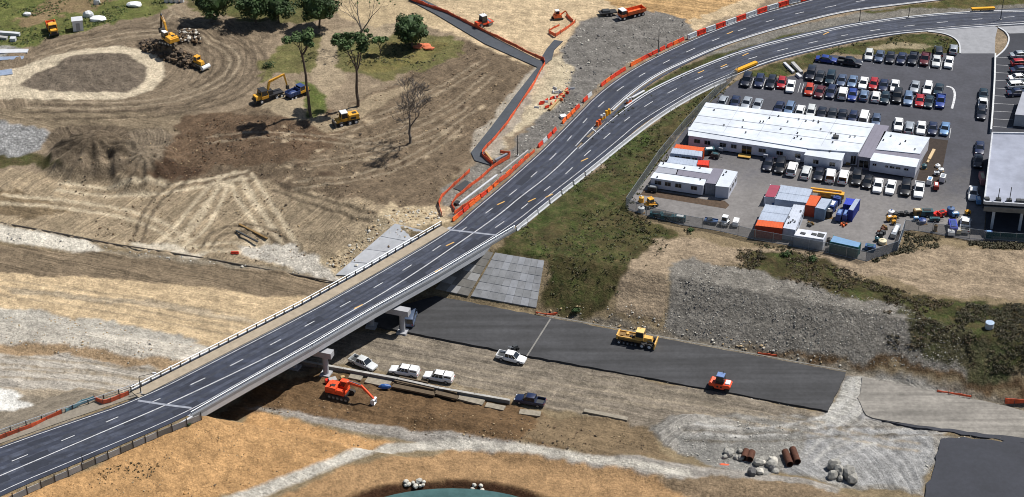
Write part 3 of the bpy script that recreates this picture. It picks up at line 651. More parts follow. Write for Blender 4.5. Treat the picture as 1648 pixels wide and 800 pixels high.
# footpath under construction with bends
M_PATH = asphalt('path asphalt', (.050, .058, .072), .14)
def pathsheet(name, a, b, z=.12):
    pts = [P(x, y, z) for x, y in a]+[P(x, y, z) for x, y in b[::-1]]
    m = MB().prism([(p.x, p.y) for p in pts], -.3, z); return setting(m.build(name, M_PATH))
pathsheet('footpath', [(655, -2), (700, 22), (780, 70), (865, 108), (830, 152), (790, 205), (758, 245), (764, 258), (788, 265)], [(676, -4), (720, 18), (800, 62), (876, 101), (852, 140), (810, 205), (778, 240), (790, 252), (796, 262)])
pathsheet('footpath_spur', [(868, 98), (880, 78), (892, 64), (904, 66)], [(876, 104), (888, 95), (892, 80), (906, 66)], .10)
# pond water
wt = MB(); wt.prism(ring(POND, 19.4, 11.9), FL-2.0, FL-.75)
wm = mat('pond water', rgb(74, 104, 104), .14, 0, .3, .35, .15); setting(wt.build('pond_water', wm))
# ---------------- the bridge ----------------
BL_ = W2([(224, 641), (350, 577), (500, 500), (600, 444), (724, 371)]); BR_ = W2([(305, 669), (400, 615), (500, 559), (600, 500), (700, 444), (825, 369)])
BL_ = [Vector(p) for p in BL_]; BR_ = [Vector(p) for p in BR_]
bo = offs(BL_, 2.5); ro = offs(BR_, -.75)
M_BEAM = mat('bridge concrete', rgb(172, 174, 180), .8, 0, .12, .6, .05, var2=.08)
bridge = thing('road_bridge', 'long grey concrete road bridge carrying four lanes over the unfinished motorway', 'bridge', (0, 0, 0))
d = MB(); poly = [(p.x, p.y) for p in bo]+[(p.x, p.y) for p in ro[::-1]]; d.prism(poly, -.45, -.02)
d.build('deck', M_BEAM, bridge)
f = MB(); f.prism([(p.x, p.y) for p in offs(BL_, 2.2)]+[(p.x, p.y) for p in offs(BL_, .1)[::-1]], -.018, .16); f.build('footway', mat('footway concrete', rgb(168, 155, 136), .9, 0, .18, .8, .1), bridge)
for k in range(6):
    t = (k+.35)/5.7; g = MB()
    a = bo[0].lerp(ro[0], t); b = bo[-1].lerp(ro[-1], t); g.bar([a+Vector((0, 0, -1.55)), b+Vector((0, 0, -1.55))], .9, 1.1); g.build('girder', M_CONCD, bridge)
fa = MB(); fa.bar([p+Vector((0, 0, -1.05)) for p in offs(BR_, -.82)], .22, 1.35); fa.build('edge_beam', M_CONCL, bridge)
fb = MB(); fb.bar([p+Vector((0, 0, -1.05)) for p in offs(BL_, 2.62)], .2, 1.3); fb.build('edge_beam', M_BEAM, bridge)
# right parapet: low concrete wall with panel joints and a rail
pr = MB(); pr.bar([p+Vector((0, 0, -.0)) for p in offs(BR_, -.45)], .3, .62, 0)
pr.build('parapet', M_CONCL, bridge)
rl = resample(offs(BR_, -.55), 2.0); rr = MB(); rr.path([p+Vector((0, 0, 1.12)) for p in rl], .085); rr.path([p+Vector((0, 0, .86)) for p in rl], .05)
rr.build('railing', M_STEEL, bridge)
for p in rl[::2]: MB().box((p.x, p.y, .86), (.08, .08, .5), 0, .8).build('railing_post', M_STEEL, bridge)
pn = MB()
for p, q in zip(rl, rl[1:]): 
    m_ = (p+q)/2; pn.box((m_.x, m_.y, .30), ((q-p).length-.10, .08, .52), 0, math.atan2((q-p).y, (q-p).x))
pn = MB(); pn.bar([p+Vector((0, 0, .10)) for p in offs(BR_, -.95)], .04, .5); pn.build('parapet_panel', mat('grey panel', rgb(150, 154, 160), .7, 0, .12, .9), bridge)
ll = resample(offs(BL_, 2.35), 2.2); lr = MB(); lr.path([p+Vector((0, 0, 1.15)) for p in ll], .09); lr.path([p+Vector((0, 0, .62)) for p in ll], .06); lr.build('railing', M_STEEL, bridge)
for p in ll: MB().box((p.x, p.y, .58), (.16, .16, 1.15), 0, .8).build('railing_post', M_DARKS, bridge)
for (px, py) in ((648, 535), (525, 603)):
    b0 = P(px, py, FL); pier = MB()
    axis = -DV
    ends = [b0-axis*1.5, b0+axis*14.5]
    pier.bar([Vector((e.x, e.y, -2.75)) for e in ends], 1.5, 1.2)
    po = pier.build('crosshead', M_BEAM, bridge)
    for k in range(3):
        c = b0+axis*(6.2*k); cm = MB(); cm.tube((c.x, c.y, FL-.6), (c.x, c.y, -2.76), .52, .52, 20); 
        cm.box((c.x, c.y, FL+.15), (1.9, 1.9, .5), 0, -.31)
        cm.build('column', M_BEAM, bridge, 40)
ab = MB()
for (p, q, s) in ((bo[-1], ro[-1], -1), (bo[0], ro[0], 1)):
    dd = (BL_[-1]-BL_[0]).normalized()*s
    a = p-dd*-.9; b = q-dd*-.9
    ab.bar([Vector((a.x, a.y, -4.2)), Vector((b.x, b.y, -4.2))], 1.4, 3.7)
ab.build('abutment', M_BEAM, bridge)
wg = MB(); q = ro[-1]; e = q+(BR_[-1]-BR_[-2]).normalized()*3.2
wg.bar([Vector((q.x, q.y, -2.6)), Vector((e.x, e.y, -2.6))], .35, 2.9); q = ro[0]; e = q-(BR_[1]-BR_[0]).normalized()*3.2
wg.bar([Vector((q.x, q.y, -2.6)), Vector((e.x, e.y, -2.6))], .35, 2.9); wg.build('wing_wall', M_CONCL, bridge)
# paved slopes beside the bridge
def paver(name, label, c4, nu, nv, parent=None, mats=None, dz=.12, wob=.0):
    rr = random.Random(nu*7+nv); b = MB(); TL, TR, BR, BL = [Vector(c) for c in c4]
    def pt(u, v):
        p = TL.lerp(TR, u).lerp(BL.lerp(BR, u), v); g = G(p.x, p.y); return g+Vector((0, -.03, dz))
    for i in range(nu):
        for j in range(nv):
            o = .5*(j % 2)/nu*0; e = .004; 
            u0, u1, v0, v1 = i/nu+e/2, (i+1)/nu-e/2, j/nv+e, (j+1)/nv-e
            t = [pt(u0, v0), pt(u1, v0), pt(u1, v1), pt(u0, v1)]; h = Vector((0, .05, .10+rr.uniform(0, .04)))
            b.add([p for p in t]+[p+h for p in t], ((3,2,1,0),(7,6,5,4),(4,5,6,7),(0,1,5,4),(1,2,6,5),(2,3,7,6),(3,0,4,7))[:2]+((0,4,5,1),(1,5,6,2),(2,6,7,3),(3,7,4,0)), rr.choice((0, 0, 1, 2)))
    us = [pt(i/12, 0) for i in range(13)]+[pt(1, i/12) for i in range(1, 13)]+[pt(1-i/12, 1) for i in range(1, 13)]+[pt(0, 1-i/12) for i in range(1, 12)]
    o = b.build(name, mats or [mat('paver base', rgb(160, 162, 166), .9, 0, .28, .45, .1), mat('paver grey', rgb(150, 152, 155), .9, 0, .28, .5, .1), mat('light paving concrete', rgb(170, 173, 179), .85, 0, .24, .5, .1)]); return tag(o, label, 'paving')
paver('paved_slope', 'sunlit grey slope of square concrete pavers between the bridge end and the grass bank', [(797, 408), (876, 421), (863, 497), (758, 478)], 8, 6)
paver('paved_slope', 'shaded concrete paver slope directly beneath the bridge deck', [(760, 400), (794, 408), (753, 478), (700, 466)], 3, 6, mats=[M_CONCD, M_CONCD, M_CONC])  # darker concretes than the sunlit slope: the deck's shade put into the colour
paver('paved_slope', 'pale concrete slab slope on the left side of the bridge above the tan motorway bed', [(636, 361), (684, 373), (596, 446), (540, 444)], 2, 4, mats=[M_CONCL, mat('pale panel', rgb(196, 200, 206), .85, 0, .18, .5), M_CONCL])
# retaining wall on the motorway bed with precast footing slabs in front
WL = [P(x, y, FL+1.1) for x, y in [(470, 576), (553, 591), (640, 607), (706, 622), (821, 642)]]
rw = thing('retaining_wall', 'low grey precast concrete retaining wall along the edge of the dirt motorway bed', 'wall')
for k, (a, b) in enumerate(zip(resample(WL, 6), resample(WL, 6)[1:])):
    dd = (b-a).normalized()*.04
    w = MB().bar([Vector((a.x, a.y, FL-.6))+dd, Vector((b.x, b.y, FL-.6))-dd], .42, 1.40); w.build('wall_panel', M_CONCD, rw)
    w = MB().bar([Vector((a.x, a.y, FL+.803))+dd, Vector((b.x, b.y, FL+.803))-dd], .52, .09); w.build('coping', mat('weathered coping', rgb(176, 174, 170), .9, 0, .3, 1.2, .1), rw)
ft = [P(x, y, FL) for x, y in [(520, 602), (560, 612), (640, 626)]]
for k, (x0, y0, x1, y1, w_) in enumerate([(563, 606, 583, 610, 1.5), (590, 612, 628, 620, 2.0), (738, 640, 778, 650, 1.5), (782, 653, 812, 659, 1.3), (940, 662, 1010, 676, .9), (836, 664, 870, 668, 1.4)]):
    a, b = P(x0, y0, FL), P(x1, y1, FL); o = MB().bar([a, b], w_, .32).build('footing_slab', mat('dusty slab', rgb(150, 142, 128), .9, 0, .3, 1.2))
    tag(o, ['pale concrete slab right in front of the red excavator cab below the wall', 'wide pale slab between the red excavator boom and the retaining wall', 'long pale slab in front of the right half of the retaining wall', 'broken end slab near the end of the retaining wall', 'thin pale concrete strip on the dirt right of the dark blue pickup', 'grey slab next to the dark blue pickup'][k], 'slab')
for k, (x0, y0, x1, y1) in enumerate([(632, 622, 700, 636), (700, 633, 737, 642), (640, 616, 690, 625)]):
    a, b = P(x0, y0, FL+.3), P(x1, y1, FL+.3); o = MB().bar([a, b], 1.0, .35); o.bar([a+Vector((.3, 1.2, 0)), b+Vector((-.2, 1.2, 0))], .3, .5)
    tag(o.build('formwork_beam', mat('formwork timber', rgb(98, 84, 66), .9, 0, .25, 2)), ['long dark timber formwork beam lying below the retaining wall beside the blue tarpaulin', 'short brown formwork beam at the right end of the long one below the wall', 'formwork strip close against the retaining wall face'][k], 'formwork')
# ---------------- traffic barriers ----------------
def jersey(L=3.6, h=.85):
    b = MB(); pr_ = [(-.32, 0), (.32, 0), (.32, .10), (.14, .32), (.09, h), (-.09, h), (-.14, .32), (-.32, .10)]
    b.profile(pr_, -L/2, L/2); return b
M_RED = mat('red plastic', (.62, .045, .018), .45, 0, .12, 2); M_ORG = mat('orange plastic', (.75, .13, .02), .5, 0, .15, 2); M_WPL = mat('grey white plastic', rgb(205, 208, 212), .5, 0, .12, 2)
M_YEL = mat('yellow plastic', rgb(235, 170, 30, .85), .5, 0, .1, 2)
ERB = smoothline(W2([(828, 369), (887, 321), (944, 277), (1001, 230), (1060, 185), (1125, 147), (1176, 125)]))
pts = resample(offs(ERB, -.6), 1.0); tot = len(pts); jm = jersey(3.9, .95).build('concrete_barrier', M_CONCL); first = True
acc = 0; i = 0
while i+4 < tot:
    a, b = pts[i], pts[i+4]; o = jm if first else jm.copy()
    if not first: COL.objects.link(o)
    first = False; c = (a+b)/2; o.location = (c.x, c.y, 0.0); o.rotation_euler = (0, 0, math.atan2(b.y-a.y, b.x-a.x)-math.pi/2)
    tag(o, 'pale concrete barrier segment in the line along the outer road edge above the grass bank', 'barrier', 'concrete barriers along the outer road edge'); i += 4
# plastic barriers on the inner edge of the road
def plastic(L=1.9, h=.8, w=.5):
    b = MB(); b.box((0, 0, h*.25), (L, w, h*.5), 0, taper=.98, tz=.7); b.box((0, 0, h*.75), (L*.97, w*.55, h*.5), 0, taper=.97, tz=.6)
    b.box((-L*.28, 0, .06), (.3, w*1.15, .12)); b.box((L*.28, 0, .06), (.3, w*1.15, .12)); return b
pm = {k: plastic().build('plastic_barrier', m) for k, m in (('red', M_RED), ('orange', M_ORG), ('white', M_WPL))}
ELB = resample(offs(smoothline(W2([(738, 357), (760, 338), (800, 305), (840, 270), (877, 237), (925, 188), (963, 149), (1010, 115), (1060, 88), (1106, 67)])), 1.1), 1.05)
used = set(); rr = random.Random(12); i = 0
while i+2 < len(ELB):
    f_ = i/len(ELB)
    prob = .92 if f_ < .28 or f_ > .66 else .6
    if rr.random() < prob:
        k = rr.choice(['red', 'red', 'orange']) if f_ < .3 or f_ > .7 else rr.choice(['red', 'red', 'orange', 'white'])
        a, b = ELB[i], ELB[i+2]; o = pm[k] if k not in used else pm[k].copy()
        if k in used: COL.objects.link(o)
        used.add(k); c = (a+b)/2; o.location = (c.x, c.y, .02); o.rotation_euler = (0, 0, math.atan2(b.y-a.y, b.x-a.x)+rr.uniform(-.07, .07))
        tag(o, {'red': 'red', 'orange': 'orange', 'white': 'greyish white'}[k]+' plastic barrier in the line along the inner road curve beside the gravel', 'barrier', k+' plastic barriers along the inner road edge')
    i += 2
for k in pm:
    if k not in used: bpy.data.objects.remove(pm[k])
bl = [(1109.5, 66), (1124, 60), (1138.5, 54.5), (1154.5, 49), (1170, 43.5), (1187.5, 37), (1203, 31.5), (1221, 25), (1237, 19.5), (1255.5, 14), (1272, 9), (1291, 4.5), (1310, 0)]
for i, (a, b) in enumerate(zip(bl, bl[1:])):
    A, B = P(a[0], a[1]), P(b[0], b[1]); L = (B-A).length; k = i % 2
    m = MB(); m.box((0, 0, .55), (L-.06, .5, 1.1), 0, tz=.7, taper=.985); m.box((0, 0, 1.13), (L-.2, .38, .1)); m.box((0, 0, .08), (L-.2, .7, .16))
    for t in (-.3, .3): m.box((L*t, 0, .5), (.08, .56, .8))
    o = m.build('water_filled_barrier', M_RED if k else M_WPL); c = (A+B)/2+Vector((-.4, .8, 0)); o.location = c; o.rotation_euler = (0, 0, math.atan2(B.y-A.y, B.x-A.x))
    near = ['nearest the orange barriers', 'second from the orange barriers', 'third from the orange barriers', 'fourth from the orange barriers', 'fifth from the orange barriers', 'sixth from the orange barriers', 'seventh from the orange barriers', 'eighth from the orange barriers', 'ninth from the orange barriers', 'tenth from the orange barriers', 'close to the top edge', 'last at the top edge'][i]
    tag(o, ('red' if k else 'grey white')+' barrier block on the upper road curve, '+near, 'barrier', 'alternating red and grey barrier blocks')
# safety mesh fences
M_MESH = mat('orange safety mesh', (.74, .11, .035), .65, 0, .35, 1.2, alpha=.82)
def meshfence(px, label, h=1.0, m=None, z=0, post=2.2, name='safety_mesh_fence'):
    pts = resample([P(x, y, z) for x, y in px], post); rr = random.Random(len(pts)); t = thing(name, label, 'fence')
    b = MB()
    tops = [p+Vector((0, 0, h+rr.uniform(-.28, .06))) for p in pts]; bots = [p+Vector((rr.uniform(-.1, .1), rr.uniform(-.1, .1), .1)) for p in pts]
    for i in range(len(pts)-1):
        sag = Vector((0, 0, -.08)); a, c = tops[i], tops[i+1]; mid = (a+c)/2+sag; mb = (bots[i]+bots[i+1])/2
        for (p, q, r, s) in ((bots[i], mb, mid, a), (mb, bots[i+1], c, mid)):
            d = q-p; n_ = Vector((-d.y, d.x, 0)).normalized()*.04
            b.add([p-n_, q-n_, r-n_, s-n_, p+n_, q+n_, r+n_, s+n_], ((0,1,2,3),(7,6,5,4),(3,2,6,7),(0,4,5,1)))
    b.build('mesh', m or M_MESH, t); pp = MB()
    for p in pts: pp.tube((p.x, p.y, z-.2), (p.x, p.y, z+h+.08), .045, n=6)
    pp.build('posts', M_DARKS, t); return t
meshfence([(660, 1), (700, 15), (720, 22), (800, 62), (862, 93), (875, 98), (877, 104)], 'orange safety mesh fence along the upper footpath from the top edge to its bend')
meshfence([(877, 104), (856, 142), (812, 206), (777, 246), (776, 252)], 'orange safety mesh fence along the lower leg of the footpath beside the pale sand')
meshfence([(776, 252), (794, 267)], 'short mesh fence across the end of the footpath')
meshfence([(756, 277), (731, 300), (711, 318), (706, 330), (711, 348)], 'orange mesh fence left of the grey works area by the end of the bridge')
meshfence([(805, 247), (821, 250), (820, 255), (794, 270), (775, 287), (735, 319), (727, 331), (732, 341)], 'orange mesh fence looping through the middle of the works area by the bridge end')
meshfence([(731, 345), (770, 320), (821, 281), (838, 265), (860, 245)], 'orange mesh fence closest to the road above the bridge end')
meshfence([(-10, 712), (51, 688), (75, 676), (100, 666)], 'long orange mesh fence at the left edge beside the lower road shoulder')
meshfence([(153, 645), (166, 651), (179, 648), (208, 636)], 'short bent red mesh fence on the left shoulder before the bridge')
meshfence([(106, 664), (132, 650), (152, 643)], 'pale teal mesh panel fence between two red ones on the left shoulder', 1.0, mat('teal mesh', rgb(110, 160, 175), .6))
meshfence([(883, 54), (894, 60), (926, 37)], 'orange mesh fence corner in the sand below the small orange machine')
meshfence([(884, 50), (900, 42)], 'short slack piece of orange mesh just above the mesh corner in the sand', .7)
meshfence([(911, 27), (922, 36)], 'short orange mesh piece right of the small orange machine')
meshfence([(862, 505), (880, 509), (897, 506)], 'crumpled red and white mesh strip at the foot of the paved slope', .7, z=FL)
meshfence([(1219, 570), (1250, 574)], 'short orange mesh strip at the foot of the gravel slope', .6, z=FL)
meshfence([(1508, 631), (1563, 640)], 'orange mesh strip on the grey road bed at the right', .7, z=FL)
meshfence([(1616, 650), (1648, 653), (1680, 657)], 'orange barrier fence at the right edge on the grey road bed', 1.4, z=FL)
# scattered red and white traffic pieces on the pale sand
rr = random.Random(4)
for i in range(22):
    t = rr.random(); a = P(878, 172).lerp(P(910, 143), t)+Vector((rr.uniform(-2.2, 2.2), rr.uniform(-1.2, 1.2), .05))
    k = rr.choice(['red', 'red', 'white', 'orange']); o = plastic(1.1, .5, .4).build('barrier_piece', {'red': M_RED, 'orange': M_ORG, 'white': M_WPL}[k]); o.location = a; o.rotation_euler = (0, 0, rr.uniform(0, 3))
    tag(o, k+' barrier piece in the jumbled stack on the pale sand beside the gravel', 'barrier', k+' barrier pieces stacked on the sand')
# orange drums in the gore, orange box rail, yellow barrier
for i, (x, y, c) in enumerate([(963, 201, M_ORG), (970, 191, M_YEL), (978, 184, M_YEL), (1012, 165, M_ORG)]):
    b = MB(); 
    for s in (-.45, .45): b.tube((s, 0, 0), (s, 0, .55), .42, .34, 14, 0); b.tube((s, 0, .56), (s, 0, 1.1), .34, .27, 14, 1)
    o = b.build('crash_cushion', [c, M_WPL if i % 2 else c]); o.location = P(x, y, .02); o.rotation_euler = (0, 0, .9)
    tag(o, ['orange crash drums at the tip of the road fork', 'yellow crash drums behind the orange ones at the road fork', 'yellow drums at the end of the white kerb in the road fork', 'small red marker drums on the grass in the median'][i], 'drums')
def rail(name, a, b, label, m, h=.9, w=.35, z=0, lift=0):
    A, B = P(a[0], a[1], z), P(b[0], b[1], z); t = thing(name, label, 'barrier', (A.x, A.y, z), math.atan2(B.y-A.y, B.x-A.x)); L = (B-A).length
    x = MB().box((L/2, 0, h*.75), (L, w*2, h*.5)); x.build('panel', m, t)
    for k in range(int(L/2)+1): MB().box((min(L-.2, .2+k*2.1), 0, h*.25), (.15, w, h*.5)).build('leg', M_DARKS, t)
    return t
rail('yellow_barrier', (1184, 119), (1217, 105), 'bright yellow box barrier on the road edge above the first row of parked cars', M_YEL, 1.0, .45)
rail('yellow_barrier', (1563, 18.5), (1600, 17), 'yellow rail barrier on the upper road verge near the right edge', M_YEL, .9, .4)
# kerbside fence of grey panels along the lower approach road
pts = resample([P(x, y) for x, y in [(-30, 822), (40, 789), (150, 741), (250, 698), (320, 670)]], 2.4); pts = offs(pts, -.9)
pf = thing('panel_fence', 'grey panel fence with dark posts along the near side of the approach road', 'fence')
for i, (a, b) in enumerate(zip(pts, pts[1:])):
    MB().bar([a+Vector((0, 0, -.15)), b+Vector((0, 0, -.15))], .09, 1.15).build('panel', [M_CONC, M_CONCD, mat('grey panel', (1, 1, 1))][i % 3], pf)
for p in pts: MB().box((p.x, p.y, .6), (.16, .16, 1.7), 0, .4).build('post', M_DARKS, pf)
# left shoulder: kerb strip, guard rail
ap = [(-60, 738), (0, 714), (100, 679), (224, 637)]
gs = MB(); L1 = [P(x, y) for x, y in ap]; gs.prism([(p.x, p.y) for p in offs(L1, 2.4)]+[(p.x, p.y) for p in L1[::-1]], -.5, .06); setting(gs.build('road_shoulder', mat('shoulder gravel', rgb(140, 132, 120), .95, 0, .25, 1.5, .3)))
gp = resample(offs(L1, 2.3), 2.6); gr_ = thing('guard_rail', 'dark steel guard rail along the left shoulder of the approach road', 'guard rail'); MB().path([p+Vector((0, 0, .95)) for p in gp], .07).path([p+Vector((0, 0, .55)) for p in gp], .06).build('rail', M_STEEL, gr_)
for p in gp: MB().box((p.x, p.y, .45), (.16, .16, 1.1)).build('post', M_DARKS, gr_)
# ---------------- chain link fences ----------------
M_LINK = mat('chain link', (.20, .22, .24), .6, .2, .1, 3, alpha=.30)
def chainfence(px, label, h=2.3, z=0, m=None, shade=1):
    pts = resample([P(x, y, z) for x, y in px], 3.2); t = thing('chain_link_fence', label, 'fence'); b = MB()
    for p, q in zip(pts, pts[1:]): b.bar([p, q], .03, h)
    b.build('netting', m or M_LINK, t); 
    for hh in (h, .12): MB().path([p+Vector((0, 0, hh)) for p in pts], .035, 5).build('rail', M_STEEL, t)
    for p in pts: MB().tube(p+Vector((0, 0, -.3)), p+Vector((0, 0, h+.1)), .05, n=6).build('post', M_STEEL, t)
    return t
chainfence([(1186, 122), (1150, 156), (1105, 203), (1060, 257), (1007, 334)], 'chain link fence down the grass bank on the left side of the site compound')
chainfence([(1007, 334), (1040, 348), (1100, 362), (1160, 373), (1215, 386), (1330, 407), (1393, 421)], 'chain link fence along the near side of the compound above the dirt slope')
chainfence([(1393, 421), (1444, 404), (1455, 370)], 'blue grey screened fence corner round the yard junk', 2.3, m=mat('fence screen', rgb(70, 95, 120), .7, 0, .15, 1, alpha=.55))
chainfence([(1455, 370), (1500, 375), (1560, 384), (1585, 387)], 'chain link fence between the parked white ute and the scrubby slope')
chainfence([(1583, 385), (1660, 390)], 'teal screened fence in front of the open ground floor of the grey building', 1.8, m=mat('teal screen', rgb(60, 95, 100), .7, 0, .2, 1, alpha=.7))
# ---------------- vehicles ----------------
M_GLASS = mat('car glass', (.012, .016, .022), .08, 0, 0, coat=.5)
M_TYRE = mat('tyre rubber', (.022, .022, .024), .85, 0, .1, 4); M_RIM = mat('alloy wheel', (.35, .36, .38), .35, .7, 0)
M_LAMP = mat('headlamp glass', (.75, .78, .8), .15, .2, 0); M_TAIL = mat('tail lamp', (.45, .02, .02), .25, 0, 0)
PAINT = {'white': rgb(238, 240, 242, .9), 'off white': rgb(214, 218, 220), 'silver': rgb(176, 184, 194), 'pale blue grey': rgb(118, 142, 176), 'light blue': rgb(122, 160, 205), 'grey blue': rgb(88, 104, 132),
 'red': rgb(176, 28, 38), 'orange red': rgb(196, 62, 30), 'navy': rgb(28, 42, 78), 'dark navy': rgb(18, 26, 46), 'black': rgb(12, 15, 24), 'blue': rgb(36, 66, 150), 'dark teal': rgb(20, 48, 64), 'dark grey': rgb(44, 50, 60), 'dark red': rgb(92, 22, 34), 'bright blue': rgb(30, 60, 170)}
def paint(c):
    met = .35 if c in ('silver', 'pale blue grey', 'grey blue', 'light blue') else .05
    return mat('paint '+c, PAINT[c], .4, met, .14, 1.3, coat=.45)
SPEC = {'sedan': (4.65, .89, 1.43), 'hatchback': (4.15, .87, 1.47), 'wagon': (4.75, .90, 1.5), 'four wheel drive': (4.75, .94, 1.8), 'pickup': (5.15, .93, 1.76), 'dual cab pickup': (5.15, .93, 1.76), 'van': (4.85, .95, 1.98), 'covered pickup': (5.15, .93, 1.78)}
def loft(b, st, m=0):
    rings = []
    for (x, zb, zt, w) in st:
        zm = zb+(zt-zb)*.62
        h = [(w*.84, zb), (w, zb+.14), (w, zm), (w*.94, zt-.05), (w*.78, zt)]
        rings.append([(x, -a, z) for a, z in h]+[(x, a, z) for a, z in h[::-1]])
    n = 10; vs = [p for r in rings for p in r]; fs = []
    for i in range(len(rings)-1):
        for j in range(n): fs.append((i*n+j, i*n+(j+1) % n, (i+1)*n+(j+1) % n, (i+1)*n+j))
    fs.append(tuple(range(n))[::-1]); fs.append(tuple(range((len(rings)-1)*n, len(rings)*n)))
    b.add(vs, [f[::-1] for f in fs], m)
CARS = {}
def car(kind, color):
    key = (kind, color)
    if key in CARS: return copy_tree(CARS[key])
    L, w, H = SPEC[kind]; pm_ = paint(color); nm = {'four wheel drive': 'four_wheel_drive', 'dual cab pickup': 'pickup', 'covered pickup': 'pickup'}.get(kind, kind)
    if kind in ('pickup', 'dual cab pickup', 'covered pickup'): nm = 'pickup_truck'
    t = thing(nm, None, None)
    hi = .12 if kind in ('four wheel drive', 'pickup', 'dual cab pickup', 'covered pickup', 'van') else 0
    zb = .22+hi*.8; zt = .92+hi*1.1
    b = MB(); pick = kind in ('pickup', 'dual cab pickup', 'covered pickup')
    x0 = -.5*L if not pick else -.13*L if kind == 'pickup' else -.20*L
    if kind == 'sedan': st = [(-.5*L, zb+.1, .66, w*.84), (-.485*L, zb, .86, w*.93), (-.36*L, zb, .93, w*.98)]
    elif pick: st = [(x0, zb, zt, w)]
    else: st = [(-.5*L, zb+.1, zt-.2, w*.88), (-.49*L, zb, zt-.03, w*.94), (-.36*L, zb, zt, w*.99)]
    st += [(-.05*L, zb, zt+.01, w), (.2*L, zb, zt, w)]
    st += ([(.36*L, zb, zt-.03, w*.97), (.46*L, zb, zt-.16, w*.92), (.5*L, zb+.12, zt-.36, w*.82)] if kind == 'van' else [(.28*L, zb, zt-.04, w*.99), (.42*L, zb, zt-.14, w*.95), (.485*L, zb, zt-.24, w*.90), (.5*L, zb+.12, zt-.36, w*.80)])
    loft(b, st)
    if pick and kind != 'covered pickup' or kind == 'covered pickup':
        xr = -.5*L; bl = x0-xr
        b.box(((xr+x0)/2-.0, 0, zb+.18), (bl-.04, w*1.7, .22))
        for s in (-1, 1): b.box(((xr+x0)/2, s*(w-.06), zb+.50), (bl-.06, .07, .52))
        b.box((xr+.06, 0, zb+.50), (.08, 2*w-.18, .52)); b.box((x0-.06, 0, zb+.50), (.06, 2*w-.18, .50))
    # greenhouse
    g = {'sedan': (-.34, .24, -.20, .07), 'hatchback': (-.47, .25, -.36, .08), 'wagon': (-.48, .23, -.40, .07), 'four wheel drive': (-.485, .23, -.44, .10), 'pickup': (-.125, .24, -.10, .11), 'dual cab pickup': (-.19, .24, -.165, .10), 'covered pickup': (-.19, .24, -.165, .10), 'van': (-.49, .40, -.46, .24)}[kind]
    xb0, xb1, xt0, xt1 = [k*L for k in g]; wb, wt = w*.86, w*.70 if kind not in ('van', 'four wheel drive') else w*.76
    ztop = H-.05
    def frust(bb, x0_, x1_, x2_, x3_, a, c, z0, z1, m=0):
        vs = [(x0_, -a, z0), (x1_, -a, z0), (x1_, a, z0), (x0_, a, z0), (x2_, -c, z1), (x3_, -c, z1), (x3_, c, z1), (x2_, c, z1)]
        bb.add(vs, ((3,2,1,0),(4,5,6,7),(0,1,5,4),(1,2,6,5),(2,3,7,6),(3,0,4,7)), m)
    gw = MB(); frust(gw, xb0, xb1, xt0, xt1, wb, wt, zt-.06, ztop)
    # roof skin and pillars belong to the body
    frust(b, xt0-.04, xt1+.05, xt0+.05, xt1-.08, wt+.02, wt-.10, ztop-.012, H)
    lo = [(xb0, wb, zt-.03), (xb1, wb, zt-.03)]; up = [(xt0, wt, ztop), (xt1, wt, ztop)]
    for s in (-1, 1):
        for (q, u) in zip(lo, up): b.tube((q[0], q[1]*s, q[2]), (u[0], u[1]*s, u[2]), .05, .045, 5)
        for k in ((.5,) if kind in ('sedan', 'hatchback', 'pickup') else (.36, .68)):
            if kind in ('pickup',): continue
            b.tube(((xb0+(xb1-xb0)*k), wb*s, zt-.03), (xt0+(xt1-xt0)*k, wt*s, ztop), .045, .04, 5)
    if kind in ('van',):        # panelled rear sides
        for s in (-1, 1): b.add([(xb0, s*(wb+.012), zt-.03), (xb0+.45*(xb1-xb0), s*(wb+.012), zt-.03), (xt0+.45*(xt1-xt0), s*(wt+.012), ztop), (xt0, s*(wt+.012), ztop)], [(0, 1, 2, 3) if s < 0 else (3, 2, 1, 0)])
    if kind == 'covered pickup':
        frust(b, -.49*L, x0, -.47*L, x0-.02, w*.92, w*.78, zt-.02, H-.04)
        c_ = MB()
        for s in (-1, 1): c_.add([(-.46*L, s*(w*.885), zt+.14), (x0-.15, s*(w*.885), zt+.14), (x0-.2, s*(w*.82), H-.2), (-.45*L, s*(w*.82), H-.2)], [(0, 1, 2, 3) if s < 0 else (3, 2, 1, 0)])
        c_.build('canopy_window', M_GLASS, t)
    bo_ = b.build('body', pm_, t, 35)
    gw.build('windows', M_GLASS, t)
    if pick: MB().box(((-.5*L+x0)/2, 0, zb+.30), (x0+.5*L-.2, 2*w-.26, .05)).build('tray_floor', M_DARKS, t)
    for sx in (-.30, .31):
        for s in (-1, 1):
            wl = MB(); c = (sx*L, s*(w-.10), .33+hi*.3); r = .33+hi*.3
            wl.tube((c[0], c[1]-s*.1, c[2]), (c[0], c[1]+s*.125, c[2]), r, r, 14, 0); wl.tube((c[0], c[1]+s*.126, c[2]), (c[0], c[1]+s*.14, c[2]), r*.6, r*.55, 10, 1)
            wl.build('wheel', [M_TYRE, M_RIM], t)
    for s in (-1, 1):
        MB().box((.478*L, s*w*.66, zt-.29), (.16, .34, .14), 0, 0, .3).build('headlight', M_LAMP, t)
        MB().box((-.492*L, s*w*.72, zt-.22), (.10, .26, .2)).build('tail_light', M_TAIL, t)
        MB().box((.20*L, s*(w+.05), zt+.06), (.12, .16, .12)).build('mirror', pm_, t)
    t.scale = (1.08, 1.08, 1.05); CARS[key] = t; return t
ORD = ['first', 'second', 'third', 'fourth', 'fifth', 'sixth', 'seventh', 'eighth', 'ninth', 'tenth', 'eleventh', 'twelfth', 'thirteenth', 'fourteenth', 'fifteenth']
HA = math.atan2(HD.y, HD.x)
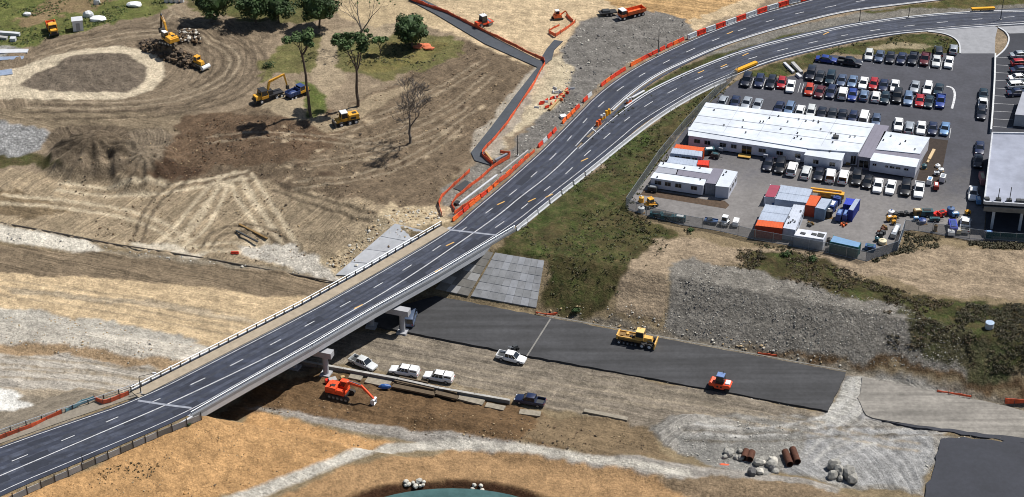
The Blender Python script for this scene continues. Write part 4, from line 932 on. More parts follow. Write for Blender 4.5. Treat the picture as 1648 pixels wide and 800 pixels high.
def row(cars, phrase, group, dy=4.0, heading=None, jit=.05):
    rr = random.Random(len(cars)*13+len(phrase))
    for i, c in enumerate(cars):
        x, y, kind, col = c[:4]; front = c[4] if len(c) > 4 else 1      # 1: front towards the viewer
        o = car(kind, col); p = P(x, y+dy, .0); o.location = (p.x, p.y, .0)
        o.rotation_euler = (0, 0, (HA if heading is None else heading)+(math.pi if front else 0)+rr.uniform(-jit, jit))
        tag(o, '%s %s, %s from the left in %s' % (col, kind, ORD[i], phrase), kind if kind != 'dual cab pickup' else 'pickup', group)
s_, h_, w_, f_, u_, d_, v_ = 'sedan', 'hatchback', 'wagon', 'four wheel drive', 'pickup', 'dual cab pickup', 'van'
row([(1398, 88, h_, 'off white'), (1415, 90, s_, 'grey blue'), (1432.5, 92, s_, 'dark navy'), (1450.5, 93.5, s_, 'navy'), (1469, 94, d_, 'dark navy'), (1488, 95, d_, 'dark red'), (1506.5, 98, s_, 'off white'), (1526.5, 99.5, s_, 'white')], 'the top row by the verge', 'cars in the top car park row')
row([(1201, 129.5, f_, 'dark navy'), (1222, 130, w_, 'navy'), (1241, 132, w_, 'dark navy'), (1257.5, 133, h_, 'red'), (1272, 138.5, s_, 'white')], 'the row under the yellow barrier', 'cars in the short row by the yellow barrier')
row([(1304.5, 119, f_, 'dark navy'), (1319.5, 123, s_, 'dark grey'), (1336, 126.5, f_, 'dark teal'), (1354, 129, s_, 'grey blue'), (1371.5, 131, s_, 'pale blue grey'), (1389, 133.5, s_, 'white'), (1405.5, 135, h_, 'red'), (1421.5, 137, s_, 'navy'), (1439.5, 138, s_, 'white'), (1472, 139.5, s_, 'silver'), (1492.5, 142, w_, 'white'), (1510, 144, s_, 'dark teal')], 'the double row, back line', 'cars in the back line of the double row')
row([(1302, 144, h_, 'orange red'), (1319, 147.5, s_, 'dark red'), (1337, 148, w_, 'navy'), (1356, 150, f_, 'white', 0), (1371.5, 152, s_, 'blue'), (1390, 153, h_, 'pale blue grey', 0), (1409, 155, h_, 'white', 0), (1424, 156.5, s_, 'dark teal'), (1443.5, 155.5, f_, 'black'), (1461, 158.5, w_, 'pale blue grey'), (1479.5, 161.5, s_, 'red'), (1494.5, 163.5, s_, 'dark teal'), (1513, 163, d_, 'blue')], 'the double row, front line', 'cars in the front line of the double row')
row([(1163.5, 162, h_, 'silver', 0), (1183, 164, s_, 'navy'), (1201, 165.5, s_, 'silver'), (1219, 168.5, s_, 'silver'), (1253.5, 173, s_, 'navy'), (1270, 175, w_, 'pale blue grey'), (1287.5, 177.5, h_, 'white', 0), (1304.5, 180.5, w_, 'off white'), (1322, 182, s_, 'dark navy'), (1339, 184, s_, 'dark grey'), (1355.5, 186, s_, 'dark navy'), (1372.5, 188.5, h_, 'navy'), (1390, 190.5, v_, 'white', 0), (1409.5, 193.5, h_, 'grey blue')], 'the row behind the white building', 'cars in the row behind the white building')
row([(1445.5, 200, s_, 'white'), (1463, 205, w_, 'silver', 0), (1482, 205.5, s_, 'white'), (1500.5, 206.5, s_, 'navy'), (1520, 207, s_, 'light blue')], 'the row behind the detached right wing', 'cars behind the right wing')
row([(1236, 264, s_, 'dark navy'), (1255, 268, f_, 'black'), (1274.5, 272, f_, 'white', 0), (1297, 277, w_, 'off white', 0), (1317.5, 280, s_, 'dark navy'), (1336, 282.5, f_, 'white', 0), (1357, 285, f_, 'white', 0), (1378, 287, f_, 'black'), (1396, 293, h_, 'black'), (1412.5, 298.5, s_, 'white'), (1433, 301, s_, 'white'), (1457, 303.5, f_, 'black'), (1478.5, 306, d_, 'white')], 'the row before the white building', 'cars in the row in front of the white building')
def lone(x, y, kind, col, label, ang, z=0.0, dy=4, px=None, zoff=0):
    o = car(kind, col); p = P(x, y+dy, z) if z != 'g' else G(x, y+dy); o.location = (p.x, p.y, p.z+zoff)
    o.rotation_euler = (0, 0, ang if px is None else yaw(px[0], px[1], p.z)); return tag(o, label, kind if kind != 'dual cab pickup' else 'pickup')
NH = HA
lone(1330, 95.5, s_, 'blue', 'blue sedan parked side on at the grass edge of the car park', 0, px=((1314, 95), (1346, 99)))
lone(1367, 100, d_, 'dark navy', 'dark navy pickup parked side on behind the blue sedan', 0, px=((1350, 99), (1384, 104)))
lone(1510, 82, w_, 'dark grey', 'dark grey car nosed onto the grass behind a white sedan', NH+.1)
lone(1534, 79, h_, 'silver', 'small silver car on the grass by the car park entrance', NH)
sv_ = yaw((1568, 320), (1580, 160))
lone(1582, 152, s_, 'dark teal', 'dark teal sedan at the head of the three cars along the boundary wall', sv_+math.pi)
lone(1581, 168, u_, 'white', 'white pickup parked between two dark cars along the boundary wall', sv_)
lone(1579, 182, w_, 'dark navy', 'dark navy wagon with a pale windscreen behind the white boundary pickup', sv_+math.pi)
lone(1576, 238, s_, 'navy', 'navy sedan parked beside the left wall of the grey roofed building', sv_+math.pi)
lone(1573.5, 259, s_, 'dark navy', 'dark navy sedan just below another beside the grey roofed building', sv_+math.pi)
lone(1565.5, 311, s_, 'white', 'white sedan alone on the driveway by the grey building corner', sv_+math.pi)
lone(1552.5, 362, u_, 'white', 'white pickup at the fence right of the yard equipment', sv_)
lone(1642, 88, s_, 'silver', 'silver sedan topmost of the cars cut by the right edge', .12, -.02)
lone(1642, 101, h_, 'red', 'red car second from the top at the right edge', .12, -.02)
lone(1643, 112, s_, 'navy', 'navy car between red and white ones at the right edge', .12, -.02)
lone(1640, 125, s_, 'white', 'upper white sedan at the right edge above the small grey roof', .12, -.02)
lone(1639, 137, w_, 'white', 'white wagon just above the small grey roof at the right edge', .12, -.02)
lone(1638, 149, s_, 'navy', 'navy car half hidden by the small grey roof', .12, -.02)
dy_ = yaw((630, 596), (730, 614), FL)
lone(585, 585, d_, 'off white', 'off white pickup with an open dark tray beside the bridge pier', 0, FL, px=((570, 578), (603, 592)))
lone(651, 598, 'covered pickup', 'white', 'white covered pickup in the middle above the retaining wall', dy_+math.pi, FL)
lone(706, 607.5, 'covered pickup', 'white', 'white covered pickup at the right end above the retaining wall', dy_+math.pi, FL)
lone(823, 576, d_, 'white', 'white double cab pickup on the dirt beside the asphalt pad edge', 0, FL, px=((806, 571), (840, 579)))
lone(853, 645, d_, 'navy', 'dark navy pickup parked past the end of the retaining wall', dy_+math.pi, FL)
lone(661, 512, v_, 'grey blue', 'grey blue van parked in the bridge shadow on the asphalt', HA+.15, FL+.3)
# ---------------- buildings ----------------
M_WALL = mat('white cladding', rgb(208, 212, 226), .6, 0, .05, .8); M_ROOF = mat('white roof sheet', rgb(226, 234, 246, .74), .5, 0, .09, .9, var2=.10, scale2=.2)
M_GROOF = mat('grey roof sheet', rgb(160, 164, 176), .6, 0, .1, .5); M_VROOF = mat('violet grey roof', rgb(128, 126, 142), .7, 0, .1, .5)
M_WIN = mat('dark window', (.012, .013, .016), .12, 0, 0); M_FRAME = mat('window frame', rgb(190, 192, 198), .5, 0, 0)
def line(v, a, t): return a.lerp(v, t)
def block(name, label, cat, px, z1, wall, roof, z0=0.0, parent=None, group=None, over=.12, rt=.10, ribs=0, corr=0, stumps=0):
    """px: roof corners FL FR BR BL in photo pixels at height z1"""
    c = [P(x, y, z1) for x, y in px]; o = P(px[0][0], px[0][1], z1); o.z = z0
    cen = sum(c, Vector())/len(c)
    t = thing(name, label, cat, (cen.x, cen.y, z0), 0, group) if parent is None else parent
    off = Vector((cen.x, cen.y, z0)) if parent is None else Vector(parent.location)
    q = [Vector((p.x-off.x, p.y-off.y, 0)) for p in c]; ce = sum(q, Vector())/len(q)
    H = z1-z0; b = MB(); b.prism([(p.x, p.y) for p in q], stumps, H-rt)
    if corr:
        for (a, e) in ((q[0], q[1]), (q[1], q[2])):
            L = (e-a).length; n = max(3, int(L/.42)); d = (e-a).normalized(); nn = Vector((d.y, -d.x, 0))
            for k in range(n):
                p = a.lerp(e, (k+.5)/n)+nn*.035; b.box((p.x, p.y, H/2), (L/n*.5, .06, H-.35), 0, math.atan2(d.y, d.x))
        for p in q: b.box((p.x, p.y, H/2), (.2, .2, H+.02))
    b.build('wall', wall, t)
    r = MB(); rp = [ce+(p-ce)*(1+over/max((p-ce).length, .1)) for p in q]; r.prism([(p.x, p.y) for p in rp], H-rt+.003, H)
    if ribs:
        for k in range(1, ribs):
            a = rp[0].lerp(rp[1], k/ribs); e = rp[3].lerp(rp[2], k/ribs); r.bar([a+Vector((0, 0, H-.001)), e+Vector((0, 0, H-.001))], .06, .05)
    r.build('roof', roof, t)
    return t, q, H
def windows(t, q, H, edge, spots, w=1.15, h=.85, z=1.35, name='window', m=None):
    a, e = q[edge], q[(edge+1) % len(q)]; d = (e-a).normalized(); nn = Vector((d.y, -d.x, 0)); ang = math.atan2(d.y, d.x)
    for s in spots:
        ww = w
        if isinstance(s, tuple): s, ww = s
        p = a.lerp(e, s)
        fr = MB().box((p.x+nn.x*.02, p.y+nn.y*.02, z), (ww+.12, .07, h+.12), 0, ang).build(name, M_FRAME, t)
        pn_ = MB(); pn_.box((p.x+nn.x*.05, p.y+nn.y*.05, z), (ww, .05, h), 0, ang); pn_.build('pane', m or M_WIN, fr)
        MB().box((p.x+nn.x*.082, p.y+nn.y*.082, z), (.05, .02, h), 0, ang).build('glazing_bar', M_FRAME, fr)
def vents(t, q, H, n, seed=1, m=None):
    rr = random.Random(seed)
    for k in range(n):
        u, v = rr.uniform(.06, .94), rr.uniform(.12, .88); p = q[0].lerp(q[1], u).lerp(q[3].lerp(q[2], u), v)
        MB().tube((p.x, p.y, H-.02), (p.x, p.y, H+.28), .12, .12, 8).tube((p.x, p.y, H+.28), (p.x, p.y, H+.36), .2, .1, 8).build('roof_vent', m or M_DARKS, t)
# long white site office
t, q, H = block('site_office_building', 'long white single storey site office with a flat white roof between two parked car rows', 'building', [(1109, 209), (1301, 238.5), (1381, 245), (1407, 199), (1137, 165)], 3.1, M_WALL, M_ROOF)
T_LONG = t; a, e = q[0], q[1]
vents(t, [q[0], q[2], q[3], q[4]], H, 26, 3)
cen = Vector(t.location)
def loc(x, y, z): p = P(x, y, z); return Vector((p.x-cen.x, p.y-cen.y, 0))
# front strip with lower eave
fq = [loc(1108.5, 218.5, 2.6), loc(1295, 245.2, 2.6), loc(1301, 237.0, 2.6), loc(1109.5, 209.0, 2.6)]
vv = [(p.x, p.y, .25) for p in fq]+[(fq[0].x, fq[0].y, 2.55), (fq[1].x, fq[1].y, 2.55), (fq[2].x, fq[2].y, 2.98), (fq[3].x, fq[3].y, 2.98)]
FS = ((3,2,1,0),(4,5,6,7),(0,1,5,4),(1,2,6,5),(2,3,7,6),(3,0,4,7))
MB().add(vv, FS).build('front_wall', M_WALL, t)
cc = sum(fq, Vector())/4; ex = lambda p, k=.2: Vector((p.x+(p-cc).normalized().x*k, p.y+(p-cc).normalized().y*k, 0))
g = [ex(p) for p in fq]; vv = [(g[0].x, g[0].y, 2.56), (g[1].x, g[1].y, 2.56), (g[2].x, g[2].y, 3.06), (g[3].x, g[3].y, 3.06), (g[0].x, g[0].y, 2.66), (g[1].x, g[1].y, 2.66), (g[2].x, g[2].y, 3.16), (g[3].x, g[3].y, 3.16)]
MB().add(vv, FS).build('front_roof', M_ROOF, t)
windows(t, fq, 2.6, 0, [(.075, 1.2), (.165, 1.2), (.30, 1.3), (.395, 1.1), (.64, 1.45), (.79, 1.3), (.945, 1.1)], z=1.6)
windows(t, fq, 2.6, 0, [(.507, 2.0)], h=1.9, z=1.2, name='doorway')
MB().box((fq[0].lerp(fq[1], .5).x-.3, fq[0].lerp(fq[1], .5).y-1.0, .35), (2.6, 1.4, .12), 0, math.atan2((fq[1]-fq[0]).y, (fq[1]-fq[0]).x)).build('door_step', mat('timber step', rgb(190, 150, 70)), t)
sm = MB()
A0, B0, C0, D0 = q[0], q[2], q[3], q[4]
for k in (.28, .52, .84): 
    p0 = A0.lerp(D0, k); p1 = B0.lerp(C0, k); sm.bar([p0+Vector((0, 0, H-.003)), p1+Vector((0, 0, H-.003))], .10, .06)
for k in (.2, .4, .6, .78): 
    p0 = A0.lerp(B0, k); p1 = D0.lerp(C0, k); sm.bar([p0.lerp(p1, .05)+Vector((0, 0, H-.002)), p1+Vector((0, 0, H-.002))], .05, .04)
sm.build('roof_seams', M_GROOF, t)
windows(t, q, H, 1, [(.92, 1.0)], h=1.9, z=1.2, name='door')
MB().box((loc(1345, 222, 3.1).x, loc(1345, 222, 3.1).y, H+.25), (1.2, 1.0, .55), 0, -.2).build('air_conditioner', M_DARKS, t)
t, q, H = block('site_office_annex', 'small white office block projecting in front of the long white building, two windows', 'building', [(1295, 249), (1354, 258), (1361, 242.5), (1303, 236)], 2.75, M_WALL, M_ROOF, stumps=.25)
windows(t, q, H, 0, [.32, .77], w=1.1, z=1.5); vents(t, q, H, 2, 5)
t, q, H = block('covered_walkway', 'violet grey covered walkway roof between the white building and its right wing', 'walkway', [(1381.5, 251), (1401.5, 254), (1431, 203), (1408, 200)], 3.0, M_VROOF, M_VROOF, ribs=3)
windows(t, q, H, 0, [(.5, 1.9)], h=1.6, z=1.3, name='opening')
t, q, H = block('right_wing', 'white right wing with a plain roof beside the strip of dark soil', 'building', [(1410, 240), (1480, 247), (1496, 221.5), (1424, 211.5)], 3.0, M_WALL, M_ROOF, ribs=3)
vents(t, q, H, 5, 9)
t, q, H = block('link_roof', 'narrow violet grey roof between the two right wing roofs', 'roof', [(1406, 247), (1479, 257), (1483, 247.5), (1411, 239.5)], 2.8, M_WALL, M_VROOF, ribs=4)
t, q, H = block('front_wing', 'white front wing with high small windows above the row of white and black cars', 'building', [(1400.8, 258), (1474, 269), (1479, 256), (1407, 246)], 2.9, M_WALL, M_ROOF, stumps=.35)
windows(t, q, H, 0, [(.10, .7), (.37, .5), (.49, .9), (.62, .9), (.80, .8)], h=.45, z=2.05)
for (x, y) in ((1160, 222), (1232, 233), (1284, 240)):
    pp_ = loc(x, y+14, 1.2); MB().box((pp_.x, pp_.y-.5, .9), (.9, .45, .7), 0, -.3).build('air_conditioner', M_GROOF, T_LONG)
# office cluster at the left
ox = lambda x, y: (1000+x/5, 220+y/5)
def oq(*p): return [ox(*a) for a in p]
t, q, H = block('site_office', 'white portable office with four dark windows beside the trench, front of the left cluster', 'portable office', oq((238, 330), (658, 392), (680, 345), (268, 287)), 2.6, M_WALL, M_ROOF, stumps=.3)
windows(t, q, H, 0, [(.14, 1.3), (.33, 1.15), (.53, 1.2), (.83, 1.2)], z=1.7); vents(t, q, H, 2, 2)
block('link_roof', 'light grey flat roof between the two white portable office roofs', 'roof', oq((272, 284), (440, 303), (456, 262), (305, 240)), 2.5, M_WALL, M_GROOF, ribs=3)
block('link_roof', 'violet grey flat roof between the two white portable office roofs', 'roof', oq((441, 304), (688, 342), (712, 299), (457, 262)), 2.5, M_WALL, M_VROOF, ribs=5)
t, q, H = block('site_office', 'white roofed portable office at the back of the left cluster behind the grey link roofs', 'portable office', oq((300, 238), (716, 298), (742, 258), (322, 203)), 2.6, M_WALL, M_ROOF); vents(t, q, H, 3, 6)
block('site_shed', 'violet grey shed with a weathered grey front between the white offices', 'shed', oq((680, 370), (757, 378), (822, 262), (740, 256)), 2.7, mat('weathered grey cladding', rgb(150, 152, 160), .8, 0, .2, 1), M_VROOF, corr=1)
t, q, H = block('site_office', 'white end portable office standing crosswise with windows on its right side', 'portable office', oq((760, 394), (866, 405), (935, 284), (826, 264)), 2.75, M_WALL, M_ROOF)
windows(t, q, H, 1, [.2, .5, .82], w=.9, z=1.55); vents(t, q, H, 2, 8)
def cont(label, px, z1, c, roof=None, corr=1, name='shipping_container', cat='container', **k):
    return block(name, label, cat, px, z1, mat('container '+c[0], c[1], .6, 0, .16, .9, var2=.06), mat('container roof '+(roof or c)[0], (roof or c)[1], .6, 0, .12, .7), over=.02, rt=.06, corr=corr, ribs=k.get('ribs', 9), z0=k.get('z0', 0))
SIL = ('silver', rgb(172, 184, 204)); ORC = ('orange', rgb(214, 92, 38)); WHC = ('white', rgb(214, 218, 230)); RST = ('rust red', rgb(172, 60, 34))
cont('orange container with its long roof behind the silver ones below the white building', oq((425, 90), (655, 118), (667, 88), (442, 60)), 2.6, ORC)
t, q, H = cont('silver container with dark openings in its front below the orange one', oq((397, 132), (644, 160), (652, 118), (415, 90)), 2.6, SIL)
windows(t, q, H, 0, [(.22, .9), (.5, 1.8), (.78, 1.0)], h=.7, z=1.8, name='opening')
cont('lower silver container touching the white portable office roof', oq((365, 206), (598, 236), (612, 190), (388, 160)), 2.5, SIL)
cont('small bright red container at the right end of the silver ones', oq((603, 222), (698, 232), (706, 192), (622, 188)), 1.9, ('bright red', rgb(222, 52, 20)), ribs=4)
mx_ = lambda x, y: (1200+x/6.155, 290+y/6.155)
def mq(*p): return [mx_(*a) for a in p]
cont('white container with a maroon roof at the left end of the middle container stack', mq((190, 160), (290, 168), (345, 55), (245, 45)), 2.0, WHC, ('maroon', rgb(158, 62, 86)), ribs=0)
cont('silver blue roofed container at the top of the middle stack', mq((325, 118), (632, 160), (660, 90), (352, 48)), 2.4, SIL)
cont('silver blue roofed container second from the top of the middle stack', mq((295, 185), (608, 225), (632, 163), (325, 121)), 2.4, SIL)
cont('wide silver roofed container unit behind the rust orange container', mq((125, 390), (378, 418), (418, 345), (162, 312)), 2.6, SIL)
cont('silver roofed container just above the wide silver one', mq((163, 309), (418, 342), (455, 272), (197, 238)), 2.6, SIL)
t, q, H = cont('pale container unit with windows on its right side in the middle stack', mq((370, 472), (492, 492), (588, 252), (476, 240)), 2.6, ('pale', rgb(196, 204, 220)), corr=0, ribs=4)
windows(t, q, H, 1, [.2, .5, .8], w=1.0, z=1.5); vents(t, q, H, 6, 4)
cont('rust orange container at the fence in front of the wide silver unit', mq((98, 447), (360, 477), (376, 420), (124, 392)), 2.75, RST, ORC)
cont('upright orange container left of the grey one in the middle yard', mq((595, 245), (690, 258), (745, 158), (642, 148)), 2.6, RST, ORC)
cont('grey blue container right of the upright orange one', mq((692, 270), (784, 290), (850, 190), (752, 178)), 2.6, ('grey blue', rgb(120, 142, 168)), SIL)
cont('blue container with a pale roof at the right end of the yard stack', mq((1020, 290), (1064, 300), (1132, 190), (1088, 184)), 2.6, ('blue', rgb(40, 62, 160)), SIL)
cont('low bright blue roofed bin behind the blue container', mq((972, 235), (1058, 250), (1084, 188), (1000, 176)), 2.0, ('blue', rgb(1, 1, 1)), ('bright blue', rgb(36, 62, 190)), ribs=5)
t, q, H = cont('white container with black openings in its roof by the fence', mq((480, 545), (770, 588), (805, 520), (520, 480)), 2.5, WHC, corr=0, ribs=3)
for (u, v) in ((.25, .4), (.62, .5), (.85, .5)):
    p = q[0].lerp(q[1], u).lerp(q[3].lerp(q[2], u), v); MB().box((p.x, p.y, H+.06), (1.0 if u < .8 else 1.3, .7 if u < .8 else 1.2, .14), 0, -.4).build('roof_hatch', M_DARKS, t)
cont('teal green container with a light blue roof nearest the fence corner', mq((840, 606), (1114, 664), (1140, 620), (872, 550)), 2.5, ('teal', rgb(38, 112, 112)), ('light blue', rgb(116, 156, 196)), ribs=5)
# right hand grey roofed building on columns
Z1 = 6.0
def at6(x, y, z=Z1): return P(x, y, z)
rc = [at6(1584, 326), at6(1700, 333), at6(1720, 217), at6(1597, 215)]
t = thing('grey_roofed_building', 'large building with a flat pale grey roof and open lower floor at the right edge', 'building', (rc[0].x, rc[0].y, 0))
o0 = Vector((rc[0].x, rc[0].y, 0)); q = [Vector((p.x-o0.x, p.y-o0.y, 0)) for p in rc]
MB().prism([(p.x, p.y) for p in q], Z1-.35, Z1).build('roof', mat('pale membrane roof', rgb(152, 158, 176), .75, 0, .16, .35, var2=.12), t)
bk = [q[0].lerp(q[3], .10), q[1].lerp(q[2], .10), q[2], q[3]]
MB().prism([(p.x, p.y) for p in [q[0].lerp(q[3], .28), q[1].lerp(q[2], .28), q[2], q[3]]], 0, Z1-.36).build('wall', mat('shade toned inner wall', rgb(60, 62, 68)), t)  # shade of the open floor painted into this wall's dark colour
for e, f in ((0, 1), (3, 0), (2, 3)):
    MB().bar([q[e]+Vector((0, 0, Z1-.3)), q[f]+Vector((0, 0, Z1-.3))], .3, .62).build('parapet', mat('parapet', rgb(198, 202, 210)), t)
MB().bar([q[0]+Vector((0, -.35, Z1-1.7)), q[1]+Vector((0, -.35, Z1-1.7))], .25, 1.05).build('fascia', M_CONCD, t)
for k in (.16, .55, .95):
    p = q[0].lerp(q[1], k); MB().box((p.x, p.y+.2, (Z1-2)/2), (.45, .45, Z1-2)).build('column', M_CONCL, t)
for k in (.02, .18, .33, .46, .52):
    p = q[0].lerp(q[1], k*1.0); MB().box((p.x+.4, p.y+.9, Z1+.3), (.9, .8, .6)).build('roof_unit', M_DARKS, t)
for k, hh in ((.2, 3.0), (.36, 3.4)):
    p = q[0].lerp(q[1], k); MB().tube((p.x, p.y+.8, Z1), (p.x, p.y+.8, Z1+hh), .09, .07, 6).build('vent_pipe', M_DARKS, t)
block('small_grey_building', 'small grey flat roofed hut between the parked cars at the right edge', 'hut', [(1634, 184), (1700, 190), (1706, 150), (1646, 148)], 2.8, M_CONCL, M_GROOF)
# boundary wall between the two car parks
bw = MB().bar(resample([P(1601, 92), P(1600, 130), P(1597, 180), P(1594, 215)], 5), .35, 1.1).build('boundary_wall', mat('white painted wall', rgb(215, 218, 220)))
tag(bw, 'low white boundary wall between the car park and the darker lot at the right', 'wall')
# ---------------- site machines ----------------
YEL = mat('machine yellow', (.66, .33, .03), .55, 0, .3, 1.8, coat=.1); ORM = mat('machine orange', (.68, .13, .03), .55, 0, .3, 1.8, coat=.1); ROR = mat('machine red orange', (.72, .075, .018), .5, 0, .25, 1.8, coat=.1)
MBL = mat('machine blue', (.03, .055, .16), .5, 0, .2, 1.5); BLK = mat('machine black', (.018, .018, .02), .6, 0, .1, 2); WHM = mat('machine white', (.7, .72, .74), .45, 0, .08, 2)
TRK = mat('track steel', (.05, .045, .04), .8, .2, .25, 4); DIRT = mat('soil load', rgb(110, 88, 66), .95, 0, .3, 1.5, .4)
def wheelp(t, x, y, r=.6, w=.45, rim=None):
    b = MB(); s = 1 if y > 0 else -1
    b.tube((x, y-w/2, r), (x, y+w/2, r), r, r, 16, 0); b.tube((x, y+s*w/2, r), (x, y+s*(w/2+.03), r), r*.55, r*.5, 10, 1)
    return b.build('wheel', [M_TYRE, rim or M_RIM], t)
def cabp(t, c, d, m, roof=None, name='cab', taper=.88):
    x, y, z = c; o = MB(); o.box((x, y, z-d[2]*.32), (d[0], d[1], d[2]*.36)); 
    for sx in (-1, 1):
        for sy in (-1, 1): o.tube((x+sx*d[0]*.48, y+sy*d[1]*.47, z-d[2]*.15), (x+sx*d[0]*.46*taper, y+sy*d[1]*.46*taper, z+d[2]*.5), .055, .05, 6)
    cb = o.build(name, m, t)
    MB().box((x, y, z+d[2]*.16), (d[0]*.92, d[1]*.92, d[2]*.62), 0, taper=taper).build('window', M_GLASS, cb)
    MB().box((x, y, z+d[2]*.5+.05), (d[0]*taper+.14, d[1]*taper+.14, .12), 0, taper=.94).build('cab_roof', roof or m, cb)
    return cb
def beam(b, a, c, w, h0, h1, m=0):           # tapered box beam in the xz plane
    a = Vector(a); c = Vector(c); d = (c-a).normalized(); n = Vector((-d.z, 0, d.x))
    vs = []
    for (p, h) in ((a, h0), (c, h1)):
        for (s, q) in ((-1, -1), (1, -1), (1, 1), (-1, 1)): vs.append((p.x+n.x*h/2*q, s*w/2, p.z+n.z*h/2*q))
    b.add(vs, ((0,1,2,3),(7,6,5,4),(1,0,4,5),(2,1,5,6),(3,2,6,7),(0,3,7,4)), m)
def machine(name, label, cat, px, z=None, heading=0.0):
    p = G(*px) if z is None else P(px[0], px[1], z); return thing(name, label, cat, (p.x, p.y, p.z), heading)
def excavator(label, px, heading, up_yaw, m, pose, z=None, wheeled=False, roof=None, bucket=True):
    t = machine('excavator', label, 'excavator', px, z, heading)
    if not wheeled:
        for s in (-1, 1):
            pr_ = []
            for k in range(9): a = math.pi/2+math.pi*k/8; pr_.append((-1.75+.45*math.cos(a), .48+.45*math.sin(a)))
            for k in range(9): a = -math.pi/2+math.pi*k/8; pr_.append((1.75+.45*math.cos(a), .48+.45*math.sin(a)))
            tr_ = MB().profile(pr_, s*1.25-.28, s*1.25+.28).build('track', TRK, t)
            for k in range(5): MB().tube((-1.6+k*.8, s*1.25+s*.27, .45), (-1.6+k*.8, s*1.25+s*.31, .45), .26, .24, 10).build('track_roller', M_STEEL, tr_)
        MB().box((0, 0, .6), (2.6, 2.0, .4)).build('undercarriage', BLK, t)
    else:
        for x in (-1.4, 1.4):
            for s in (-1, 1): wheelp(t, x, s*1.05, .55, .45)
        MB().box((0, 0, .75), (3.8, 1.3, .45)).build('chassis', BLK, t)
        MB().box((2.35, 0, .5), (.12, 2.4, .6)).build('dozer_blade', BLK, t)
    parts = []
    b = MB(); b.box((-.6, 0, 1.28), (3.7, 2.6, .42)); b.box((-1.35, 0, 1.85), (1.9, 2.5, .75), 0, taper=.92); b.box((-2.35, 0, 1.6), (.5, 2.4, .9), 0, tz=.9)
    b.box((.3, -.9, 1.75), (1.3, .75, .6), 0, taper=.9); parts.append(b.build('house', m, t, 30))
    parts.append(MB().box((-1.3, -.3, 2.25), (.8, .6, .1)).build('engine_grille', BLK, t))
    parts.append(cabp(t, (.45, .78, 2.15), (1.5, 1.0, 1.55), m if roof is None else BLK, roof or m))
    parts.append(MB().tube((-1.6, -.8, 2.2), (-1.6, -.8, 2.75), .09, .08, 8).build('exhaust', BLK, t))
    bm_ = MB(); pts = pose['boom']
    for (p, q), (h0, h1) in zip(zip(pts, pts[1:]), ((.45, .62), (.62, .42))): beam(bm_, (p[0], 0, p[1]), (q[0], 0, q[1]), .42, h0, h1)
    parts.append(bm_.build('boom', m, t))
    st = MB(); e = pts[-1]; s_e = pose['stick']; dx, dz = s_e[0]-e[0], s_e[1]-e[1]
    beam(st, (e[0]-dx*.12, 0, e[1]-dz*.12), (s_e[0], 0, s_e[1]), .32, .46, .26); parts.append(st.build('stick', pose.get('stickmat', m), t))
    cy = MB(); cy.tube((.9, .22, 1.5), (pts[1][0], .22, pts[1][1]-.25), .09, .07, 6); parts.append(cy.build('boom_cylinder', M_STEEL, t))
    cy = MB(); cy.tube((pts[1][0], 0, pts[1][1]+.35), (e[0]-dx*.12, 0, e[1]-dz*.12+.1), .09, .07, 6); parts.append(cy.build('stick_cylinder', M_STEEL, t))
    if bucket:
        k = -1; bk = MB(); x, z_ = s_e; prf = [(x+.25, z_+.15), (x-.15, z_+.2), (x-.55, z_-.15), (x-.62, z_-.6), (x-.3, z_-.95), (x+.15, z_-.95), (x-.15, z_-.75), (x-.38, z_-.5), (x-.3, z_-.2), (x, z_)]
        bk.profile(prf, -.55, .55); bk.profile([(x+.25, z_+.15), (x-.15, z_+.2), (x-.55, z_-.15), (x-.62, z_-.6), (x-.3, z_-.95), (x+.15, z_-.95)], -.6, -.54); bk.profile([(x+.25, z_+.15), (x-.15, z_+.2), (x-.55, z_-.15), (x-.62, z_-.6), (x-.3, z_-.95), (x+.15, z_-.95)], .54, .6)
        parts.append(bk.build('bucket', pose.get('bucketmat', TRK), t))
    for o in parts: o.rotation_euler = (0, 0, up_yaw)
    return t
yh = yaw((552, 634), (617, 650), FL)
excavator('red orange tracked excavator digging brown soil by the retaining wall', (549, 637), yh, 0.0, ROR, {'boom': [(.7, 1.6), (1.7, 3.5), (4.3, 3.2)], 'stick': (6.6, 1.05), 'bucketmat': WHM}, FL+.05)
excavator('yellow tracked excavator with a raised boom on the dark clods at the upper left', (273, 69), -.5, 2.75, YEL, {'boom': [(.6, 1.6), (1.5, 4.6), (2.6, 5.9)], 'stick': (3.4, 2.4), 'stickmat': BLK}, roof=WHM)
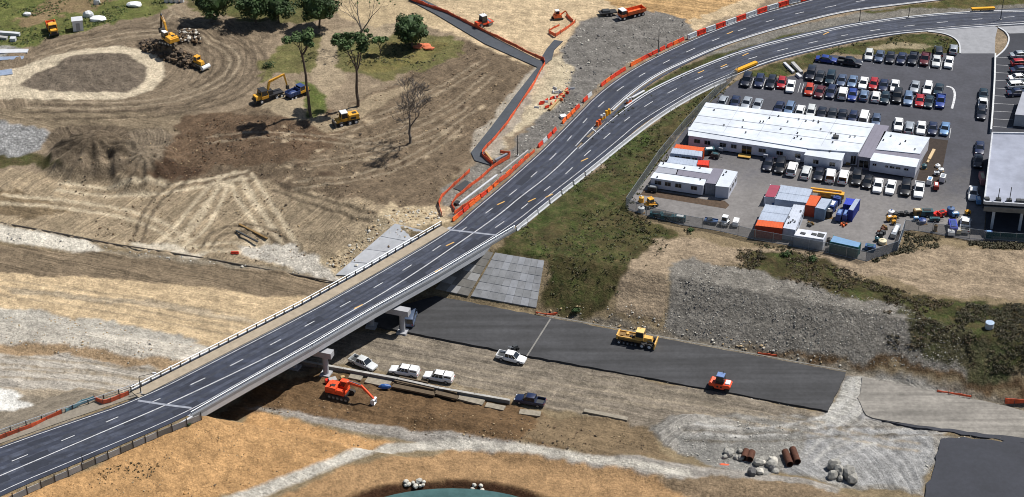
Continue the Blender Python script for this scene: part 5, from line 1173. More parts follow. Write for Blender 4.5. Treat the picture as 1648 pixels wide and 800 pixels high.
# truck with excavator arm
def truck(name, label, cat, px, heading, cabm, bodym, L=7.6, body='tipper', z=None, bonnet=True, load=None, roofm=None, scale=1.0, axles=(-2.6, -1.4, 2.3)):
    t = machine(name, label, cat, px, z, heading); t.scale = (scale,)*3
    MB().box((0, 0, .85), (L-.4, .95, .3)).build('chassis', BLK, t)
    for x in axles:
        for s in (-1, 1): wheelp(t, x, s*1.0, .52, .42, WHM)
    xc = L/2-(2.1 if bonnet else 1.1)
    if bonnet: MB().box((L/2-.75, 0, 1.45), (1.5, 1.9, .85), 0, taper=.93, tz=.82).build('bonnet', cabm, t); MB().box((L/2+.03, 0, 1.25), (.08, 1.5, .55)).build('grille', BLK, t)
    cabp(t, (xc, 0, 1.95), (1.7, 2.3, 1.8), cabm, roofm)
    MB().box((L/2+.05, 0, .8), (.2, 2.3, .35)).build('bumper', WHM if not bonnet else BLK, t)
    if body == 'tipper':
        x0, x1 = -L/2, xc-1.0; b = MB(); cx = (x0+x1)/2; l = x1-x0
        b.box((cx, 0, 1.25), (l, 2.3, .16)); 
        for s in (-1, 1): b.box((cx, s*1.16, 1.75), (l, .12, 1.0))
        for k in range(6):
            for s in (-1, 1): b.box((x0+.3+k*(l-.6)/5, s*1.25, 1.72), (.1, .08, .9))
        b.box((x0+.05, 0, 1.7), (.1, 2.3, .85)); b.box((x1-.05, 0, 1.9), (.1, 2.3, 1.3)); b.build('tipper_body', bodym, t)
        if load: MB().blob((cx, 0, 1.55), 1, 2, .12, 0, (l*.44, 1.02, .55)).build('load', load, t)
    return t
hd = yaw((447, 152), (414, 162))
t = truck('crane_truck', 'yellow truck with an excavator arm parked by the grass on the brown dirt', 'truck', (433, 160), hd, YEL, YEL, 7.0, 'none', roofm=BLK)
MB().box((-1.4, 0, 1.25), (3.6, 2.1, .35)).build('deck', BLK, t); MB().box((-.2, .2, 1.9), (1.2, 1.2, 1.0), 0, taper=.9).build('turret', BLK, t)
b = MB(); beam(b, (.4, 0, 1.5), (-.4, 0, 4.3), .38, .5, .5); beam(b, (-.4, 0, 4.3), (-4.0, 0, 5.0), .36, .5, .36); b.build('boom', YEL, t)
b = MB(); beam(b, (-4.0, 0, 5.1), (-4.6, 0, 2.2), .3, .36, .24); b.build('stick', YEL, t); MB().box((-4.7, 0, 1.7), (.6, .8, .9), 0, taper=.7).build('bucket', TRK, t)
truck('dump_truck', 'dump truck with a dark blue tray parked right of the yellow crane truck', 'truck', (479, 155), yaw((466, 160), (494, 150))+.1, YEL, MBL, 6.4, load=MBL, roofm=MBL, scale=.85)
truck('dump_truck', 'orange dump truck with a pale tray on the grass at the upper left', 'truck', (85, 52), yaw((82, 38), (90, 58)), YEL, ORM, 6.0, load=mat('pale orange cover', (.62, .30, .18)), scale=.9)
truck('tipper_truck', 'large orange tipper truck with a white cab roof on grey gravel at the top', 'truck', (1016, 27), yaw((1034, 20), (1003, 28)), ORM, ORM, 8.0, bonnet=False, roofm=WHM, scale=.88, axles=(-3, -1.8, -.4, 2.9))
# wheeled loader / excavator without arm
t = machine('wheel_loader', 'yellow wheeled loader below the two tall trees', 'loader', (557, 199), None, yaw((574, 196), (540, 203)))
for x in (-1.9, -.5, 1.4):
    for s in (-1, 1): wheelp(t, x, s*1.0, .55, .45, WHM)
MB().box((-.4, 0, .85), (5.0, 1.5, .4)).build('chassis', BLK, t); MB().box((-1.6, 0, 1.75), (2.4, 2.1, 1.1), 0, taper=.9).build('engine_cover', YEL, t, 30)
MB().box((-1.4, .96, 1.6), (1.2, .2, .5)).build('side_grille', BLK, t); MB().box((-1.9, 0, 2.33), (.9, .8, .08)).build('top_grille', BLK, t)
cabp(t, (.45, 0, 2.0), (1.6, 1.7, 1.9), YEL, WHM); MB().box((1.7, 0, 1.2), (1.1, 1.7, .55), 0, taper=.85).build('front_cover', YEL, t); MB().box((2.7, 0, .75), (.35, 2.5, .9), 0, taper=.8).build('bucket', BLK, t)
for s in (-1, 1): b = MB(); b.tube((1.3, s*.7, 1.5), (2.6, s*.7, .8), .1, .1, 6); b.build('lift_arm', YEL, t)
# small dozer by the clods
t = machine('bulldozer', 'small yellow bulldozer with pale drum at the right end of the dark clods', 'bulldozer', (322, 107), None, -.7)
for s in (-1, 1): MB().profile([(-1.3, .05), (1.2, .05), (1.5, .4), (1.2, .8), (-1.3, .8), (-1.6, .4)], s*.85-.22, s*.85+.22).build('track', TRK, t)
MB().box((.3, 0, 1.15), (1.6, 1.1, .8), 0, taper=.85).build('engine_cover', YEL, t); cabp(t, (-.8, 0, 1.6), (1.2, 1.3, 1.4), YEL, YEL); MB().tube((1.9, -1.1, .5), (1.9, 1.1, .5), .5, .5, 14).build('drum', WHM, t)
def roller(label, px, heading, m, roof, z=None, pneu=False, hoodm=None):
    t = machine('road_roller', label, 'roller', px, z, heading)
    if pneu:
        b = MB(); b.profile([(-1.9, .75), (-1.1, .75), (-.8, .35), (.8, .35), (1.1, .75), (1.9, .75), (2.0, 1.15), (1.7, 1.45), (-1.0, 1.3), (-1.7, 1.55), (-2.0, 1.2)], -.95, .95); b.build('body', m, t, 20)
        for x in (-1.45, 1.45):
            for k in range(4): MB().tube((x, -.85+k*.46, .42), (x, -.47+k*.46, .42), .42, .42, 14).build('wheel', M_TYRE, t)
        MB().box((1.35, 0, 1.55), (.9, 1.3, .18), 0, taper=.9).build('hood_panel', hoodm or WHM, t)
        for k in (-.35, .35): MB().box((k, -.97, .85), (.3, .04, .35)).build('side_vent', BLK, t)
    else:
        MB().box((-.2, 0, .9), (3.6, 1.5, .5), 0, taper=.95).build('body', m, t)
        MB().box((-1.5, 0, 1.3), (1.3, 1.4, .6), 0, taper=.9).build('engine_cover', m, t)
        MB().tube((1.5, -.95, .62), (1.5, .95, .62), .62, .62, 18).build('drum', m if pneu else M_STEEL, t)
        MB().box((1.5, 0, .95), (1.6, 2.1, .16)).build('drum_frame', m, t)
        for s in (-1, 1): wheelp(t, -1.2, s*.9, .6, .4)
    cabp(t, (-.05, 0, 2.0), (1.5, 1.45, 1.7), BLK, roof); MB().tube((.3, .4, 2.9), (.3, .4, 3.6), .04, .03, 6).build('aerial', BLK, t)
    return t
roller('orange multi tyre roller with a blue cab roof on the asphalt pad', (1159, 624), yaw((1140, 616), (1178, 624), FL), ROR, mat('blue roof', rgb(110, 138, 190)), FL+.3, True)
roller('red roller with a white and dark cab on the sand right of the footpath top', (778, 42), yaw((768, 45), (790, 38)), ROR, WHM)
# compact orange machine by the mesh fences
t = machine('mini_excavator', 'compact orange machine with a black seat among mesh in the sand', 'excavator', (897, 31), None, .3)
for s in (-1, 1): MB().profile([(-1.1, .03), (1.1, .03), (1.3, .3), (1.1, .55), (-1.1, .55), (-1.3, .3)], s*.7-.18, s*.7+.18).build('track', TRK, t)
MB().box((0, 0, 1.0), (2.0, 1.5, .7), 0, taper=.8).build('body', ORM, t); cabp(t, (-.1, 0, 1.75), (1.0, 1.0, 1.1), ORM, WHM); b = MB(); beam(b, (.8, 0, 1.1), (-2.6+4.6, 0, 1.9), .25, .3, .25); beam(b, (2.0, 0, 1.9), (2.8, 0, .5), .2, .25, .2); b.build('arm', ORM, t)
t = machine('flatbed_trailer', 'low dark trailer parked left of the orange tipper truck', 'trailer', (978, 24), None, .25)
MB().box((0, 0, .8), (4.2, 1.9, .25)).build('deck', BLK, t); MB().box((-.5, 0, 1.15), (2.0, 1.5, .5), 0, taper=.8).build('load', M_DARKS, t)
for s in (-1, 1): wheelp(t, -.4, s*.9, .4, .25); wheelp(t, .6, s*.9, .4, .25)
# grader on the asphalt pad
gh = yaw((995, 541), (1062, 553), FL)
t = machine('road_grader', 'long faded yellow road grader near the upper edge of the asphalt pad', 'grader', (1027, 553), FL+.3, gh)
FY = mat('faded yellow', (.62, .36, .09), .6, 0, .3, 1.2); DY = mat('oily brown metal', (.20, .12, .04), .7, .1, .4, 2)
for s in (-1, 1): b = MB(); b.box((-1.6, s*.95, 1.55), (4.4, .18, .28)); b.build('side_frame', FY, t)
MB().box((-1.6, 0, 1.1), (4.6, 1.6, .7)).build('machinery', DY, t)
for k in range(4): MB().box((-3.0+k*.9, (-.3, .35, -.2, .3)[k], 1.55), (.5, .6, .35), 0, .3*k).build('engine_block', (DY, FY, BLK, DY)[k], t)
MB().box((-3.85, 0, 1.4), (.3, 2.1, .9)).build('rear_frame', FY, t)
for s in (-1, 1): 
    wheelp(t, -3.4, s*1.1, .42, .35, WHM); wheelp(t, 1.0, s*1.15, .50, .4, WHM); wheelp(t, 2.4, s*1.15, .58, .45, WHM)
    for k in range(4): wheelp(t, -2.5+k*.75, s*1.0, .34, .3)
cabp(t, (.35, 0, 2.2), (1.6, 1.7, 1.7), FY, mat('faded yellow roof', (.78, .50, .18), .6, 0, .15, 1))
MB().box((1.9, 0, 1.5), (1.7, 1.2, .8), 0, taper=.85).build('front_cover', FY, t); b = MB(); b.box((3.35, 0, .85), (.22, 2.7, 1.3), 0, ry=.12); b.build('blade', FY, t)
for s in (-1, 1): MB().tube((1.9, s*.75, 1.5), (3.2, s*.75, 1.2), .12, .12, 6).build('push_arm', BLK, t)
MB().tube((.3, .5, 3.1), (.3, .5, 3.6), .04, n=6).build('aerial', BLK, t)
t = machine('hand_compactor', 'small dark walk behind roller near the white pickup on the asphalt pad', 'compactor', (829, 563), FL+.3, .6)
for s in (-.4, .4): MB().tube((s, -.45, .3), (s, .45, .3), .3, .3, 12).build('drum', BLK, t)
MB().box((0, 0, .75), (1.1, .7, .5), 0, taper=.8).build('body', M_DARKS, t)
for s in (-.25, .25): MB().tube((-.5, s, .8), (-1.4, s, 1.2), .035, n=6).build('handle', M_STEEL, t)
# ---- compound machines and equipment ----
def small(name, label, cat, px, ang, build, z=0):
    p = P(px[0], px[1], z); t = thing(name, label, cat, (p.x, p.y, z), ang); build(t); t.scale = (.88, .88, .85); return t
def m_skid(m, roof=None):
    def f(t):
        for x in (-.7, .7):
            for s in (-1, 1): wheelp(t, x, s*.8, .42, .3)
        MB().box((0, 0, .85), (2.3, 1.3, .6), 0, taper=.95).build('body', m, t); cabp(t, (.1, 0, 1.6), (1.3, 1.3, 1.4), m, roof or m)
        MB().box((1.6, 0, .5), (.5, 1.6, .5), 0, taper=.8).build('bucket', BLK, t)
        for s in (-1, 1): MB().tube((-.8, s*.75, 1.3), (1.4, s*.75, .6), .09, n=6).build('lift_arm', m, t)
    return f
def m_gen(m, top=None, L=2.4, W_=1.3, H_=1.2):
    def f(t):
        MB().box((0, 0, .35+H_/2), (L, W_, H_), 0, taper=.94).build('housing', m, t, 30); MB().box((0, 0, .40+H_), (L*.6, W_*.6, .1)).build('top_panel', top or M_DARKS, t)
        for s in (-1, 1): wheelp(t, 0, s*(W_/2+.05), .32, .2)
        MB().tube((L/2, 0, .45), (L/2+.9, 0, .4), .05, n=6).build('drawbar', BLK, t)
        MB().box((0, -W_/2-.01, .35+H_*.55), (L*.4, .04, H_*.4)).build('side_vent', BLK, t)
    return f
def m_tank(m, top=None, r=.75, h=1.5):
    def f(t):
        MB().tube((0, 0, .1), (0, 0, h), r, r, 18).tube((0, 0, h), (0, 0, h+.25), r, r*.35, 18).build('tank', m, t, 30); MB().tube((0, 0, h+.24), (0, 0, h+.36), r*.3, r*.3, 12).build('lid', top or M_DARKS, t); MB().box((0, 0, .06), (r*2.2, r*2.2, .12)).build('pallet', DY, t)
    return f
def m_skip(m, load=None, L=3.2):
    def f(t):
        b = MB(); pr_ = [(-L/2+.4, .1), (L/2-.4, .1), (L/2, 1.2), (-L/2, 1.2)]
        b.profile(pr_, -.85, -.78); b.profile(pr_, .78, .85); b.box((0, 0, .14), (L-.8, 1.6, .08))
        for s in (-1, 1): b.add([(s*(L/2-.4), -.8, .1), (s*(L/2-.4), .8, .1), (s*L/2, .8, 1.2), (s*L/2, -.8, 1.2)], [(0, 1, 2, 3)])
        b.build('bin', m, t); MB().blob((0, 0, .75), 1, 2, .25, 0, (L*.42, .72, .5)).build('rubbish', load or DIRT, t)
    return f
def m_trailer(m, load=None):
    def f(t):
        MB().box((0, 0, .62), (3.0, 1.5, .14)).build('deck', m, t)
        for s in (-1, 1): MB().box((0, s*.72, .8), (3.0, .07, .3)).build('side_board', m, t); wheelp(t, -.2, s*.85, .32, .2)
        MB().tube((1.5, 0, .6), (2.6, 0, .5), .06, n=6).build('drawbar', BLK, t)
        MB().box((-.3, .1, 1.0), (1.3, .9, .6), 0, .3, taper=.8).build('load', load or M_DARKS, t)
    return f
def m_pile(m, m2=None, r=1.0, seed=1):
    def f(t):
        rr = random.Random(seed)
        for k in range(6):
            a = rr.uniform(0, 6.3); d = r*rr.uniform(.1, .8); s = rr.uniform(.35, .7)*r
            b = MB(); b.box((d*math.cos(a), d*math.sin(a), s*.5+.05), (s*rr.uniform(.8, 1.8), s*.9, s), 0, rr.uniform(0, 3), taper=rr.uniform(.6, 1)); b.build('item', (m2 if m2 and k % 2 else m), t)
    return f
BLUEP = mat('blue paint', (.025, .055, .20), .45, 0, .2, 1.5); TEALP = mat('teal paint', (.025, .085, .105), .5, 0, .2, 1.5); REDP = mat('red paint', (.65, .03, .02), .4, 0, .15, 1.5); RUSTP = mat('rusty metal', (.085, .032, .018), .85, .2, .35, 2)
NAVP = mat('dark blue tarpaulin', (.035, .09, .22), .6, 0, .25, 1.2, .3); CRM = mat('cream paint', (.62, .55, .38), .6, 0, .15, 2)
it = [
 ('skid_steer', 'yellow skid steer loader in the fenced corner below the left offices', 'loader', (1046, 333), .5, m_skid(YEL)),
 ('fuel_tank', 'white topped yellow tank next to the skid steer in the fenced corner', 'tank', (1032, 325), 0, m_tank(YEL, WHM, .6, 1.3)),
 ('water_tank', 'round white water tank at the fence below the skid steer', 'tank', (1032, 341), 0, m_tank(WHM, BLK, .75, 1.2)),
 ('equipment_row', 'dark teal machine leftmost of those along the near fence', 'equipment', (1056, 349), -.2, m_gen(TEALP, BLK, 3, 1.3, .9)),
 ('equipment_row', 'dark teal machine in the middle of those along the near fence', 'equipment', (1074, 353), -.2, m_gen(TEALP, BLK, 3, 1.3, .9)),
 ('equipment_row', 'dark teal machine with a white top rightmost along the near fence', 'equipment', (1094, 356), -.2, m_gen(TEALP, WHM, 2.6, 1.3, 1.1)),
 ('flat_trailer', 'blue grey trailer inside the fence left of the two small white buggies', 'trailer', (1144, 359), -.3, m_trailer(NAVP)),
 ('site_buggy', 'small white site buggy with a raised arm at the near fence', 'buggy', (1166, 362), 1.2, m_skid(WHM)),
 ('site_buggy', 'small white round roofed buggy right of the one with the arm', 'buggy', (1184, 363), 1.3, m_gen(WHM, WHM, 2.2, 1.3, 1.2)),
 ('compressor', 'teal and white compressor beside the end of the orange container', 'compressor', (1141, 248), .2, m_gen(TEALP, WHM, 2.6, 1.5, 1.3)),
 ('compressor', 'dark teal pump set right of the teal and white compressor', 'compressor', (1151, 254), -.4, m_gen(M_DARKS, TEALP, 2.0, 1.2, .9)),
 ('generator', 'dark machine by the left end wall of the portable office', 'generator', (1050, 308), -.3, m_gen(M_DARKS, M_STEEL, 2.2, 1.1, 1.0)),
 ('blue_tarpaulin', 'heap under a dull blue tarpaulin below the silver roofed containers', 'tarpaulin', (1262, 332), -.25, lambda t: MB().blob((0, 0, .5), 1, 3, .06, 0, (3.0, 1.2, .9)).build('sheet', NAVP, t, 60)),
 ('boom_lift', 'folded yellow boom lift behind the upright orange container', 'boom lift', (1328, 321), -.23, None),
 ('blue_skip', 'blue and white lidded skip between the grey container and the blue stack', 'skip', (1338, 338), 1.1, m_gen(BLUEP, WHM, 3.0, 1.9, 1.6)),
 ('blue_skip', 'bright blue lidded skip above the two narrow blue bins', 'skip', (1348, 326), 1.1, m_gen(BLUEP, BLUEP, 2.6, 1.7, 1.5)),
 ('blue_bin', 'tall blue bin with a pale lid left of its twin in the middle yard', 'bin', (1350, 353), 1.2, m_gen(BLUEP, SILM := mat('pale blue lid', rgb(120, 150, 200)), 2.8, 1.2, 1.7)),
 ('blue_bin', 'tall blue bin with rusty scrap at its foot next to its twin', 'bin', (1360, 354), 1.2, m_gen(BLUEP, SILM, 2.6, 1.0, 1.7)),
 ('black_tank', 'black round tank in front of the lidded blue skip', 'tank', (1333, 349), 0, m_tank(BLK, WHM, .85, 1.9)),
 ('scrap_pile', 'small rusty scrap heap below the blue bins', 'scrap', (1358, 362), 0, m_pile(RUSTP, ORM, .9, 3)),
 ('pallet_stack', 'dark pallets and timber lying between the middle containers', 'pallets', (1304, 362), .3, m_pile(M_DARKS, DY, .9, 5)),
 ('rubbish_bin', 'black bin between the white and the teal container', 'bin', (1334, 392), 0, m_tank(BLK, BLK, .6, 1.3)),
 ('pump', 'blue machine under a cover right of the teal container', 'pump', (1400, 402), -.3, m_gen(NAVP, TEALP, 2.4, 1.4, .9)),
 ('round_table_frame', 'round cream topped drum at the lower end of the junk row', 'drum', (1420, 392), 0, m_tank(CRM, CRM, .9, .9)),
 ('water_barrel', 'white topped barrel beside the cream drum', 'barrel', (1411, 388), 0, m_tank(TEALP, WHM, .5, .9)),
 ('scrap_pile', 'reddish brown scrap heap inside the fence corner', 'scrap', (1420, 378), 1, m_pile(RUSTP, M_DARKS, 1.5, 8)),
 ('timber_stack', 'dark brown timber stack above the scrap in the fence corner', 'timber', (1423, 368), 1, m_pile(DY, RUSTP, 1.2, 9)),
 ('pipe_rack', 'pale grey trailer of pipes against the screened fence', 'trailer', (1441, 376), 1.15, m_gen(M_STEEL, WHM, 5.0, 1.2, .9)),
 ('plate_compactor', 'yellow and white compactor left of two smaller yellow ones', 'compactor', (1431, 356), .4, m_gen(YEL, WHM, 1.3, .9, 1.0)),
 ('plate_compactor', 'upper small yellow compactor in the dark junk cluster', 'compactor', (1439, 355), .2, m_gen(YEL, YEL, .9, .7, .8)),
 ('plate_compactor', 'lower small yellow compactor in the dark junk cluster', 'compactor', (1438, 361), .2, m_gen(YEL, YEL, .9, .7, .7)),
 ('water_cart', 'white and blue round tank at the left end of the yard junk row', 'tank', (1434, 346), 0, m_tank(WHM, BLUEP, .7, 1.1)),
 ('dark_plant', 'black machinery heap second in the upper junk row', 'equipment', (1446, 349), .1, m_pile(BLK, M_DARKS, 1.5, 11)),
 ('dark_plant', 'black upright machine left of the cream topped generator', 'equipment', (1461, 348), .1, m_pile(BLK, M_DARKS, 1.3, 12)),
 ('generator', 'cream topped generator in the upper junk row', 'generator', (1476, 347), .1, m_gen(DY, CRM, 1.9, 1.3, 1.3)),
 ('trailer_plant', 'teal and black trailer plant left of the bright red machine', 'trailer', (1491, 347), 0, m_gen(TEALP, BLK, 2.8, 1.5, 1.2)),
 ('red_plant', 'bright red compressor pair in the upper junk row', 'compressor', (1505, 348), .1, m_pile(REDP, REDP, 1.3, 21)),
 ('red_plant', 'bright red trailer machine right of the red pair', 'compressor', (1515, 348), .5, m_gen(REDP, BLK, 2.0, 1.3, 1.0)),
 ('blue_cart', 'small light blue cart below the cream topped generator', 'cart', (1474, 355), 0, m_gen(mat('light blue paint', rgb(110, 160, 210)), WHM, 1.1, .9, .6)),
 ('blue_cart', 'round blue covered cart on the concrete strip below the junk row', 'cart', (1484, 359), .2, m_tank(BLUEP, BLUEP, .85, 1.0)),
 ('blue_boat', 'long teal box under the bright red machines', 'box', (1504, 356), -.05, m_gen(TEALP, TEALP, 2.4, .9, .6)),
 ('dark_plant', 'dark blue round topped machine right of the red ones', 'equipment', (1529, 345), 1.5, m_tank(NAVP, BLK, .85, 1.8)),
 ('blue_cart', 'light blue small machine next to the dark blue round topped one', 'cart', (1537, 349), .2, m_gen(mat('light blue paint', (1, 1, 1)), WHM, 1.6, 1.0, .8)),
 ('covered_boat', 'large bright blue covered trailer beside the white pickup at the fence', 'trailer', (1533, 369), 1.5, m_gen(mat('bright blue cover', rgb(48, 66, 176)), BLUEP, 4.2, 1.8, 1.2)),
 ('white_trailer', 'small white box trailer below the blue covered trailer', 'trailer', (1530, 378), 1.5, m_gen(WHM, WHM, 1.6, 1.5, .8)),
 ('white_box', 'cream box between the blue covered trailer and the white pickup', 'box', (1542, 376), 1.5, m_gen(CRM, WHM, 1.5, 1.0, .9)),
 ('rubbish_bin', 'dark brown post like bin on the concrete strip by the slope', 'bin', (1505, 372), 0, m_tank(DY, BLK, .4, 1.6)),
 ('yellow_pump', 'small yellow machine on the driveway below the white sedan', 'pump', (1557, 345), .3, m_gen(YEL, YEL, 1.2, .9, .7)),
 ('blue_trolley', 'light blue trolley against the corner of the grey building', 'trolley', (1574, 327), 1.5, m_gen(mat('light blue paint', (1, 1, 1)), WHM, 2.2, 1.0, 1.0)),
 ('wall_shelter', 'pink and cream lean to boxes against the left wall of the grey building', 'shelter', (1580, 293), 1.5, m_gen(mat('faded pink', rgb(190, 130, 130)), CRM, 4.2, 1.2, 1.4)),
 ('blue_rubble_bin', 'blue bin under the open floor of the grey building', 'bin', (1590, 380), 0, m_gen(BLUEP, mat('light blue paint', (1, 1, 1)), 1.8, 1.2, .9)),
 ('white_tank', 'topmost of three white tanks on the brown soil bed', 'tank', (1509, 269), 0, m_tank(WHM, WHM, .6, .6)),
 ('white_tank', 'middle one of three white tanks on the brown soil bed', 'tank', (1514, 275), 0, m_tank(WHM, M_STEEL, .65, .6)),
 ('white_tank', 'lowest of three white tanks on the brown soil bed', 'tank', (1507, 282), 0, m_gen(WHM, M_STEEL, 1.2, .9, .6)),
 ('golf_cart', 'small white cart below the soil bed left of the red one', 'cart', (1495.5, 296), 1.2, m_gen(WHM, mat('light blue paint', (1, 1, 1)), 2.0, 1.2, 1.2)),
 ('golf_cart', 'small white cart at the lower right corner of the soil bed', 'cart', (1516.5, 292), 1.2, m_gen(WHM, M_STEEL, 2.0, 1.3, 1.3)),
 ('golf_cart', 'small red and white cart between two white carts below the soil bed', 'cart', (1506, 304), 1.4, m_gen(mat('dark red paint', (.3, .03, .02)), WHM, 2.2, 1.1, 1.0)),
 ('timber_plank', 'pale timber plank on the dark soil bed', 'plank', (1499, 250), 1.15, lambda t: (MB().box((0, 0, .25), (5.0, .7, .4)).build('plank', mat('pale timber', rgb(205, 180, 140)), t), MB().box((-3.4, 0, .2), (1.2, .5, .3)).build('offcut', mat('pale timber', (1, 1, 1)), t))),
 ('teal_drum', 'teal drum beside the right end wall of the white wing', 'drum', (1487, 271), 0, m_tank(TEALP, TEALP, .6, 1.0)),
 ('shrub_pot', 'brown bush like heap in the recess beside the walkway', 'heap', (1365, 265), 0, m_pile(mat('dry brush', rgb(120, 105, 70)), DY, .8, 31)),
 ('motor_scooter', 'black motorcycle on the asphalt behind a white vehicle', 'motorcycle', (1332, 295), .2, m_pile(BLK, M_STEEL, .8, 32)),
]
for e in it:
    if e[5] is None:
        p = P(*e[3]); t = thing(e[0], e[1], e[2], (p.x, p.y, 0), e[4])
        MB().box((0, 0, .7), (3.2, 1.8, .5)).build('chassis', BLK, t); MB().box((0, 0, 1.15), (2.2, 1.5, .5), 0, taper=.9).build('body', YEL, t)
        for hgt_, s in ((1.75, -.35), (2.1, .2)): MB().box((0, s, hgt_), (6.2, .35, .35)).build('boom', YEL, t)
        MB().box((3.2, 0, 1.4), (.9, 1.3, 1.0)).build('basket', YEL, t)
        for x in (-1.1, 1.1):
            for s in (-1, 1): wheelp(t, x, s*.95, .42, .3)
    else: small(e[0], e[1], e[2], e[3], e[4], e[5])
# ---------------- trees ----------------
def leafmat(name, c, v=.5):
    m = mat(name, c, .75, 0, v, 1.1, var2=.22, scale2=.35); m.node_tree.nodes['Principled BSDF'].inputs['Subsurface Weight'].default_value = 0; return m
L_DK = leafmat('dark foliage', (.030, .062, .014)); L_MD = leafmat('gum foliage', (.060, .105, .030)); L_OL = leafmat('olive scrub', (.066, .056, .028), .5); L_GR = leafmat('grass tuft', (.058, .070, .022), .5); L_SC = leafmat('dark scrub', (.036, .038, .016), .5); L_BR = leafmat('brown scrub', (.085, .058, .030), .5)
BARK = mat('bark', rgb(96, 84, 74), .9, 0, .3, 2, .3); BARKG = mat('grey bark', rgb(128, 120, 112), .9, 0, .25, 2, .3)
def leaves(b, c, r, n, s, rr, sq=1.0, hollow=.35, m=0):
    for _ in range(n):
        while True:
            v = Vector((rr.gauss(0, 1), rr.gauss(0, 1), rr.gauss(0, 1)))
            if v.length > .01: break
        v.normalize(); k = hollow+(1-hollow)*rr.random()**.5
        p = Vector(c)+Vector((v.x*r*k, v.y*r*k, v.z*r*sq*k))
        nrm = (v+Vector((rr.uniform(-.7, .7), rr.uniform(-.7, .7), rr.uniform(-.3, .9)))).normalized()
        a = nrm.orthogonal().normalized(); a.rotate(Matrix.Rotation(rr.uniform(0, 6.28), 3, nrm)); q = nrm.cross(a); z = s*rr.uniform(.6, 1.3)
        b.add([p-a*z-q*z*.6, p+a*z-q*z*.5, p+a*z*.9+q*z*.6, p-a*z*.8+q*z*.55], [(0, 1, 2, 3)], m)
def branch(b, p, d, L, r, depth, rr, ends, spread=.6, up=.15, minr=.035, kids=(2, 3), n=6):
    segs = 3; pts = [Vector(p)]; dd = Vector(d).normalized(); rads = [r]
    for i in range(segs):
        dd = (dd+Vector((rr.uniform(-.16, .16), rr.uniform(-.16, .16), rr.uniform(-.05, .1)+up*.3))).normalized()
        pts.append(pts[-1]+dd*L/segs); rads.append(r*(1-.35*(i+1)/segs))
    for i in range(segs): b.tube(pts[i], pts[i+1], rads[i], rads[i+1], n if r > .06 else 4, cap=False)
    if depth == 0: ends.append(pts[-1]); return
    for k in range(rr.randint(*kids)):
        a = rr.uniform(0, 6.283); o = dd.orthogonal().normalized(); o.rotate(Matrix.Rotation(a, 3, dd))
        nd = (dd+o*rr.uniform(spread*.6, spread*1.3)+Vector((0, 0, up))).normalized(); st = pts[-1] if k == 0 else pts[rr.randint(2, 3)]
        branch(b, st, nd, L*rr.uniform(.6, .82), max(rads[-1]*rr.uniform(.6, .8), minr), depth-1, rr, ends, spread, up, minr, kids, n)
def dense_tree(px, h, rad, label, seed, lobes=7, trunk=1.2, z=None, name='dense_tree', n=330, lm=None):
    rr = random.Random(seed); p = G(*px); t = thing(name, label, 'tree', p)
    tb = MB(); ends = []; branch(tb, (0, 0, -.3), (0, 0, 1), trunk+h*.25, .28, 2, rr, ends, .7); tb.build('trunk', BARK, t)
    b = MB(); cz = trunk+(h-trunk)*.5; core = MB()
    for k in range(lobes*5):
        v = Vector((rr.gauss(0, 1), rr.gauss(0, 1), rr.gauss(0, .9))).normalized(); kk = rr.uniform(.45, .86)
        c = (v.x*rad*kk, v.y*rad*kk, cz+v.z*(h-trunk)*.5*kk); leaves(b, c, rad*rr.uniform(.20, .34), n//3, .24, rr, .8, .5)
    core.blob((0, 0, cz), 1, 3, .1, 0, (rad*.66, rad*.66, (h-trunk)*.36), rr)
    c = b.build('crown', lm or L_DK, t); ic = core.build('inner_foliage', lm or L_DK, c); return t
dense_tree((344, 33), 10.5, 5.4, 'large dark green bushy tree leftmost of three at the top edge', 3)
dense_tree((412, 36), 10.0, 5.6, 'broad dark green tree at the top edge, middle one of the bushy trees', 4)
dense_tree((449, 36), 8.5, 4.4, 'smaller bushy green tree merging with the broad middle one at the top edge', 14, 6)
dense_tree((514, 45), 10.5, 5.2, 'large dark green tree at the top edge left of the bare gum', 5)
dense_tree((663, 76), 9.0, 4.4, 'round dark green tree alone near the orange soil patch', 6, 8, 1.0)
def gum(px, h, label, seed, crown, lm=L_MD, bare=False, fork=.45, lean=(0, 0), r0=.32, name='gum_tree', spread=.5, depth=4, lf=60, barkm=None, size=.2, kids=(2, 3)):
    rr = random.Random(seed); p = G(*px); t = thing(name, label, 'tree', p); tb = MB(); ends = []
    pts = [Vector((0, 0, -.4))]; k = 6
    for i in range(k): pts.append(Vector((lean[0]*(i+1)/k+rr.uniform(-.12, .12), lean[1]*(i+1)/k+rr.uniform(-.12, .12), h*fork*(i+1)/k)))
    for i in range(k): tb.tube(pts[i], pts[i+1], r0*(1-.4*i/k), r0*(1-.4*(i+1)/k), 9, cap=False)
    top = pts[-1]
    for j in range(4 if not bare else 3):
        a = j*2.1+rr.uniform(-.4, .4); branch(tb, top-Vector((0, 0, rr.uniform(0, h*.06))), (math.cos(a)*spread, math.sin(a)*spread, 1), h*(1-fork)*.40, r0*.48, depth-1, rr, ends, spread+.15, .12, .03 if lf else .045, kids)
    tb.build('trunk', barkm or (BARKG if bare else BARK), t)
    if lf:
        b = MB()
        for e in ends: leaves(b, e+Vector((0, 0, .1)), rr.uniform(.5, 1.05)*crown, lf, size, rr, .65, .1)
        b.build('crown', lm, t)
    return t
gum((500, 187), 21.5, 'tall gum with a small flat crown standing beside the dirt track, left of its neighbour', 21, 1.25, fork=.70, lean=(-.8, 0), spread=.62, depth=3, r0=.36, lf=150, size=.24)
gum((576, 171), 18.5, 'tall forked gum directly above the yellow wheeled loader', 22, 1.15, fork=.52, spread=.42, depth=4, r0=.38, lf=62, size=.24)
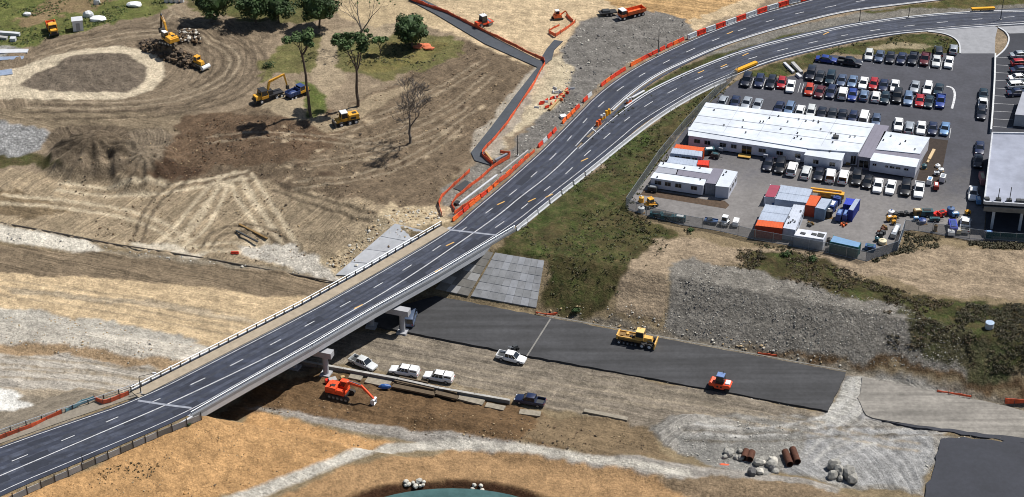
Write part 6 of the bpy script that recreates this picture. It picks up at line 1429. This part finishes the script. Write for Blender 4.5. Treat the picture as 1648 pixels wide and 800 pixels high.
gum((612, 86), 4.6, 'small young gum between the forked gum and the round tree', 23, .8, fork=.4, spread=.5, depth=3, r0=.14, lf=60)
gum((583, 78), 17.0, 'tall nearly leafless gum reaching past the top edge', 24, .3, fork=.30, spread=.42, depth=4, r0=.34, lf=6, bare=True)
gum((660, 231), 14.0, 'dead leafless tree standing alone on the brown dirt', 27, 0, bare=True, fork=.34, spread=.62, depth=6, r0=.32, kids=(3, 3), lf=0, name='dead_tree', barkm=mat('dead wood', rgb(112, 104, 98), .9, 0, .2, 2))
# bushes and scrub
def inpts(px, n, seed, z=None):
    rr = np.random.RandomState(seed); poly = [tuple(G(x, y)[:2]) for x, y in px]; a = np.array(poly)
    X = rr.uniform(a[:, 0].min(), a[:, 0].max(), n); Y = rr.uniform(a[:, 1].min(), a[:, 1].max(), n); k = inpoly(X, Y, poly); X, Y = X[k], Y[k]
    nz = fbm(X, Y, 5, 3, seed); return X, Y, hgt(X, Y), nz
def scrub(name, label, cat, px, n, seed, lm, r=(.25, .6), thr=.5, leaf=.12, per=16):
    X, Y, Z, nz = inpts(px, n, seed); b = MB(); rr = random.Random(seed)
    for x, y, z, q in zip(X, Y, Z, nz):
        if q < thr: continue
        rad = rr.uniform(*r); leaves(b, (x, y, z+rad*.25), rad, per, leaf, rr, .5, .2, rr.choice((0, 0, 1)))
    o = b.build(name, lm); return tag(o, label, cat, None, 'stuff')
scrub('scrub', 'dark brown and olive scrub running along the top of the gravel slope', 'scrub', [(1180, 402), (1260, 402), (1330, 420), (1430, 462), (1540, 490), (1480, 505), (1400, 482), (1290, 457), (1190, 432)], 2600, 41, [L_OL, L_BR], thr=.46)
scrub('scrub', 'dark olive scrub on the slope at the right edge below the sand', 'scrub', [(1540, 488), (1700, 490), (1700, 600), (1590, 600), (1540, 545)], 2200, 42, [L_OL, L_SC], thr=.45)
scrub('scrub', 'patchy scrub in the gravel near the right end of the slope', 'scrub', [(1420, 490), (1540, 520), (1620, 590), (1520, 590), (1430, 560)], 900, 43, [L_OL, L_BR], thr=.58)
scrub('scrub', 'olive scrub in the notch outside the screened fence corner', 'scrub', [(1455, 374), (1500, 380), (1530, 392), (1500, 402), (1440, 410), (1405, 424), (1400, 420), (1445, 404)], 900, 44, [L_OL, L_SC], thr=.40)
scrub('scrub', 'thin dark scrub strip in front of the grey roofed building', 'scrub', [(1560, 388), (1700, 395), (1700, 404), (1560, 398)], 700, 45, [L_OL, L_SC], thr=.35)
scrub('grass', 'dark rough grass on the bank between the road and the compound', 'grass', [(830, 375), (890, 324), (1003, 236), (1090, 172), (1140, 146), (1186, 128), (1090, 230), (1010, 340), (1075, 372), (1080, 395), (1045, 425), (1000, 475), (930, 500), (880, 480), (878, 420)], 5200, 46, [L_GR, L_OL], (.2, .55), .44, .12, 9)
scrub('grass', 'rough tufts at the foot of the compound fence', 'grass', [(1020, 345), (1100, 366), (1216, 388), (1330, 410), (1328, 416), (1210, 396), (1100, 380), (1030, 375)], 900, 47, [L_OL, L_GR], (.25, .6), .5)
scrub('grass', 'green grass tufts round the round tree and forked gum', 'grass', [(550, 105), (600, 62), (715, 74), (690, 104), (600, 122)], 1100, 48, [L_GR, L_OL], (.15, .4), .5, .12, 8)
scrub('grass', 'green grass on the upper left ground around the orange truck', 'grass', [(0, 0), (262, 0), (262, 20), (180, 36), (110, 52), (60, 70), (0, 76)], 2600, 49, [leafmat('fresh grass', (.085, .125, .03)), L_GR], (.15, .4), .52, .12, 8)
scrub('grass', 'green grass strip between the two roads', 'grass', [(950, 228), (1003, 186), (1060, 146), (1130, 110), (1215, 76), (1100, 106), (1010, 162)], 1100, 50, [L_GR, L_OL], (.15, .35), .4, .12, 8)
scrub('grass', 'grass verge above the top car park row', 'grass', [(1260, 118), (1330, 78), (1450, 57), (1510, 56), (1542, 70), (1543, 84), (1400, 88), (1336, 86), (1300, 108)], 1500, 51, [L_GR, L_OL], (.15, .35), .5, .12, 8)
scrub('weeds', 'thin weeds on the orange bank below the approach road', 'weeds', [(120, 760), (210, 745), (260, 745), (240, 770), (150, 785)], 160, 52, [L_OL, L_BR], (.15, .35), .5, .1, 8)
for k, (x, y, r, lab) in enumerate([(303, 683, .55, 'small green bush against the wing wall at the near bridge end'), (928, 503, 1.0, 'dark bush at the foot of the grass bank by the asphalt'), (1225, 415, .9, 'dark round bush at the left end of the scrub'), (1265, 411, 1.1, 'dark round bush above the gravel slope, left of its twin'), (1310, 420, 1.1, 'dark round bush above the gravel slope, right of its twin'), (432, 108, 1.6, 'low dark shrub above the yellow crane truck'), (1112, 372, .7, 'small bush just outside the compound fence')]):
    rr = random.Random(k+60); p = G(x, y); t = thing('bush', lab, 'bush', p); b = MB()
    for j in range(6): leaves(b, (rr.uniform(-.5, .5)*r, rr.uniform(-.5, .5)*r, r*.45), r*.6, 60, .12, rr, .8, .2)
    b.build('foliage', L_DK if k != 2 else L_OL, t); s = MB(); s.tube((0, 0, -.2), (0, 0, r*.5), .06, .04, 6); s.build('stem', BARK, t)
# ---------------- rocks, rubble, clods ----------------
def stones(name, label, cat, px, n, seed, m, s=(.08, .25), thr=0, sub=0, lift=.0):
    X, Y, Z, nz = inpts(px, n, seed); b = MB(); rr = random.Random(seed); bm = bmesh.new(); bmesh.ops.create_icosphere(bm, subdivisions=1, radius=1); base = [v.co.copy() for v in bm.verts]; fc = [[v.index for v in f.verts] for f in bm.faces]; bm.free()
    mats = m if isinstance(m, list) else [m]
    for x, y, z, q in zip(X, Y, Z, nz):
        if q < thr: continue
        r = rr.uniform(*s)*(1 if rr.random() < .85 else 1.7); R3 = Matrix.Rotation(rr.uniform(0, 6.3), 3, 'Z'); sx, sy, sz = rr.uniform(.7, 1.4), rr.uniform(.6, 1.1), rr.uniform(.45, .9)
        b.add([Vector((x, y, z+r*.2+lift))+R3@Vector((v.x*sx*r*rr.uniform(.8, 1.2), v.y*sy*r*rr.uniform(.8, 1.2), v.z*sz*r*rr.uniform(.8, 1.2))) for v in base], fc, rr.randrange(len(mats)))
    return tag(b.build(name, mats), label, cat, None, 'stuff')
RK1 = mat('grey rock', rgb(160, 158, 152), .9, 0, .3, 1.5, .3); RK2 = mat('dark grey rock', rgb(98, 97, 98), .9, 0, .3, 1.5, .3); RK3 = mat('pale rock', rgb(208, 204, 194), .9, 0, .2, 1.5, .2); CL1 = mat('dark soil clod', rgb(88, 76, 64), .95, 0, .3, 2, .4); CL2 = mat('brown soil clod', rgb(124, 104, 82), .95, 0, .3, 2, .4); CL3 = mat('tan soil clod', rgb(180, 158, 124), .95, 0, .2, 2)
stones('gravel', 'loose grey rubble covering the slope above the asphalt pad', 'gravel', [(1105, 422), (1180, 428), (1300, 462), (1400, 478), (1480, 502), (1560, 560), (1540, 600), (1360, 582), (1062, 534), (1080, 470)], 9000, 61, [RK1, RK2, mat('warm grey rock', rgb(138, 132, 122), .9, 0, .3, 1.5, .3), RK1, RK3], (.04, .11))
stones('rubble', 'pale rubble along the foot of the bank above the asphalt pad', 'rubble', [(880, 500), (1000, 480), (1070, 520), (1360, 582), (1360, 594), (880, 506)], 1000, 62, [RK1, RK3, CL3], (.08, .22))
stones('clods', 'dark clods heaped beside the yellow excavator', 'soil', [(225, 68), (245, 62), (275, 80), (300, 82), (330, 100), (325, 110), (300, 110), (268, 100), (228, 82)], 1100, 63, [CL1, CL1, CL2], (.18, .5), lift=.1)
stones('clods', 'dark clods right of the yellow excavator cab', 'soil', [(290, 50), (312, 48), (330, 66), (318, 72), (290, 70)], 380, 64, [CL1, CL2, RK3], (.15, .4), lift=.1)
stones('clods', 'loose clods scattered over the brown yard', 'soil', [(90, 290), (300, 200), (520, 190), (740, 70), (860, 105), (700, 325), (560, 395), (430, 425), (150, 380)], 4200, 65, [CL1, CL2, CL2, CL3], (.06, .19))
stones('clods', 'brown broken soil in the dark patch left of the gum trees', 'soil', [(252, 270), (290, 215), (345, 190), (440, 190), (500, 212), (495, 240), (350, 262), (300, 285)], 1100, 66, [CL1, mat('red brown clod', rgb(104, 76, 52), .95, 0, .3, 2)], (.05, .17))
stones('rubble', 'pale broken rock strip along the motorway left of the bridge', 'rubble', [(0, 500), (60, 504), (180, 522), (330, 558), (390, 572), (330, 600), (200, 585), (0, 556)], 900, 67, [RK3, CL3, CL3, RK1], (.05, .16))
stones('rubble', 'pale rock edging above the brown band left of the bridge', 'rubble', [(0, 372), (130, 388), (340, 418), (530, 446), (330, 424), (100, 400), (0, 384)], 700, 68, [RK3, RK1], (.08, .22))
stones('rubble', 'pale sandstone rubble at the far end of the bridge', 'rubble', [(600, 360), (660, 335), (720, 345), (640, 395), (560, 435), (520, 425)], 800, 69, [RK3, CL3, CL2], (.08, .28))
stones('gravel', 'grey gravel and stones inside the upper road curve', 'gravel', [(935, 40), (1000, 20), (1100, 32), (1108, 56), (1000, 110), (905, 203), (835, 258), (820, 245), (880, 180), (905, 130), (900, 80)], 2400, 70, [RK1, RK2, RK2, RK3], (.06, .2))
stones('gravel', 'stones on the grey spread of fill at the lower right', 'gravel', [(1070, 680), (1200, 675), (1300, 690), (1280, 745), (1230, 765), (1120, 745), (1055, 700)], 900, 71, [RK1, RK3, RK1], (.04, .12))
stones('pebbles', 'pebbles and clods over the orange bank', 'soil', [(0, 800), (335, 675), (480, 682), (630, 712), (480, 755), (350, 800)], 1500, 72, [CL2, CL3, mat('orange clod', rgb(196, 150, 96), .95, 0, .2, 2)], (.04, .12))
stones('grit', 'gravel spilled along the lower edge of the asphalt pad', 'gravel', [(668, 536), (870, 577), (1120, 623), (1332, 662), (1332, 668), (1120, 629), (870, 583), (668, 543)], 700, 75, [RK1, RK3, CL3], (.04, .13))
stones('grit', 'gravel spilled around the dark paved corner at the lower right', 'gravel', [(1490, 700), (1540, 698), (1648, 712), (1648, 722), (1530, 708), (1496, 770), (1484, 770)], 300, 76, [RK1, RK3], (.04, .14))
stones('clods', 'brown clods in the excavated strip below the retaining wall', 'soil', [(400, 640), (560, 645), (880, 680), (1040, 700), (1040, 740), (800, 712), (600, 688), (430, 664)], 1800, 73, [CL1, CL2, CL3, CL2], (.05, .15))
def rock(label, px, r, m, seed, z=None, group=None, sq=(1, .8, .75), name='rock'):
    p = G(*px); b = MB(); rr = random.Random(seed); b.blob((0, 0, r*.45), r, 2, .14, 0, sq, rr); o = b.build(name, m); o.location = p; o.rotation_euler = (0, 0, rr.uniform(0, 6)); return tag(o, label, 'rock', group)
rr = random.Random(81)
for i in range(11): rock('pale grey boulder in the heap left of the rusty pipe pair', (1158+rr.uniform(0, 36), 727+rr.uniform(-4, 14)*(.6+i*.04)), rr.uniform(.45, .8), RK1, 100+i, group='boulders left of the rusty pipes')
for i in range(12): rock('grey boulder in the heap right of the timber beam', (1205+rr.uniform(0, 50), 746+rr.uniform(-5, 18)), rr.uniform(.5, 1.0), rr.choice([RK1, RK2, RK3]), 130+i, group='boulders right of the timber beam')
for i, (x, y, r) in enumerate([(1342, 752, 1.3), (1350, 762, 1.2), (1340, 768, 1.0), (1366, 766, 1.5), (1372, 774, 1.1), (1352, 772, .6)]): rock(['tall pale boulder at the upper left of the right hand pair', 'middle boulder of the right hand heap', 'low boulder at the left foot of the right hand heap', 'largest slab like boulder at the right of the heap', 'rightmost low boulder of the right hand heap', 'smallest stone in the right hand boulder heap'][i], (x, y), r, RK1, 160+i, sq=(1, .75, .95))
for i in range(13): rock('white boulder in the cluster on the pond edge', (650+rr.uniform(0, 32), 777+rr.uniform(-5, 7)), rr.uniform(.3, .55), RK3, 180+i, group='white boulders in the larger pond cluster')
for i, (x, y) in enumerate([(763, 782), (774, 783), (760, 788), (776, 790)]): rock(['white boulder upper left in the small pond group of four', 'white boulder upper right in the small pond group of four', 'white boulder lower left in the small pond group of four', 'white boulder lower right in the small pond group of four'][i], (x, y), .42, RK3, 200+i)
def pipe(label, a, b, r, z):
    A = P(a[0], a[1], z); B = P(b[0], b[1], z); A.z = B.z = z; t = thing('rusty_pipe', label, 'pipe', A); d = B-A; u = d.normalized(); s = Vector((-u.y, u.x, 0)); n = 20; vs = []; 
    for (o_, rad) in ((0, r), (1, r), (1, r*.86), (0, r*.86)):
        vs += [d*o_+(s*math.cos(k*2*math.pi/n)+Vector((0, 0, 1))*math.sin(k*2*math.pi/n))*rad+Vector((0, 0, r)) for k in range(n)]
    fs = []
    for q in range(4): fs += [(q*n+k, q*n+(k+1) % n, ((q+1) % 4)*n+(k+1) % n, ((q+1) % 4)*n+k) for k in range(n)]
    MB().add(vs, fs).build('shell', RUSTP, t); return t
pipe('left rusty steel pipe of the short pair beside the boulders', (1197, 742), (1201, 730), .62, FL)
pipe('right rusty steel pipe of the short pair beside the boulders', (1206, 744), (1210, 732), .62, FL)
pipe('left rusty pipe of the pair lying alone on the grey fill', (1271, 752), (1263, 731), .62, FL)
pipe('right rusty pipe of the pair lying alone on the grey fill', (1283, 748), (1275, 727), .62, FL)
t = thing('timber_beam', 'pale weathered timber beam lying below the grey boulders', 'beam', P(1154, 765, FL), yaw((1154, 765), (1211, 775), FL)); MB().box((3.1, 0, .35), (6.3, 1.1, .5)).build('beam', mat('weathered timber', rgb(172, 158, 134), .9, 0, .2, 2), t)
for k in (.6, 5.6): MB().box((k, 0, .06), (.25, 1.3, .12)).build('skid', DY, t)
o = MB().blob((0, 0, .2), .9, 2, .3, 0, (1.2, .6, .35)).build('orange_mesh_heap', M_MESH); o.location = P(1166, 751, FL); tag(o, 'crumpled orange mesh heap above the timber beam', 'mesh')
# manhole ring on the right slope
p = G(1592, 527); t = thing('manhole_riser', 'round pale concrete manhole riser standing in the scrub on the right slope', 'manhole', p); MB().tube((0, 0, -.4), (0, 0, 1.0), .75, .75, 24).build('ring', M_CONCL, t, 40); MB().tube((0, 0, 1.0), (0, 0, 1.12), .8, .8, 24).build('lid', mat('light blue lid', rgb(170, 190, 215)), t, 40)
# orange soil bags by the round tree
rr = random.Random(9)
for i in range(5):
    o = MB().blob((0, 0, .2), 1, 2, .22, 0, (rr.uniform(.8, 1.5), rr.uniform(.6, 1), .35), rr).build('orange_soil_heap', mat('orange clay', rgb(214, 120, 84), .9, 0, .2, 1.5)); o.location = G(672+i*4.6, 76+rr.uniform(-2, 3)); tag(o, 'orange clay heap at the foot of the round tree', 'soil heap', 'orange clay heaps by the round tree')
# ---------------- concrete pieces and white boxes at the upper left ----------------
def piece(name, label, cat, a, b, w, h, m, z=0, lift=0):
    A, B = P(a[0], a[1], z), P(b[0], b[1], z); o = MB().bar([A+Vector((0, 0, lift)), B+Vector((0, 0, lift))], w, h).build(name, m); return tag(o, label, cat)
piece('concrete_beam', 'long pale concrete beam at the left edge on the grass', 'beam', (-8, 55), (32, 58), .9, .8, M_CONCL)
piece('concrete_beam', 'shorter pale beam just below the long one at the left edge', 'beam', (-8, 62), (12, 64), .9, .7, M_CONC)
piece('concrete_block', 'stubby concrete block at the end of the left edge beams', 'block', (17, 66), (26, 66), 1.2, .9, M_CONCL)
piece('pale_sheet_stack', 'upper pale blue sheet stack at the left edge', 'sheets', (-10, 84), (45, 83), 1.8, .25, M_CONCL)
piece('pale_sheet_stack', 'lower blue grey sheet stack at the left edge', 'sheets', (-10, 96), (38, 94), 1.6, .25, mat('blue grey sheet', rgb(140, 155, 180)))
piece('pale_sheet_stack', 'bluish slab stack below the others at the left edge', 'sheets', (-10, 120), (20, 116), 2.6, .2, mat('blue grey sheet', (1, 1, 1)))
t = thing('white_site_box', 'white box cabin on the grass right of the orange truck', 'cabin', P(126, 47), .25); MB().box((0, 0, 1.3), (2.4, 2.2, 2.6)).build('wall', WHM, t); MB().box((0, 0, 2.66), (2.6, 2.4, .12)).build('roof', M_CONCL, t); MB().box((0, -1.12, 1.1), (.9, .06, 1.9)).build('door', M_CONC, t)
for i, (x, y, sx, lab) in enumerate([(142, 26, 1.6, 'white domed tank behind the white box cabin'), (157, 32, 2.6, 'flat white bag lying right of the white box cabin'), (216, 9, 2.4, 'white bundle on bare earth near the top edge'), (44, 25, 1.2, 'small white bag on the grass above the orange truck'), (156, 6, 1.0, 'upright white sack near the top edge')]):
    o = MB().blob((0, 0, .3), 1, 2, .15, 0, (sx*.8, sx*.5, .6 if i not in (0, 4) else 1.2), random.Random(i)).build('white_bag' if i else 'white_tank', WHM); o.location = P(x, y); tag(o, lab, 'bag' if i else 'tank')
for i, x in enumerate([268, 276, 284, 293]):
    t = thing('white_tank', ['first', 'second', 'third', 'last'][i]+' white tank of the line at the top edge left of the bushy trees', 'tank', P(x, 3)); MB().tube((0, 0, 0), (0, 0, 1.4), .55, .55, 14).build('tank', WHM, t, 40); MB().tube((0, 0, 1.4), (0, 0, 1.55), .3, .25, 10).build('lid', M_STEEL, t)
_z = G(400, 372).z; piece('dark_rail', 'rusty rail lying by the dirt bank left of the bridge', 'rail', (385, 362), (430, 385), .4, .3, DY, _z)
piece('dark_rail', 'second dark rail parallel to the rusty one', 'rail', (380, 372), (415, 390), .3, .25, M_DARKS, _z)
o = plastic(1.6, .5, .5).build('red_white_barrier', M_RED); o.location = G(378, 408); tag(o, 'fallen red barrier on the dirt edge left of the bridge', 'barrier')
# white kerb pieces by the parked cars
piece('precast_channel', 'long white precast channel beside the yellow box barrier', 'concrete piece', (1262, 103), (1277, 118), .6, .5, M_CONCL)
piece('precast_channel', 'dark slotted white drain unit on the grass next to the parked cars', 'concrete piece', (1275, 103), (1290, 119), .8, .6, M_CONC)
piece('precast_channel', 'short white precast piece at the foot of the slotted drain unit', 'concrete piece', (1282, 121), (1289, 127), .7, .6, M_CONCL)
piece('white_board', 'white board lying in the median grass near the road fork', 'board', (1017, 158), (1037, 147), .5, .25, M_CONCL)
# works area near the bridge end
piece('trench_kerb', 'long pale kerb beam through the middle of the works area', 'kerb', (738, 330), (800, 283), .4, .35, M_CONCL)
piece('trench_kerb', 'pale kerb beam continuing toward the grey gravel', 'kerb', (806, 278), (850, 243), .35, .3, M_CONC)
piece('trench_cover', 'dark square sheet lying in the works area', 'sheet', (738, 307), (757, 294), 2.6, .15, M_DARKS)
piece('timber_bulkhead', 'timber board closing the lower end of the footpath', 'board', (781, 248), (792, 262), .4, .7, mat('tan board', rgb(190, 160, 110)))
piece('trench_box', 'grey steel trench box at the end of the pale sand', 'box', (797, 262), (816, 252), .5, .8, M_STEEL)
piece('pipe_piece', 'black cylinder lying beside the road in the works area', 'pipe', (733, 331), (738, 327), .8, .6, BLK)
piece('white_box', 'white box on the gravel beside the red barriers', 'box', (902, 190), (911, 188), 1.2, .5, WHM)
piece('kerb_beam', 'sand coloured beam beside the jumbled barrier stack', 'beam', (884, 178), (912, 146), .6, .4, mat('tan board', (1, 1, 1)))
# lamp posts and poles
def pole(label, px, h, arm=0, z=0, name='street_lamp'):
    p = P(px[0], px[1], z); t = thing(name, label, 'street lamp' if arm else 'pole', p); MB().tube((0, 0, 0), (0, 0, h), .11, .06, 8).build('post', M_DARKS, t); MB().box((0, 0, .1), (.5, .5, .2)).build('base', M_CONC, t)
    if arm: MB().tube((0, 0, h), (arm, .6, h+.35), .05, .04, 6).build('arm', M_DARKS, t); MB().box((arm, .6, h+.36), (.6, .3, .12)).build('lamp_head', M_CONCL, t)
pole('street lamp on the left parapet at the near bridge end', (227, 633), 3.6, 2.6)
pole('thin dark pole beside the road near the footpath end', (833, 251), 5.0, 0, name='site_pole')
pole('thin pole at the edge of the grey gravel beside the barriers', (1059, 88), 6.5, 0, name='site_pole')
pole('thin street pole on the median left of the entrance', (1383, 36), 3.6, 0, name='site_pole')
pole('second thin street pole on the median further right', (1462, 29), 2.8, 0, name='site_pole')
pole('tall thin pole at the top right by the lot entrance', (1610, 32), 6.0, 0, name='site_pole')
pole('short sign post on the fence of the approach road', (134, 748), 2.2, 0, name='sign_post')
o = MB().blob((0, 0, .45), .6, 2, .1, 0, (1.3, .5, .7)).build('blue_tarpaulin', NAVP); o.location = P(619, 626, FL); tag(o, 'bright blue tarpaulin bundle at the end of the timber formwork', 'tarpaulin')
o.data.materials[0] = mat('bright tarpaulin', rgb(40, 96, 170), .5, 0, .25, 1.5, .3); o.scale = (1.5, 1.5, 1.2)
for i, (x, y, lab, m_) in enumerate([(536, 612, 'pale concrete footing box behind the excavator counterweight', M_CONC), (527, 611, 'red and dark equipment at the foot of the near bridge pier', REDP), (552, 606, 'timber scraps on the footing near the retaining wall', mat('tan board', (1, 1, 1)))]):
    o = MB().box((0, 0, .6), (1.7 if i == 0 else .9, 1.4 if i == 0 else .8, 1.2 if i == 0 else .6), 0, .4, taper=.8).build(['footing_box', 'red_equipment', 'timber_scrap'][i], m_); o.location = P(x, y+6, FL); tag(o, lab, ['footing', 'equipment', 'timber'][i])
